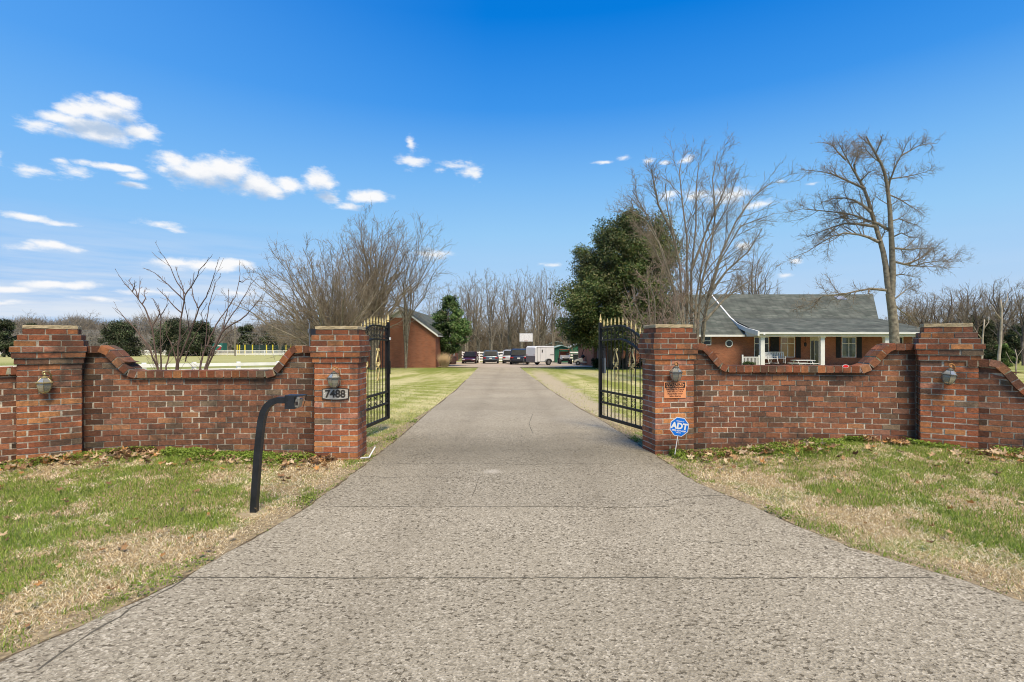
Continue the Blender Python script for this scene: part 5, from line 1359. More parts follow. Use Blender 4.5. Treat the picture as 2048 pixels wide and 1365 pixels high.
# ------------------------------------------------------------------ bare trees
def wander(p, d, L_, n, r, wob, up=0., droop=0.):
    pts = [p.copy()]; d = d.normalized(); st = L_ / n
    for i in range(n):
        d = (d + V((r.gauss(0, wob), r.gauss(0, wob), r.gauss(0, wob) + up - droop * i / n))).normalized()
        p = p + d * st; pts.append(p.copy())
    return pts
def plen(pts): return sum((b_ - a).length for a, b_ in zip(pts[:-1], pts[1:]))
def children(pts, r0, r1, n, t0, ratio, ang, r, nseg=4, wob=.12, up=.08, maxlen=None, flat=1.0, kr=.62, flatdir=None):
    """side branches of a limb : list of (pts, r0, r1)"""
    tl = plen(pts); out = []; N_ = len(pts) - 1
    for i in range(n):
        t = t0 + (1 - t0) * (i + r.random()) / n; f = t * N_; j = min(int(f), N_ - 1); fr = f - j
        p = pts[j].lerp(pts[j + 1], fr); tg = (pts[j + 1] - pts[j]).normalized(); rr = r0 + (r1 - r0) * t
        a = tg.orthogonal().normalized(); az_ = r.random() * 2 * math.pi
        side = Matrix.Rotation(az_, 3, tg) @ a
        an = math.radians(ang * r.uniform(.65, 1.35)); d = tg * math.cos(an) + side * math.sin(an); d.y *= flat
        L_ = tl * ratio * (1.12 - .75 * t) * r.uniform(.6, 1.25)
        if maxlen: L_ = min(L_, maxlen * r.uniform(.7, 1.1))
        rc = max(rr * kr * r.uniform(.7, 1), .004)
        out.append((wander(p, d, L_, nseg, r, wob, up), rc, rc * .32))
    return out
def tubes(branches, name, m, parent, minr=0., off=None):
    mb = MB(); off = off or V((0, 0, 0))
    for pts, r0, r1 in branches:
        n = 8 if r0 > .1 else 6 if r0 > .04 else 4 if r0 > .015 else 3; k = len(pts) - 1
        mb.tube([p - off for p in pts], [max(minr, r0 + (r1 - r0) * (i / k) ** .8) for i in range(k + 1)], n, cap=False)
    return mb.build(name, m, parent, smooth_=True)
def twig_arrays(branches, per_m, L_, seed, spread=.8, up=.3, t0=.15, pal=.25):
    rg = np.random.default_rng(seed); A = []; B = []; 
    for pts, r0, r1 in branches:
        for a, b_ in zip(pts[:-1], pts[1:]): A.append(a[:]); B.append(b_[:])
    A = np.array(A); B = np.array(B); ln = np.linalg.norm(B - A, axis=1); n = int(ln.sum() * per_m)
    idx = rg.choice(len(A), n, p=ln / ln.sum()); f = rg.random(n)[:, None]
    P = A[idx] * (1 - f) + B[idx] * f; T = (B - A)[idx] / np.maximum(ln[idx][:, None], 1e-6)
    R = rg.normal(size=(n, 3)); R /= np.linalg.norm(R, axis=1)[:, None]
    D = T * (1 - pal) + R * spread; D[:, 2] += up; D /= np.linalg.norm(D, axis=1)[:, None]
    LL = L_ * rg.uniform(.4, 1.25, n)
    return P, D, LL
def twig_mesh(P, D, LL, rad, seed, bend=.25, up=.15):
    rg = np.random.default_rng(seed + 99); n = len(P)
    R = rg.normal(size=(n, 3)) * bend; R[:, 2] += up
    D2 = D + R; D2 /= np.linalg.norm(D2, axis=1)[:, None]
    P1 = P + D * (LL * .5)[:, None]; P2 = P1 + D2 * (LL * .5)[:, None]
    X = np.cross(D, np.array([.13, .31, .94])); X /= np.maximum(np.linalg.norm(X, axis=1)[:, None], 1e-6); Y = np.cross(D, X)
    rr = (rad * rg.uniform(.7, 1.2, n))[:, None]
    ring = [(math.cos(a), math.sin(a)) for a in (0, 2.094, 4.189)]
    v = np.empty((n, 7, 3))
    for k, (c, s) in enumerate(ring):
        v[:, k] = P + (X * c + Y * s) * rr; v[:, 3 + k] = P1 + (X * c + Y * s) * rr * .7
    v[:, 6] = P2
    f = []
    for k in range(3):
        k2 = (k + 1) % 3; f += [(k, k2, 3 + k2), (k, 3 + k2, 3 + k), (3 + k, 3 + k2, 6)]
    f = np.array(f); F_ = (f[None] + (np.arange(n) * 7)[:, None, None]).reshape(-1, 3)
    return v.reshape(-1, 3), F_, P1, D, D2, P2
def crown(branches, name, m, parent, specs, seed, off=None):
    """specs: [(per metre, length, radius, up)], every next level grows on the previous"""
    off = np.array((off or V((0, 0, 0)))[:]); VS = []; FS = []; o = 0
    cur = None
    for li, (pm, L_, rad, up) in enumerate(specs):
        if li == 0: P, D, LL = twig_arrays(branches, pm, L_, seed, up=up)
        else:
            rg = np.random.default_rng(seed + li); Pp, Dp, Lp = cur; n = int(Lp.sum() * pm); ix = rg.choice(len(Pp), n, p=Lp / Lp.sum()); f = rg.uniform(.15, 1, n)[:, None]
            P = Pp[ix] + Dp[ix] * Lp[ix][:, None] * f * .5 * 2 * .5 + 0; P = Pp[ix] + Dp[ix] * (Lp[ix][:, None] * f * .5)
            R = rg.normal(size=(n, 3)); R /= np.linalg.norm(R, axis=1)[:, None]; D = Dp[ix] * .8 + R * .75; D[:, 2] += up; D /= np.linalg.norm(D, axis=1)[:, None]; LL = L_ * rg.uniform(.4, 1.2, n)
        v, f, P1, D1, D2, P2 = twig_mesh(P, D, LL, rad, seed + li)
        VS.append(v); FS.append(f + o); o += len(v); cur = (P, D, LL)
        # let the next level use the outer half too
        cur = (np.concatenate([P, P1]), np.concatenate([D, D2]), np.concatenate([LL, LL]))
    return np_obj(name, np.concatenate(VS) - off, np.concatenate(FS), m, parent)
def poly3(pts, Y, dys=None, org=(0, 0), sc=1.0, bow=0.):
    """picture polyline -> 3d polyline near depth Y; bow = depth offset reached at the tip"""
    out = []; n = len(pts) - 1
    for i, (a, b_) in enumerate(pts):
        px, py = org[0] + a / sc, org[1] + b_ / sc; y = Y + (bow * i / n if n else 0); out.append(V(px2(px, py, y)))
    return out

# --- tall two-trunked tree before the house
def hero_tree():
    r = random.Random(5); Y = 28.; og = (1080, 240); s = 2.1157
    bx_, by_ = gX(1790, Y), Y; base = V((bx_, by_, base_z(Y)))
    t = thing('bare_tree', 'tall bare tree with two tall trunks and long side limbs before the porch', 'tree', base)
    L_ = []
    def P(pts, r0, r1, bow=0, y=Y): q = poly3(pts, y, org=og, sc=s, bow=bow); L_.append((q, r0, r1)); return q
    tr = []
    q = poly3([(1502, 1000), (1500, 945), (1496, 860), (1488, 790), (1480, 735)], Y, org=og, sc=s); q = [base - V((0, 0, .2))] + q; tr.append((q, .27, .20))
    q = poly3([(1486, 760), (1472, 700), (1463, 620), (1452, 560), (1438, 510), (1420, 450), (1405, 400), (1388, 340), (1370, 290), (1350, 255), (1335, 228), (1328, 190)], Y, org=og, sc=s, bow=.6); tr.append((q, .17, .045))
    q = poly3([(1488, 745), (1492, 640), (1490, 560), (1487, 500), (1483, 430), (1480, 380), (1474, 320), (1467, 265), (1455, 215), (1440, 180), (1420, 145), (1400, 110), (1380, 72)], Y, org=og, sc=s, bow=-.5); tr.append((q, .17, .035))
    tubes(tr, 'trunk', M['bark'], t, off=base)
    for a in ([(1465, 722), (1400, 716), (1340, 726), (1290, 738), (1200, 746), (1160, 765), (1125, 792)], [(1432, 518), (1390, 498), (1350, 487), (1290, 480), (1240, 494), (1200, 515), (1130, 560), (1045, 592)], [(1478, 468), (1430, 440), (1380, 425), (1330, 405), (1280, 395), (1180, 385), (1110, 378), (1040, 395)],
              [(1415, 452), (1340, 442), (1290, 440), (1240, 455), (1180, 478), (1120, 500)], [(1400, 392), (1365, 362), (1330, 342), (1290, 332), (1250, 332), (1190, 352)], [(1374, 292), (1330, 272), (1280, 250), (1240, 232), (1190, 220), (1112, 213)],
              [(1336, 232), (1312, 190), (1290, 150), (1272, 115), (1258, 92)], [(1295, 172), (1262, 140), (1240, 112), (1205, 98)], [(1330, 190), (1345, 150), (1340, 120)]): P(a, .085 if len(a) > 5 else .05, .012, bow=r.uniform(-2, 2.))
    for a in ([(1490, 545), (1520, 546), (1560, 551), (1600, 545), (1640, 546), (1700, 535)], [(1495, 600), (1540, 612), (1580, 620), (1630, 606), (1680, 600), (1760, 590)], [(1482, 320), (1520, 336), (1560, 362), (1590, 380), (1622, 402)], [(1474, 252), (1520, 246), (1560, 240), (1610, 228), (1655, 214)],
              [(1472, 300), (1480, 260), (1490, 235), (1505, 195), (1530, 150), (1545, 115), (1560, 88)], [(1528, 152), (1560, 135), (1600, 112), (1640, 104), (1682, 100)], [(1400, 110), (1375, 90), (1350, 70)], [(1440, 182), (1410, 160), (1380, 128), (1365, 95)], [(1420, 145), (1440, 100), (1450, 62)], [(1498, 660), (1530, 655), (1560, 660), (1610, 672)], [(1505, 790), (1530, 812), (1560, 832), (1604, 872)],
              [(1484, 430), (1520, 420), (1560, 435), (1600, 450)], [(1486, 500), (1530, 480), (1570, 500), (1610, 500)], [(1500, 760), (1550, 720), (1590, 700)], [(1355, 262), (1390, 225), (1420, 210)], [(1440, 515), (1460, 470), (1450, 430)]): P(a, .07 if len(a) > 5 else .045, .010, bow=r.uniform(-2, 2.))
    lv1 = []; lv2 = []
    for pts, r0, r1 in L_: lv1 += children(pts, r0, r1, max(6, int(plen(pts) * 3.4)), .18, .34, 42, r, 4, .13, .06, 1.9)
    for pts, r0, r1 in tr[1:]: lv1 += children(pts, r0, r1, 16, .35, .12, 50, r, 4, .15, .05, 1.4, kr=.3)
    for pts, r0, r1 in lv1: lv2 += children(pts, r0, r1, 5, .2, .5, 42, r, 3, .16, .05)
    lt = tubes(L_, 'limbs', M['bark'], t, off=base)
    tubes(lv1 + lv2, 'branchwork', M['twig'], t, minr=.006, off=base)
    crown(lv1 + lv2 + L_, 'crown', M['twig'], t, [(6.5, .55, .006, .06), (4.0, .30, .0048, .05)], 51, base)
hero_tree()
def multi_tree():
    r = random.Random(9); Y = 25.; og = (1080, 240); s = 2.1157; base = V((gX(1392, Y), Y, base_z(Y)))
    t = thing('bare_tree', 'bushy bare tree of many upright stems before the left half of the house', 'tree', base)
    St = [[(620, 990), (612, 900), (600, 780), (590, 600), (560, 480), (540, 380), (530, 270)], [(630, 1000), (622, 880), (620, 700), (622, 500), (602, 350), (590, 220), (600, 170)], [(645, 1000), (641, 860), (640, 650), (660, 450), (660, 300), (672, 180)], [(665, 1000), (668, 860), (682, 700), (722, 550), (742, 400), (730, 250), (750, 145)],
          [(685, 1000), (688, 880), (712, 740), (770, 560), (830, 430), (900, 330), (985, 262)], [(615, 980), (600, 850), (560, 700), (500, 520), (440, 420), (350, 370)], [(612, 930), (590, 800), (520, 560), (450, 400), (390, 300)], [(690, 940), (705, 800), (760, 600), (850, 450), (960, 410)], [(655, 900), (660, 760), (702, 520), (790, 380), (830, 250)],
          [(600, 820), (540, 660), (470, 520), (400, 440)], [(715, 740), (790, 640), (880, 560), (930, 480)], [(640, 640), (700, 480), (780, 300), (790, 200)], [(560, 480), (500, 360), (480, 260), (470, 210)], [(700, 850), (780, 760), (860, 700), (940, 640)]]
    tr = []
    for i, a in enumerate(St):
        q = poly3(a, Y, org=og, sc=s, bow=r.uniform(-1.8, 1.8))
        if i < 5: q = [V((base.x + r.uniform(-.3, .3), Y + r.uniform(-.2, .2), base.z - .1))] + q
        tr.append((q, .105 if i < 5 else .07, .014))
    tubes(tr, 'trunk', M['bark'], t, off=base)
    lv1 = []; lv2 = []
    for pts, r0, r1 in tr: lv1 += children(pts, r0, r1, 21, .28, .28, 38, r, 4, .12, .07, 2.6, kr=.5)
    for pts, r0, r1 in lv1: lv2 += children(pts, r0, r1, 4, .2, .5, 34, r, 3, .1, .08)
    tubes(lv1 + lv2, 'branchwork', M['twig'], t, minr=.006, off=base)
    crown(lv1 + lv2, 'crown', M['twig'], t, [(3.4, .60, .0055, .08), (2.4, .34, .0045, .06)], 61, base)
multi_tree()
def crape():
    r = random.Random(4); Y = 9.2; og = (200, 480); s = 4.096; base = V((gX(350, Y), Y, gz(-6, Y)))
    t = thing('crape_myrtle', 'bare multi-stemmed crape myrtle rising behind the left brick wall', 'tree', base)
    St = [[(475, 1060), (430, 740), (380, 590), (345, 530), (310, 480), (240, 400), (190, 345), (150, 290)], [(500, 1060), (497, 940), (495, 820), (500, 620), (530, 570), (562, 520)], [(625, 1055), (640, 880), (655, 760), (672, 600), (690, 500), (700, 450), (660, 390), (620, 330), (590, 260), (560, 200), (525, 140), (480, 95)],
          [(640, 1010), (690, 880), (740, 760), (780, 650), (810, 560), (850, 500), (880, 440), (915, 350), (930, 300), (945, 240), (962, 188)], [(700, 450), (745, 390), (780, 330), (805, 280), (830, 230), (870, 190), (912, 140)], [(820, 1055), (835, 980), (865, 890), (900, 800), (950, 700), (985, 645), (1020, 600), (1070, 530), (1110, 470), (1140, 340), (1148, 280), (1140, 208)],
          [(860, 1055), (900, 950), (940, 870), (980, 790), (1015, 730), (1060, 650), (1110, 580), (1165, 490), (1210, 420), (1250, 350), (1290, 300)], [(880, 1040), (940, 890), (1000, 760), (1060, 710), (1150, 660), (1200, 620), (1250, 560), (1300, 500), (1330, 450)], [(690, 500), (620, 430), (560, 370), (510, 330), (470, 290), (420, 260), (370, 240)],
          [(670, 600), (610, 550), (560, 490), (510, 440), (470, 400)], [(310, 480), (295, 420), (260, 370), (235, 330)], [(345, 530), (375, 480), (360, 430), (385, 400)], [(470, 1050), (410, 880), (310, 760), (250, 690), (200, 640), (160, 590), (120, 560)], [(800, 560), (770, 490), (755, 440), (745, 380), (740, 320)], [(480, 1055), (430, 960), (370, 850), (310, 800)],
          [(860, 900), (875, 740), (885, 600), (905, 500), (930, 420), (945, 350), (990, 300)], [(640, 1055), (600, 900), (545, 780), (540, 700)], [(420, 740), (470, 640), (490, 580), (470, 540), (430, 480)], [(700, 1000), (740, 860), (790, 760), (840, 690), (830, 600), (880, 520)], [(1140, 340), (1170, 350), (1220, 310)], [(310, 480), (320, 430), (335, 340)], [(265, 430), (285, 380), (290, 345)],
          [(690, 520), (680, 400), (640, 300), (615, 220)], [(740, 800), (720, 650), (700, 560), (690, 480)], [(500, 640), (470, 560), (440, 500)], [(1010, 730), (1040, 600), (1050, 500), (1055, 400)], [(860, 870), (950, 880), (1050, 760), (1130, 720)], [(540, 1040), (570, 930), (620, 850), (700, 760), (760, 680)]]
    tr = []
    for i, a in enumerate(St):
        q = poly3(a, Y, org=og, sc=s, bow=r.uniform(-.5, .5))
        # extend downwards to the ground
        if a[0][1] > 1000: q = [V((base.x + (q[0].x - base.x) * .55, Y, base.z - .05)), V((base.x + (q[0].x - base.x) * .85, Y, base.z + .45))] + q
        q2 = []
        for p, n_ in zip(q[:-1], q[1:]): q2 += [p, p.lerp(n_, .5) + V((r.gauss(0, .005), r.gauss(0, .008), r.gauss(0, .005)))]
        q2.append(q[-1]); big = a[0][1] > 1000
        tr.append((q2, .024 if big else .013, .0035))
    tubes(tr, 'stems', M['barkr'], t, off=base)
    lv1 = []; lv2 = []
    for pts, r0, r1 in tr: lv1 += children(pts, r0, r1, 4, .3, .22, 26, r, 6, .035, .06, .75, kr=.35)
    for pts, r0, r1 in lv1: lv2 += children(pts, r0, r1, 1, .3, .5, 28, r, 4, .05, .06)
    # thin inner tangle nearer the base
    low = []
    for pts, r0, r1 in tr[:15]: low += children(pts[:8], r0, r1, 4, .3, .35, 38, r, 5, .12, .06, .6, kr=.3)
    tubes(lv1 + low, 'branchwork', M['twigr'], t, minr=.003, off=base); tubes(lv2, 'crown', M['twig'], t, minr=.002, off=base)
crape()

def vase(name, label, px, Y, pytop, halfw_px, seed, stems=14, m='twig', bark='bark', group=None, lean=0., trunk_h=.12, dens=1., trunk_r=None, cat='tree', up=.09, basez=None, thin=1.0, spread_pow=1.0, zb=None, nlv1=12, steep=0., minr=.011):
    """many stems fanning out from a short trunk"""
    r = random.Random(seed); x = gX(px, Y); z0 = base_z(Y) if zb is None else zb; base = V((x, Y, z0)); Hh = EYE + (CY - pytop) * Y / F - z0; Wd = halfw_px * Y / F
    t = thing(name, label, cat, base, 0, group)
    tr = []; tr_r = trunk_r or max(.07, Hh * .016)
    for i in range(stems):
        a = 2 * math.pi * (i + r.random() * .7) / stems; k = ((i % 4 + .6 + r.random() * .6) / 4.3) ** spread_pow
        tx, ty = Wd * k * math.cos(a) + lean * Hh, Wd * k * math.sin(a) * .8
        top = Hh * math.sqrt(max(.25, 1 - .75 * (min(k, 1)) ** 2)) * r.uniform(.85, 1.0)
        fork = Hh * trunk_h * r.uniform(.6, 1.5)
        p0 = V((r.uniform(-.12, .12) * tr_r * 6, r.uniform(-.1, .1) * tr_r * 6, -.1)); p1 = V((tx * .06, ty * .06, fork)); pts = [p0, p1]
        for q in (.25, .45, .65, .82, 1):
            e = q ** (1.25 + steep); pts.append(V((tx * e + r.gauss(0, .015) * Hh, ty * e + r.gauss(0, .015) * Hh, fork + (top - fork) * q)))
        tr.append((pts, tr_r * r.uniform(.6, 1.) , .012))
    tubes(tr, 'trunk', M[bark], t)
    lv1 = []; lv2 = []
    for pts, r0, r1 in tr: lv1 += children(pts, r0, r1, nlv1, .26, .30, 38, r, 4, .13, up * .7, Hh * .3, kr=.5)
    for pts, r0, r1 in lv1: lv2 += children(pts, r0, r1, 3, .2, .5, 34, r, 3, .1, up)
    tubes(lv1 + lv2, 'branchwork', M[m], t, minr=minr * .75)
    crown(lv1 + lv2, 'crown', M[m], t, [(2.3 * dens / (Y / 30), .55 * (Y / 30) ** .5, minr * .6 * thin, .08), (1.5, .34 * (Y / 30) ** .5, minr * .5 * thin, .06)], seed + 500)
    return t
vase('bare_tree', 'wide arching bare tree just behind the 7488 pillar, leaning left', 668, 33, 472, 178, 31, stems=40, dens=1.6, lean=-.10, trunk_h=.04, m='twig', up=.07, spread_pow=.75, nlv1=15)
vase('bare_tree', 'dense bare tree with the tallest crown left of the driveway', 748, 39, 428, 112, 32, stems=28, dens=1.8, trunk_h=.15, steep=.2, nlv1=14)
vase('bare_tree', 'bare tree with twin pale trunks standing against the garage gable', 812, 42.5, 440, 128, 33, stems=14, dens=1.7, trunk_h=.26, lean=.04, steep=.1, m='twigg', trunk_r=.075)
vase('bare_tree', 'low brown bushy tree between the arching tree and the garage', 700, 44, 530, 120, 34, stems=30, dens=1.6, trunk_h=.05)
vase('bare_tree', 'reddish twiggy tree overlapping the magnolia and the house roof', 1322, 23, 500, 88, 35, stems=13, m='twigr', dens=.6, trunk_h=.10, up=-.04, steep=-.5, spread_pow=.45, trunk_r=.055, nlv1=14)
vase('bare_tree', 'small bare tree rising behind the house roof left of the skylight', 1508, 66, 490, 58, 36, stems=12, dens=1.2, trunk_h=.25, m='twigg', minr=.016)
# row behind the parking court
protos = []
r = random.Random(77)
spec_row = [(914, 78, 562), (934, 74, 548), (958, 76, 545), (982, 72, 540), (1004, 84, 552), (1020, 79, 546), (1043, 76, 542), (1066, 74, 540), (1086, 79, 538), (1106, 76, 546), (1128, 82, 560), (890, 84, 568), (1032, 92, 560), (950, 92, 556), (1078, 92, 560), (866, 90, 575)]
places = ['x', 'behind the maroon sedan', 'between the maroon sedan and the blue grey SUV', 'above the blue grey SUV', 'above the gap between the two SUVs', 'above the white SUV', 'just left of the basketball backboard', 'just right of the basketball backboard', 'above the white trailer', 'at the left edge of the magnolia', 'behind the magnolia', 'behind the holly tree', 'far back left of the backboard', 'far back above the blue grey SUV', 'far back above the trailer', 'behind the garage roof']
for i, (px, Y, pt) in enumerate(spec_row):
    lab = 'slender upright bare tree ' + places[i]
    if i == 0: lab = 'slender upright bare tree right of the holly tree'
    if i < 5:
        o = vase('bare_tree', lab, px, Y, pt, 44, 100 + i, stems=[7, 6, 5, 8, 5][i], dens=1.0, trunk_h=.13, m=['twigg', 'twig', 'twigg'][i % 3], group='tall bare trees behind the parking court', steep=.5, trunk_r=.21, nlv1=12, up=.10, minr=.017); protos.append((o, (pt, Y)))
    else:
        src, (pt0, Y0) = protos[i % 5]; o = copy_tree(src); o['label'] = lab; o.location = (gX(px, Y), Y, base_z(Y)); h0 = (CY - pt0) * Y0 / F + EYE - base_z(Y0); h1 = (CY - pt) * Y / F + EYE - base_z(Y); k = h1 / h0; o.scale = (k * r.uniform(.8, 1.1), k, k); o.rotation_euler = (0, 0, r.uniform(0, 6.28))
# right-hand wood
spec_r = [(1842, 62, 585), (1868, 70, 590), (1895, 66, 574), (1932, 74, 566), (1952, 60, 575), (2000, 56, 558), (2026, 62, 580), (2046, 52, 566), (1985, 80, 580), (1915, 84, 582), (1970, 90, 585), (1820, 78, 590), (1808, 88, 600), (2075, 58, 560), (1858, 92, 588)]
pl_r = ['just right of the house roof', 'above the left half of the right end pillar', 'directly above the right end pillar', 'above the right edge of the end pillar', 'between the end pillar and the two dead trunks', 'behind the pale dead trunk', 'right of the pale dead trunk', 'at the very right edge of the photo', 'far back behind the dead trunks', 'far back above the end pillar cap', 'far back right of the pillar', 'behind the right corner of the roof', 'far back at the roof corner', 'outermost right', 'far back above the pillar left edge']
pr2 = []
for i, (px, Y, pt) in enumerate(spec_r):
    lab = 'grey bare woodland tree ' + pl_r[i]
    if i < 3: o = vase('bare_tree', lab, px, Y, pt, 52, 140 + i, stems=[9, 7, 6][i], dens=1.1, trunk_h=.3, m='twig', bark='barkd', group='bare woodland trees on the right', steep=.1, trunk_r=.16, nlv1=12, up=.06, minr=.016); pr2.append((o, (pt, Y)))
    else:
        src, (pt0, Y0) = pr2[i % 3]; o = copy_tree(src); o['label'] = lab; o.location = (gX(px, Y), Y, base_z(Y)); h0 = (CY - pt0) * Y0 / F + EYE - base_z(Y0); h1 = (CY - pt) * Y / F + EYE - base_z(Y); k = h1 / h0; o.scale = (k * r.uniform(.85, 1.1), k, k); o.rotation_euler = (0, 0, r.uniform(0, 6.28))
# far-left bare trees on the skyline
spec_l = [(52, 160, 628), (85, 175, 640), (170, 165, 628), (150, 180, 640), (205, 170, 645), (262, 172, 640), (300, 168, 632), (560, 130, 615), (600, 120, 600), (530, 150, 625), (500, 165, 640), (12, 175, 645), (240, 185, 648), (380, 180, 640), (330, 160, 640), (455, 150, 648)]
pl_l = ['left of the left end pillar cap', 'above the left end pillar cap', 'tallest right of the left end pillar', 'above the right part of the left pillar cap', 'left of the dark cedar', 'behind the round dark cedar', 'behind the crape myrtle stems', 'left of the arching tree', 'under the arching tree', 'right of the utility pole', 'above the yellow-posted screen', 'at the left edge of the photo', 'far behind the cedar', 'between the crape myrtle stems', 'left inside the crape myrtle', 'just left of the utility pole']
pr3 = []
for i, (px, Y, pt) in enumerate(spec_l):
    lab = 'pale bare skyline tree ' + pl_l[i]
    if i < 2: o = vase('bare_tree', lab, px, Y, pt, 32, 170 + i, stems=9, dens=2.2, trunk_h=.2, m='twigg', group='pale bare trees along the left skyline', steep=.1, trunk_r=.2, nlv1=12, up=.05, zb=-2.6, minr=.035); pr3.append((o, (pt, Y)))
    else:
        src, (pt0, Y0) = pr3[i % 2]; o = copy_tree(src); o['label'] = lab; o.location = (gX(px, Y), Y, -2.6); h0 = (CY - pt0) * Y0 / F + EYE + 2.6; h1 = (CY - pt) * Y / F + EYE + 2.6; k = h1 / h0; o.scale = (k * r.uniform(.9, 1.4), k, k); o.rotation_euler = (0, 0, r.uniform(0, 6.28))
# dead pale trunks
def dead(px0, pts, Y, label, rad):
    base = V((gX(px0, Y), Y, base_z(Y))); t = thing('dead_trunk', label, 'dead tree', base, 0)
    q = [V((0, 0, -.1))] + [V(px2(a, b_, Y)) - base for a, b_ in pts]; q2 = []
    mb = MB(); k = len(q); mb.tube(q, [rad * (1 - .6 * i / (k - 1)) for i in range(k)], 7); mb.build('trunk', M['deadwood'], t, smooth_=True)
    mb = MB(); p = q[-2]; mb.tube([p, p + V((.35, 0, .5)), p + V((.45, .1, .9))], [rad * .4, rad * .3, .01], 5); p = q[-3]; mb.tube([p, p + V((-.3, 0, .35)), p + V((-.5, .1, .9))], [rad * .35, rad * .25, .01], 5); mb.build('branch_stubs', M['deadwood'], t, smooth_=True)
dead(1998, [(1997, 735), (1998, 712), (2001, 688), (2002, 665), (2003, 640), (2003, 618), (2001, 600)], 30, 'thick pale dead trunk rising behind the curved right wall', .10)
dead(1963, [(1963, 725), (1965, 700), (1965, 680), (1967, 660), (1969, 640)], 34, 'thin pale dead trunk just right of the right end pillar', .09)
dead(2032, [(2032, 735), (2034, 715), (2030, 700)], 30, 'short thin dead stem near the right edge', .05)

# ------------------------------------------------------------------ evergreens
def leaf_cloud(name, parent, blobs, n, size, seed, pal, m, hollow=.45, droop=0., aspect=.45, gap=.0):
    rg = np.random.default_rng(seed); B = np.array(blobs); vol = (B[:, 3] * B[:, 4] * B[:, 5]) ** (2 / 3); ix = rg.choice(len(B), n, p=vol / vol.sum())
    d = rg.normal(size=(n, 3)); d /= np.linalg.norm(d, axis=1)[:, None]; rad = hollow + (1 - hollow) * rg.random(n) ** .6
    wob = 1 + .30 * np.sin(d[:, 0] * 9 + ix * 1.7) * np.sin(d[:, 2] * 11 + ix) + .12 * rg.normal(size=n) * .6
    P = B[ix, :3] + d * B[ix, 3:6] * (rad * wob)[:, None]
    if gap:
        g = fbm(P[:, 0] * 1.1 + 50, P[:, 2] * 1.1 + P[:, 1] * .9 + 50, seed, 3); keep = g > gap; P = P[keep]; d = d[keep]; rad = rad[keep]; ix = ix[keep]; n = len(P)
    nrm_ = d * .7 + rg.normal(size=(n, 3)) * .6; nrm_[:, 2] += .4; nrm_ /= np.linalg.norm(nrm_, axis=1)[:, None]
    a = np.cross(nrm_, rg.normal(size=(n, 3))); a /= np.linalg.norm(a, axis=1)[:, None]; b_ = np.cross(nrm_, a)
    s = (size * rg.uniform(.6, 1.3, n))[:, None]
    v = np.empty((n, 4, 3)); v[:, 0] = P - a * s; v[:, 1] = P - b_ * s * aspect - nrm_ * s * .1; v[:, 2] = P + a * s; v[:, 2, 2] -= droop * s[:, 0]; v[:, 3] = P + b_ * s * aspect - nrm_ * s * .1
    f = np.array([(0, 1, 2), (0, 2, 3)]); F_ = (f[None] + (np.arange(n) * 4)[:, None, None]).reshape(-1, 3)
    pal = np.array(pal); ci = rg.integers(0, len(pal), n); clump = fbm(P[:, 0] * .9 + 9, P[:, 2] * .9 + 9, seed + 3, 3)
    c = pal[ci] * np.clip(-.25 + 2.4 * clump, .25, 1.9)[:, None] * (.45 + .6 * np.clip((rad - hollow) / (1 - hollow), 0, 1))[:, None] * rg.uniform(.75, 1.25, n)[:, None]  # clump highlights and inner crown shade painted into the leaf colour
    return np_obj(name, v.reshape(-1, 3), F_, m, parent, col=np.repeat(c, 4, axis=0))
MAG = [(.030, .052, .018), (.040, .065, .022), (.055, .078, .028), (.028, .045, .016), (.085, .085, .035), (.10, .11, .06)]
def magnolia():
    Y = 41; r = random.Random(3); base = V((gX(1228, Y), Y, base_z(Y))); k = Y / F
    t = thing('magnolia_tree', 'big dark green magnolia towering beside the right gate', 'tree', base)
    mb = MB(); 
    for a in (-.15, .25, .0): mb.tube([(a, a, -.1), (a * 2, a, 1.6), (a * 4, -a, 3.4), (a * 6, a, 7.0)], [.30, .26, .2, .06], 8)
    mb.tube([(-.9, .4, -.1), (-1.0, .3, 1.6), (-1.3, .2, 3.6)], [.16, .14, .08], 7)
    mb.tube([(1.0, .4, -.1), (1.2, .3, 1.6), (1.5, .2, 3.6)], [.2, .16, .08], 7)
    mb.build('trunk', M['barkd'], t, smooth_=True)
    bl = []
    prof = [(452, 30, 1266), (470, 62, 1264), (490, 82, 1258), (512, 98, 1250), (535, 100, 1246), (560, 104, 1240), (590, 112, 1230), (620, 118, 1226), (648, 112, 1222), (668, 100, 1220)]
    for (py, hw, cx) in prof:
        n = max(3, int(hw / 7))
        for i in range(n * 2):
            a = 2 * math.pi * r.random(); q = r.uniform(.5, .98); x = (cx - 1228 + hw * q * math.cos(a)) * k; y = hw * q * math.sin(a) * k; z = EYE + (CY - py) * k - base.z + r.uniform(-.7, .7)
            s = r.uniform(.55, 1.35); bl.append((x, y, z, s, s, s * .8))
        bl.append(((cx - 1228) * k, 0, EYE + (CY - py) * k - base.z, hw * k * .58, hw * k * .55, 1.0))
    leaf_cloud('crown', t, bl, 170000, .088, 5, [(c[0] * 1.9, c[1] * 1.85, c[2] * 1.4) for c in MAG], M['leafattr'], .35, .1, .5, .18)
magnolia()
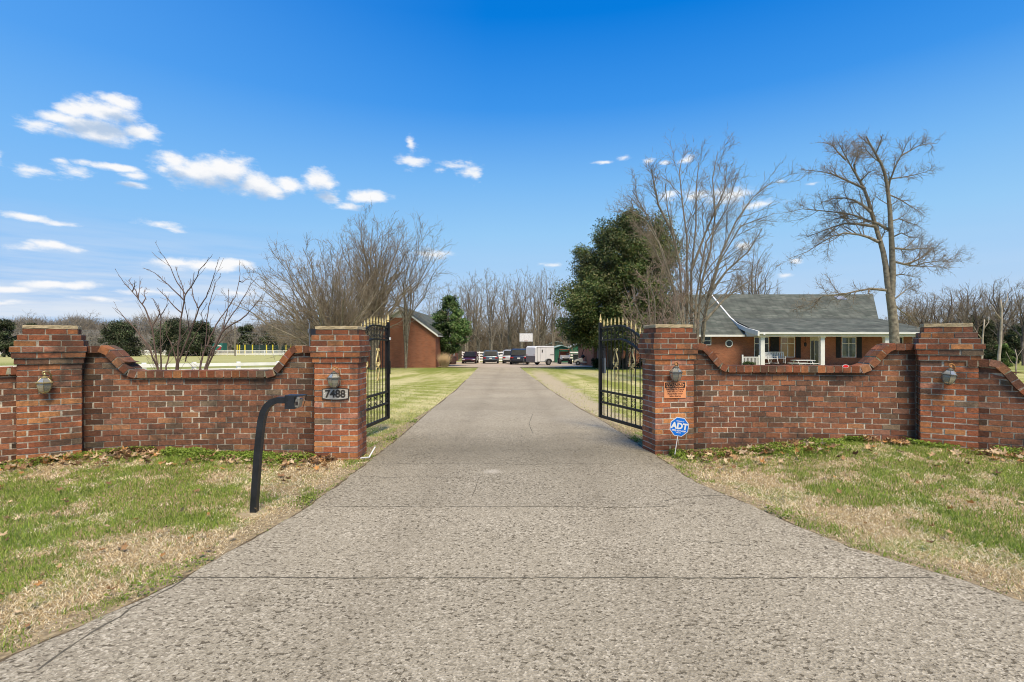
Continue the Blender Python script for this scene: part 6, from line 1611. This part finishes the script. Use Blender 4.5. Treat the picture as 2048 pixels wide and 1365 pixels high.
def holly():
    Y = 49; r = random.Random(8); base = V((gX(896, Y), Y, base_z(Y))); k = Y / F
    t = thing('holly_tree', 'small bright green evergreen at the garage corner', 'tree', base)
    mb = MB(); mb.tube([(0, 0, -.1), (.1, 0, 1.4), (0, .1, 3.5), (.1, 0, 6)], [.13, .1, .07, .03], 7)
    for i in range(9): a = i * 2.4; z = 1.6 + i * .45; mb.tube([(0, 0, z), (.9 * math.cos(a), .9 * math.sin(a), z + .5), (1.6 * math.cos(a), 1.6 * math.sin(a), z + .8)], [.05, .035, .01], 5)
    mb.build('trunk', M['bark'], t, smooth_=True); bl = []
    for (py, hw, cx) in [(600, 10, 899), (615, 20, 897), (632, 28, 897), (648, 34, 901), (664, 38, 902), (680, 38, 900), (696, 28, 892), (708, 16, 886)]:
        for i in range(max(4, int(hw / 3))):
            a = 2 * math.pi * r.random(); q = r.uniform(.3, .9); s = r.uniform(.4, .75); bl.append(((cx - 896 + hw * q * math.cos(a)) * k, hw * q * math.sin(a) * k, EYE + (CY - py) * k - base.z + r.uniform(-.3, .3), s, s, s * .7))
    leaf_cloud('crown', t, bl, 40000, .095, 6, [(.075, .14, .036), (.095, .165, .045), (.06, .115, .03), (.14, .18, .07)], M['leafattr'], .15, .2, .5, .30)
holly()
CED = [(.055, .078, .038), (.065, .09, .042), (.08, .10, .05), (.10, .10, .06)]
def cedar(label, px, pytop, hw, Y, zb, seed, n=9000, pal=CED, name='cedar_tree', conical=.55, group=None, leaf=None, cat='tree'):
    r = random.Random(seed); k = Y / F; base = V((gX(px, Y), Y, zb)); H_ = EYE + (CY - pytop) * k - zb; W_ = hw * k
    t = thing(name, label, cat, base, 0, group)
    mb = MB(); mb.tube([(0, 0, -.1), (0, 0, H_ * .5), (0, 0, H_ * .9)], [max(.06, H_ * .03), H_ * .02, .03], 6); mb.build('trunk', M['barkd'], t)
    bl = []
    for i in range(22):
        f = (i + .5) / 22; w = W_ * (1 - f ** 1.6 * conical) * (.9 + .1 * min(1, f * 5)) * (1 + .18 * math.sin(f * 17 + seed)); 
        for j in range(3): a = r.random() * 6.28; q = r.uniform(.2, 1.0); s = r.uniform(.13, .36) * W_; bl.append((w * q * math.cos(a), w * q * math.sin(a), H_ * (.06 + .90 * f), s, s, s * .9))
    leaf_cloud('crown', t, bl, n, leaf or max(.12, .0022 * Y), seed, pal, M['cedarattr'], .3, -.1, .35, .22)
    return t
cedar('dark green cedar at the left edge of the photo', 8, 641, 26, 105, -2.4, 201)
cedar('round dark cedar between the left end pillar and the crape myrtle', 238, 645, 40, 112, -2.5, 202, 12000)
cedar('wide dark cedar behind the middle crape myrtle stems', 350, 641, 44, 116, -2.5, 203, 12000)
cedar('dark cedar behind the right crape myrtle stems', 402, 644, 30, 118, -2.5, 204, 10000)
cedar('dark cedar right beside the utility pole', 492, 652, 22, 150, -2.5, 205)
cedar('dark cedar behind the yellow-posted screen', 548, 662, 30, 152, -2.5, 206)
cedar('small dark cedar above the left end pillar cap', 64, 648, 16, 150, -2.6, 207, 5000)
cedar('dark evergreen behind the cap of the right end pillar', 1955, 632, 30, 62, base_z(62), 208, 12000, leaf=.13)
cedar('dark evergreen right of the pale dead trunk', 2032, 650, 26, 58, base_z(58), 209, 9000, leaf=.13)
cedar('dark evergreen at the far back of the right wood', 1985, 640, 26, 75, base_z(75), 210, 9000, leaf=.15)
cedar('round light green bush between the dead trunks and the orange roof', 2008, 690, 17, 48, base_z(48), 211, 8000, [(.10, .15, .04), (.13, .19, .05), (.08, .12, .03)], 'green_bush', .35, cat='bush', leaf=.08)
cedar('dark clipped hedge bush beside the golf cart', 1197, 719, 13, 44, base_z(44), 212, 4000, MAG[:4], 'hedge_bush', .2, cat='bush', leaf=.07)
cedar('dark clipped hedge bush under the magnolia behind the right gate', 1240, 718, 16, 43.5, base_z(43.5), 213, 4000, MAG[:4], 'hedge_bush', .2, cat='bush', leaf=.07)
cedar('dark clipped hedge bush closest to the right gate pillar', 1275, 716, 14, 43, base_z(43), 214, 4000, MAG[:4], 'hedge_bush', .2, cat='bush', leaf=.07)
cedar('low green shrub under the porch railing', 1497, 726, 13, 44.2, base_z(44.2), 215, 3000, [(.06, .09, .03), (.08, .11, .035)], 'porch_shrub', .1, cat='bush', leaf=.07)
def tuft(px, Y, label, seed):
    r = random.Random(seed); base = V((gX(px, Y), Y, base_z(Y))); t = thing('ornamental_grass', label, 'grass clump', base)
    rg = np.random.default_rng(seed); n = 900; P = rg.normal(size=(n, 3)) * .12; P[:, 2] = 0; D = rg.normal(size=(n, 3)) * .28; D[:, 2] = 1; D /= np.linalg.norm(D, axis=1)[:, None]
    v, f, *_ = twig_mesh(P, D, 1.5 * rg.uniform(.5, 1, n), .012, seed, .3, .0); np_obj('blades', v, f, mat('straw_clump', (.40, .30, .17), .9, 0, .2), t)
tuft(888, 45.6, 'straw coloured ornamental grass clump at the garage corner', 2)

# brushy understorey and far woodland that reads as one mass
def thicket():
    rg = np.random.default_rng(17); P = []; D = []; LL = []; 
    def band(x0, x1, Y, n, h, zb=None, seed=1):
        x = rg.uniform(x0, x1, n); y = Y + rg.normal(size=n) * 3; hh = h * (.55 + .75 * fbm(x * .12 + 5, y * .1 + 5, seed, 4)) 
        z = np.array([base_z(q) if zb is None else zb for q in y]) + rg.random(n) ** 1.2 * hh * .75
        d = rg.normal(size=(n, 3)) * .55; d[:, 2] += .7; d /= np.linalg.norm(d, axis=1)[:, None]
        P.append(np.stack([x, y, z], 1)); D.append(d); LL.append(hh * rg.uniform(.15, .4, n))
    band(-18, 24, 95, 15000, 6.2); band(-18, 10, 84, 4500, 3.4, None, 2); band(44, 110, 78, 12000, 6.5, None, 3); band(35, 75, 96, 6000, 6.5, None, 5)
    band(-29, -15, 70, 6000, 5.0, None, 4); band(6, 44, 98, 6000, 6, None, 6)
    P_ = np.concatenate(P); D_ = np.concatenate(D); L_ = np.concatenate(LL); v, f, *_ = twig_mesh(P_, D_, L_, .03, 3, .4, .1)
    o = np_obj('brushwood', v, f, mat('brushwood', (.10, .078, .05), .95, 0, 0, .15, col2=(.20, .165, .11))); tag(o, 'brown leafless brushwood thicket behind the court and the houses', 'thicket', kind='stuff')
    P, D, LL = [], [], []
    P.clear(); D.clear(); LL.clear()
    def band2(x0, x1, Y, n, h, zb, seed):
        x = rg.uniform(x0, x1, n); y = Y + rg.normal(size=n) * 5; hh = h * (.25 + 1.15 * fbm(x * .05 + 5, y * .05 + 5, seed, 4)); z = zb + rg.random(n) * hh * .85
        d = rg.normal(size=(n, 3)) * .6; d[:, 2] += .6; d /= np.linalg.norm(d, axis=1)[:, None]; P.append(np.stack([x, y, z], 1)); D.append(d); LL.append(hh * rg.uniform(.12, .3, n))
    band2(-215, -40, 185, 80000, 12.0, -2.4, 7); band2(-60, 60, 160, 16000, 10, -2.4, 8); band2(60, 260, 150, 26000, 10, -2.4, 9); band2(-190, -40, 158, 50000, 8.0, -2.4, 19)
    v, f, *_ = twig_mesh(np.concatenate(P), np.concatenate(D), np.concatenate(LL), .06, 4, .4, .1)
    o = np_obj('distant_woods', v, f, mat('distant_woods', (.16, .145, .12), .95, 0, 0, .06, col2=(.31, .285, .24))); tag(o, 'hazy grey brown distant woodland along the horizon', 'woodland', kind='stuff')
    # dark solid undergrowth so no skyline shows through the stems
    rg2 = np.random.default_rng(5); bl = []
    for x in np.arange(-20, 26, 1.6): bl.append((x, 104 + rg2.normal(), base_z(104) + 1.6, 1.6, 1, 2.2 + rg2.random() * 1.2))
    for x in np.arange(46, 118, 2.0): bl.append((x, 92 + rg2.normal() * 2, base_z(92) + 1.6, 2.0, 1, 2.4 + rg2.random() * 1.8))
    for x in np.arange(-31, -16, 1.6): bl.append((x, 78 + rg2.normal(), base_z(78) + 1.2, 1.6, 1, 2.0 + rg2.random() * 1.4))
    o = leaf_cloud('undergrowth', None, bl, 42000, .26, 12, [(.11, .11, .05), (.13, .115, .06), (.15, .125, .075), (.09, .10, .045)], M['cedarattr'], .1, 0, .5, 0); tag(o, 'olive brown undergrowth at the foot of the bare trees', 'undergrowth', kind='stuff')
    bl = []
    for x in np.arange(-220, 260, 3.2): bl.append((x, 196 + rg2.normal() * 4, -1.2, 3.2, 2, 2.6 + rg2.random() * 2.6))
    o = leaf_cloud('distant_scrub', None, bl, 40000, .5, 13, [(.085, .08, .06), (.12, .105, .08), (.07, .075, .05), (.15, .125, .10)], M['cedarattr'], .1, 0, .5, 0); tag(o, 'dull brown scrub under the distant woodland', 'scrub', kind='stuff')
thicket()

# ------------------------------------------------------------------ grass, weeds, fallen leaves
def in_drive(x, y): return (x > np.interp(y, Ly, Lx) - .0) & (x < np.interp(y, Ry, Rx) + .0)
def gzn(x, y):
    b = np.where(y < 6.4, 0, -.0235 * (y - 6.4)); a = np.where(x > 0, .17, .09)
    t = np.clip((np.abs(x) - 2.2) / 2.0, 0, 1); t = t * t * (3 - 2 * t)
    return b + a * t * np.exp(-((y - 6.2) / 1.5) ** 2)
def wall_y(x):
    return np.where(x < 0, 6.33 - np.clip((-x - 4.6), 0, 9) * .72, 6.60 - np.clip((x - 4.5), 0, 9) * .62)
def grass():
    rg = np.random.default_rng(2); X = []; Yy = []
    def area(x0, x1, y0, y1, n): X.append(rg.uniform(x0, x1, n)); Yy.append(rg.uniform(y0, y1, n))
    area(-5.2, -1.5, 1.9, 3.6, 62000); area(-6.8, -1.5, 3.6, 6.3, 92000)
    area(1.6, 5.2, 2.4, 3.9, 42000); area(1.6, 6.9, 3.9, 6.6, 92000); area(-9, 9, 0.5, 2, 12000)
    area(-5, -1.4, 6.3, 12, 26000); area(1.2, 6, 6.5, 12, 26000); area(-6, -1.4, 12, 22, 26000); area(1.0, 6, 12, 22, 26000)
    x = np.concatenate(X); y = np.concatenate(Yy); jag = .03 * np.sin(y * 31) + .02 * np.sin(y * 77)
    k = ~(in_drive(x + jag - .022, y) | in_drive(x + jag + .022, y)); x = x[k]; y = y[k]
    k = (np.abs(x) < y * 1.12 + .4) & (rg.random(len(x)) < np.exp(-np.clip(y - 7.5, 0, 99) / 4.5)); x = x[k]; y = y[k]; n = len(x)
    dry = dryness(x, y) + rg.normal(size=n) * .22; isdry = dry > .50
    z = gzn(x, y) - .008
    h = np.where(isdry, rg.uniform(.014, .038, n), rg.uniform(.020, .052, n)); h *= (.65 + .7 * fbm(x * 2.2 + 4, y * 2.2 + 4, 21, 3)) * .85
    wdt = np.where(isdry, rg.uniform(.0016, .0032, n), rg.uniform(.0015, .003, n)) * (1 + .18 * np.clip(y - 3, 0, 16))
    ang = rg.uniform(0, 2 * np.pi, n); lean = np.where(isdry, rg.uniform(.6, 1.9, n), rg.uniform(.15, .9, n))
    dx, dy = np.cos(ang), np.sin(ang); sa = rg.uniform(0, 2 * np.pi, n); sx, sy = np.cos(sa), np.sin(sa)
    v = np.empty((n, 5, 3)); b0 = np.stack([x, y, z], 1); S = np.stack([sx, sy, sx * 0], 1) * wdt[:, None]; D = np.stack([dx, dy, dx * 0], 1)
    v[:, 0] = b0 - S; v[:, 1] = b0 + S; m_ = b0 + D * (h * lean * .35)[:, None]; m_[:, 2] += h * .62; v[:, 2] = m_ + S * .8; v[:, 3] = m_ - S * .8
    tp = b0 + D * (h * lean)[:, None]; tp[:, 2] += h * np.where(isdry, .75, 1.0); v[:, 4] = tp
    f = np.array([(0, 1, 2), (0, 2, 3), (3, 2, 4)]); F_ = (f[None] + (np.arange(n) * 5)[:, None, None]).reshape(-1, 3)
    G = np.array([(.29, .39, .06), (.36, .44, .09), (.23, .33, .05), (.45, .48, .16), (.23, .33, .08)]); Dd = np.array([(.80, .67, .43), (.86, .75, .53), (.70, .56, .33), (.52, .39, .21), (.90, .82, .62)])
    c = np.where(isdry[:, None], Dd[rg.integers(0, 5, n)], G[rg.integers(0, 5, n)]) * rg.uniform(.75, 1.2, n)[:, None]
    fy = np.clip((y - 6.5) / 3.5, 0, 1)[:, None] * .6; c = c * (1 - fy) + np.array([.50, .50, .17]) * fy * rg.uniform(.7, 1.2, n)[:, None]
    o = np_obj('grass', v.reshape(-1, 3), F_, M['grassattr'], None, col=np.repeat(c, 5, axis=0)); tag(o, 'short mixed green and straw grass of the front lawns', 'grass', kind='stuff')
grass()
def weeds():
    rg = np.random.default_rng(8); n = 46000
    side = rg.random(n) < .5; x = np.where(side, rg.uniform(-6.6, -2.0, n), rg.uniform(1.95, 6.7, n)); wy = wall_y(x)
    off = rg.exponential(.20, n) + .0; y = wy - .18 - off
    g = fbm(x * 1.8 + 7, y * 1.8 + 3, 40, 3); keep = (g > .40 + .55 * np.clip(off, 0, 1)) & ~in_drive(x, y); 
    # clumps along the edges of the drive
    m_ = 16000; yy = rg.uniform(2.0, 11, m_); sd = rg.random(m_) < .5; xe = np.where(sd, np.interp(yy, Ly, Lx) - np.abs(rg.normal(0, .10, m_)) - .01, np.interp(yy, Ry, Rx) + np.abs(rg.normal(0, .07, m_)) + .01)
    g2 = fbm(yy * 1.6 + np.where(sd, 0, 40), xe * 0 + 2, 41, 3); k2 = (g2 > np.where(sd, .66, .68)) & (rg.random(m_) < .55)
    x = np.concatenate([x[keep], xe[k2]]); y = np.concatenate([y[keep], yy[k2]]); n = len(x)
    ht = rg.uniform(.004, .065, n) * (.5 + fbm(x * 4, y * 4, 33, 2)); P = np.stack([x, y, gzn(x, y) + ht], 1)
    nr = rg.normal(size=(n, 3)) * .45; nr[:, 2] += 1; nr /= np.linalg.norm(nr, axis=1)[:, None]; a = np.cross(nr, rg.normal(size=(n, 3))); a /= np.linalg.norm(a, axis=1)[:, None]; b_ = np.cross(nr, a); s = rg.uniform(.006, .014, n)[:, None] * (1 + .08 * (y - 3).clip(0))[:, None]
    v = np.empty((n, 4, 3)); v[:, 0] = P - a * s; v[:, 1] = P - b_ * s * .6; v[:, 2] = P + a * s; v[:, 3] = P + b_ * s * .6
    f = np.array([(0, 1, 2), (0, 2, 3)]); F_ = (f[None] + (np.arange(n) * 4)[:, None, None]).reshape(-1, 3)
    G = np.array([(.22, .32, .05), (.28, .38, .06), (.17, .26, .04), (.34, .42, .10)]); c = G[rg.integers(0, 4, n)] * rg.uniform(.7, 1.2, n)[:, None]
    o = np_obj('ground_weeds', v.reshape(-1, 3), F_, M['grassattr'], None, col=np.repeat(c, 4, axis=0)); tag(o, 'bright green chickweed growing along the wall foot and driveway edge', 'weeds', kind='stuff')
weeds()
def leaves():
    r = random.Random(14); mb = MB()
    pal = [(.42, .25, .12), (.52, .34, .18), (.28, .16, .08), (.60, .44, .26), (.17, .10, .055), (.64, .50, .33), (.50, .26, .09)]
    def leaf(x, y, s):
        z = float(gzn(np.array(x), np.array(y))) + r.uniform(.012, .06); rot = Matrix.Rotation(r.uniform(0, 6.28), 3, 'Z') @ Matrix.Rotation(r.gauss(0, .5), 3, 'X') @ Matrix.Rotation(r.gauss(0, .4), 3, 'Y')
        n = 15; pts = []; cup = r.uniform(.15, .7)
        for i in range(n):
            a = 2 * math.pi * i / n; rad = s * (1.0 if i % 3 == 0 else .62 if i % 3 == 1 else .5) * r.uniform(.8, 1.15); p = V((rad * math.cos(a), rad * .8 * math.sin(a), cup * rad * rad / s * r.uniform(.3, 1.2))); pts.append(rot @ p + V((x, y, z)))
        k = r.uniform(.7, 1.2); c = tuple(q * k for q in r.choice(pal)); o = len(mb.v); mb.add(pts + [V((x, y, z))], [(i, (i + 1) % n, n) for i in range(n)], 0, c)
    for i in range(1700):
        sd = -1 if r.random() < .5 else 1; x = sd * r.uniform(2.1, 6.6); wy = float(wall_y(np.array(x))); y = wy - .22 - r.expovariate(1 / .22)
        if fbm(np.array(x * 1.3 + 3), np.array(y * 2.), 60, 2) < .47: continue
        leaf(x, y, r.uniform(.025, .062))
    for i in range(150):
        sd = -1 if r.random() < .55 else 1; y = r.uniform(2.4, 6.0); x = sd * r.uniform(1.9, y * 1.0 + .4)
        if xl(y) - .1 < x < xr(y) + .1: continue
        leaf(x, y, r.uniform(.018, .042))
    o = mb.build('fallen_leaves', M['deadleaf']); tag(o, 'curled brown oak leaves scattered over the grass and along the walls', 'leaves', kind='stuff')
leaves()
# ------------------------------------------------------------------ world, sun, camera
sc = bpy.context.scene
w = bpy.data.worlds.new('World'); sc.world = w; w.use_nodes = True; w.cycles.sampling_method = 'MANUAL'; w.cycles.sample_map_resolution = 256
N, L = w.node_tree.nodes, w.node_tree.links; N.clear()
out = N.new('ShaderNodeOutputWorld'); bg = N.new('ShaderNodeBackground'); L.new(bg.outputs[0], out.inputs[0])
SUN_EL, SUN_AZ = math.radians(57), math.radians(160)      # azimuth clockwise from +Y
sky = N.new('ShaderNodeTexSky'); sky.sky_type = 'NISHITA'; sky.sun_disc = False; sky.sun_elevation = SUN_EL; sky.sun_rotation = SUN_AZ
sky.air_density = 1.0; sky.dust_density = .5; sky.ozone_density = 2.0
def math_(op, a, b=None, c=None, clamp=False):
    n = N.new('ShaderNodeMath'); n.operation = op; n.use_clamp = clamp
    for i, q in enumerate((a, b, c)):
        if q is None: continue
        if isinstance(q, (int, float)): n.inputs[i].default_value = q
        else: L.new(q, n.inputs[i])
    return n.outputs[0]
def mixc(f, a, b_, mode='MIX'):
    x = N.new('ShaderNodeMixRGB'); x.blend_type = mode
    for i, q in ((0, f), (1, a), (2, b_)):
        if isinstance(q, (int, float)): x.inputs[i].default_value = q
        elif isinstance(q, tuple): x.inputs[i].default_value = (*q, 1)
        else: L.new(q, x.inputs[i])
    return x.outputs[0]
tc = N.new('ShaderNodeTexCoord'); nrm = N.new('ShaderNodeVectorMath'); nrm.operation = 'NORMALIZE'; L.new(tc.outputs['Generated'], nrm.inputs[0])
sp = N.new('ShaderNodeSeparateXYZ'); L.new(nrm.outputs[0], sp.inputs[0])
el = math_('ARCSINE', sp.outputs['Z']); az = math_('ARCTAN2', sp.outputs['X'], sp.outputs['Y'])
ramp = N.new('ShaderNodeValToRGB'); elk = math_('MULTIPLY', el, 1 / 1.5708); L.new(elk, ramp.inputs['Fac'])
def s2l(c): return tuple(((x / 255 + .055) / 1.055) ** 2.4 if x > 10 else x / 255 / 12.92 for x in c)
E = ramp.color_ramp.elements
stops = [(0, (196, 217, 236)), (.03, (190, 214, 240)), (.08, (170, 209, 246)), (.13, (152, 204, 247)), (.19, (122, 186, 245)), (.27, (62, 150, 236)), (.36, (2, 124, 222)), (.6, (8, 92, 190)), (1, (6, 70, 160))]
E[0].position = 0; E[0].color = (*s2l(stops[0][1]), 1); E[1].position = 1; E[1].color = (*s2l(stops[-1][1]), 1)
for p, c in stops[1:-1]: q = E.new(p); q.color = (*s2l(c), 1)
nsk = N.new('ShaderNodeVectorMath'); nsk.operation = 'SCALE'; L.new(sky.outputs[0], nsk.inputs[0]); nsk.inputs['Scale'].default_value = .10
base = mixc(.985, nsk.outputs[0], ramp.outputs['Color'])
# paler towards the left, deeper towards the right
lf = N.new('ShaderNodeMapRange'); L.new(az, lf.inputs[0]); lf.inputs[1].default_value = -.85; lf.inputs[2].default_value = -.05; lf.inputs[3].default_value = .42; lf.inputs[4].default_value = 0
base = mixc(lf.outputs[0], base, s2l((110, 178, 248)))
# clouds as billows in direction space
comb = N.new('ShaderNodeCombineXYZ'); L.new(az, comb.inputs[0]); L.new(el, comb.inputs[1])
def wnoise(scale, det, rough, vec):
    n = N.new('ShaderNodeTexNoise'); n.inputs['Scale'].default_value = scale; n.inputs['Detail'].default_value = det; n.inputs['Roughness'].default_value = rough
    L.new(vec, n.inputs['Vector']); return n
def pc(px, py):
    u = (px - 1024) / F; v = (683 - py) / F
    return math.atan2(u, 1), math.atan2(v, math.hypot(u, 1))
clouds = [(185, 262, 105, 24), (205, 225, 70, 28), (110, 236, 50, 14), (72, 248, 36, 10), (232, 200, 48, 15), (285, 268, 50, 16), (310, 268, 24, 13), (150, 222, 45, 16),
 (400, 345, 75, 30), (352, 322, 34, 18), (455, 345, 70, 32), (510, 368, 42, 28), (545, 380, 28, 16), (640, 362, 34, 22), (655, 392, 18, 14), (575, 370, 34, 16), (735, 392, 42, 14), (705, 410, 26, 7), (330, 335, 20, 16),
 (822, 290, 9, 15), (824, 323, 24, 11), (936, 340, 20, 14), (912, 330, 26, 7), (948, 350, 10, 12), (876, 342, 10, 6),
 (72, 342, 40, 9), (155, 342, 32, 11), (0, 322, 18, 12), (225, 335, 60, 7), (268, 352, 30, 7), (130, 325, 16, 5), (265, 372, 30, 5),
 (50, 434, 60, 9), (110, 446, 40, 5), (325, 450, 36, 7), (352, 460, 24, 4), (105, 494, 46, 9), (140, 500, 30, 7), (60, 500, 40, 6),
 (415, 534, 100, 13), (360, 528, 50, 8), (470, 530, 40, 10), (100, 570, 70, 9), (150, 572, 50, 10), (30, 578, 50, 8), (480, 590, 40, 6), (20, 605, 60, 5), (300, 588, 70, 5), (200, 600, 60, 4),
 (1250, 317, 13, 6), (1300, 321, 9, 5), (1215, 324, 18, 3), (1328, 323, 9, 4), (1371, 318, 12, 7), (1450, 392, 46, 15), (1395, 392, 30, 11), (1335, 390, 24, 9), (1520, 412, 40, 6), (1560, 366, 10, 5), (1622, 369, 12, 3), (1490, 492, 14, 7), (1562, 552, 12, 4), (862, 510, 30, 10), (850, 508, 16, 8), (1590, 525, 12, 5), (1100, 530, 20, 4)]
def field(vec, lst):
    acc = None
    for (px, py, hw, hh) in lst:
        a, e = pc(px, py); a1, _ = pc(px + hw, py); a0, _ = pc(px - hw, py); _, e1 = pc(px, py - hh); _, e0 = pc(px, py + hh)
        ia = 2 / (a1 - a0) / 1.12; ie = 2 / (e1 - e0) / 1.14
        n = N.new('ShaderNodeVectorMath'); n.operation = 'MULTIPLY_ADD'; L.new(vec, n.inputs[0]); n.inputs[1].default_value = (ia, ie, 0); n.inputs[2].default_value = (-a * ia, -e * ie, 0)
        ln = N.new('ShaderNodeVectorMath'); ln.operation = 'LENGTH'; L.new(n.outputs[0], ln.inputs[0])
        acc = ln.outputs['Value'] if acc is None else (lambda A, B: (lambda m_: m_.outputs[0])(sm(A, B)))(acc, ln.outputs['Value'])
    return acc
def sm(A, B):
    n = N.new('ShaderNodeMath'); n.operation = 'SMOOTH_MIN'; L.new(A, n.inputs[0]); L.new(B, n.inputs[1]); n.inputs[2].default_value = .25; return n
def density(vec, lst, amp=1.7, stretch=1.8):
    w1 = wnoise(14, 3, .5, vec); off = N.new('ShaderNodeVectorMath'); off.operation = 'MULTIPLY_ADD'; L.new(w1.outputs['Color'], off.inputs[0]); off.inputs[1].default_value = (.035, .018, 0); off.inputs[2].default_value = (-.0175, -.009, 0)
    ad = N.new('ShaderNodeVectorMath'); L.new(vec, ad.inputs[0]); L.new(off.outputs[0], ad.inputs[1])
    f = field(ad.outputs[0], lst)
    st = N.new('ShaderNodeVectorMath'); st.operation = 'MULTIPLY'; L.new(vec, st.inputs[0]); st.inputs[1].default_value = (1, stretch, 1)
    n1 = wnoise(26, 9, .62, st.outputs[0]).outputs['Fac']
    return math_('ADD', math_('SUBTRACT', 1.0, f), math_('MULTIPLY', math_('SUBTRACT', n1, .5), amp))
def mrg(f, a, b_, c=0, d=1, smooth_=True):
    x = N.new('ShaderNodeMapRange'); x.interpolation_type = 'SMOOTHSTEP' if smooth_ else 'LINEAR'; L.new(f, x.inputs[0]); x.inputs[1].default_value = a; x.inputs[2].default_value = b_; x.inputs[3].default_value = c; x.inputs[4].default_value = d; return x.outputs[0]
big = [c for c in clouds if c[2] * c[3] > 380 and c[0] < 1300]; small = [(c[0], c[1], c[2] * 1.15, c[3] * 1.2) for c in clouds if c[2] * c[3] <= 380 or c[0] >= 1300]
d0 = density(comb.outputs[0], big, 1.9)
ds = density(comb.outputs[0], small, 3.2, 2.6)
up = N.new('ShaderNodeVectorMath'); L.new(comb.outputs[0], up.inputs[0]); up.inputs[1].default_value = (-.004, .024, 0)
d1 = density(up.outputs[0], big, 1.4)
alpha = math_('MAXIMUM', mrg(d0, -.12, .70), mrg(ds, -.15, 1.15, 0, .92))
shade = mrg(d1, .0, .80)
ccol = mixc(shade, (.96, .965, .98), (.47, .60, .79))
# soft streaky haze low on the left
hz = N.new('ShaderNodeVectorMath'); hz.operation = 'MULTIPLY'; L.new(comb.outputs[0], hz.inputs[0]); hz.inputs[1].default_value = (1.2, 13, 1)
hn = wnoise(3.0, 6, .55, hz.outputs[0]).outputs['Fac']
hb = math_('MULTIPLY', mrg(hn, .32, .66), math_('MULTIPLY', mrg(el, .02, .22, 1, 0), mrg(az, -.62, -.05, 1, .12)))
base = mixc(math_('MULTIPLY', hb, .95), base, s2l((226, 234, 244)))
col = mixc(alpha, base, ccol)
# brighten clouds, ground side of the world is dull earth
gnd = mrg(el, -.02, .0)
col = mixc(gnd, (.20, .19, .13), col)
L.new(col, bg.inputs['Color']); bg.inputs['Strength'].default_value = 1.0

s = bpy.data.lights.new('Sun', 'SUN'); s.energy = 5.3; s.angle = math.radians(28); s.color = (1.0, .86, .64)
so = bpy.data.objects.new('Sun', s); C.objects.link(so)
dr = V((math.sin(SUN_AZ) * math.cos(SUN_EL), math.cos(SUN_AZ) * math.cos(SUN_EL), math.sin(SUN_EL)))
so.rotation_euler = (-dr).to_track_quat('-Z', 'Y').to_euler()
cam = bpy.data.cameras.new('Camera'); co = bpy.data.objects.new('Camera', cam); C.objects.link(co)
cam.lens = 18; cam.sensor_width = 36; cam.clip_end = 6000; cam.clip_start = .05
co.location = (0, 0, EYE); co.rotation_euler = (math.radians(90), 0, 0)
sc.camera = co
sc.cycles.filter_width = 1.05
sc.view_settings.view_transform = 'Standard'; sc.view_settings.look = 'None'; sc.view_settings.exposure = 0
sc.render.resolution_x = 1024; sc.render.resolution_y = 682
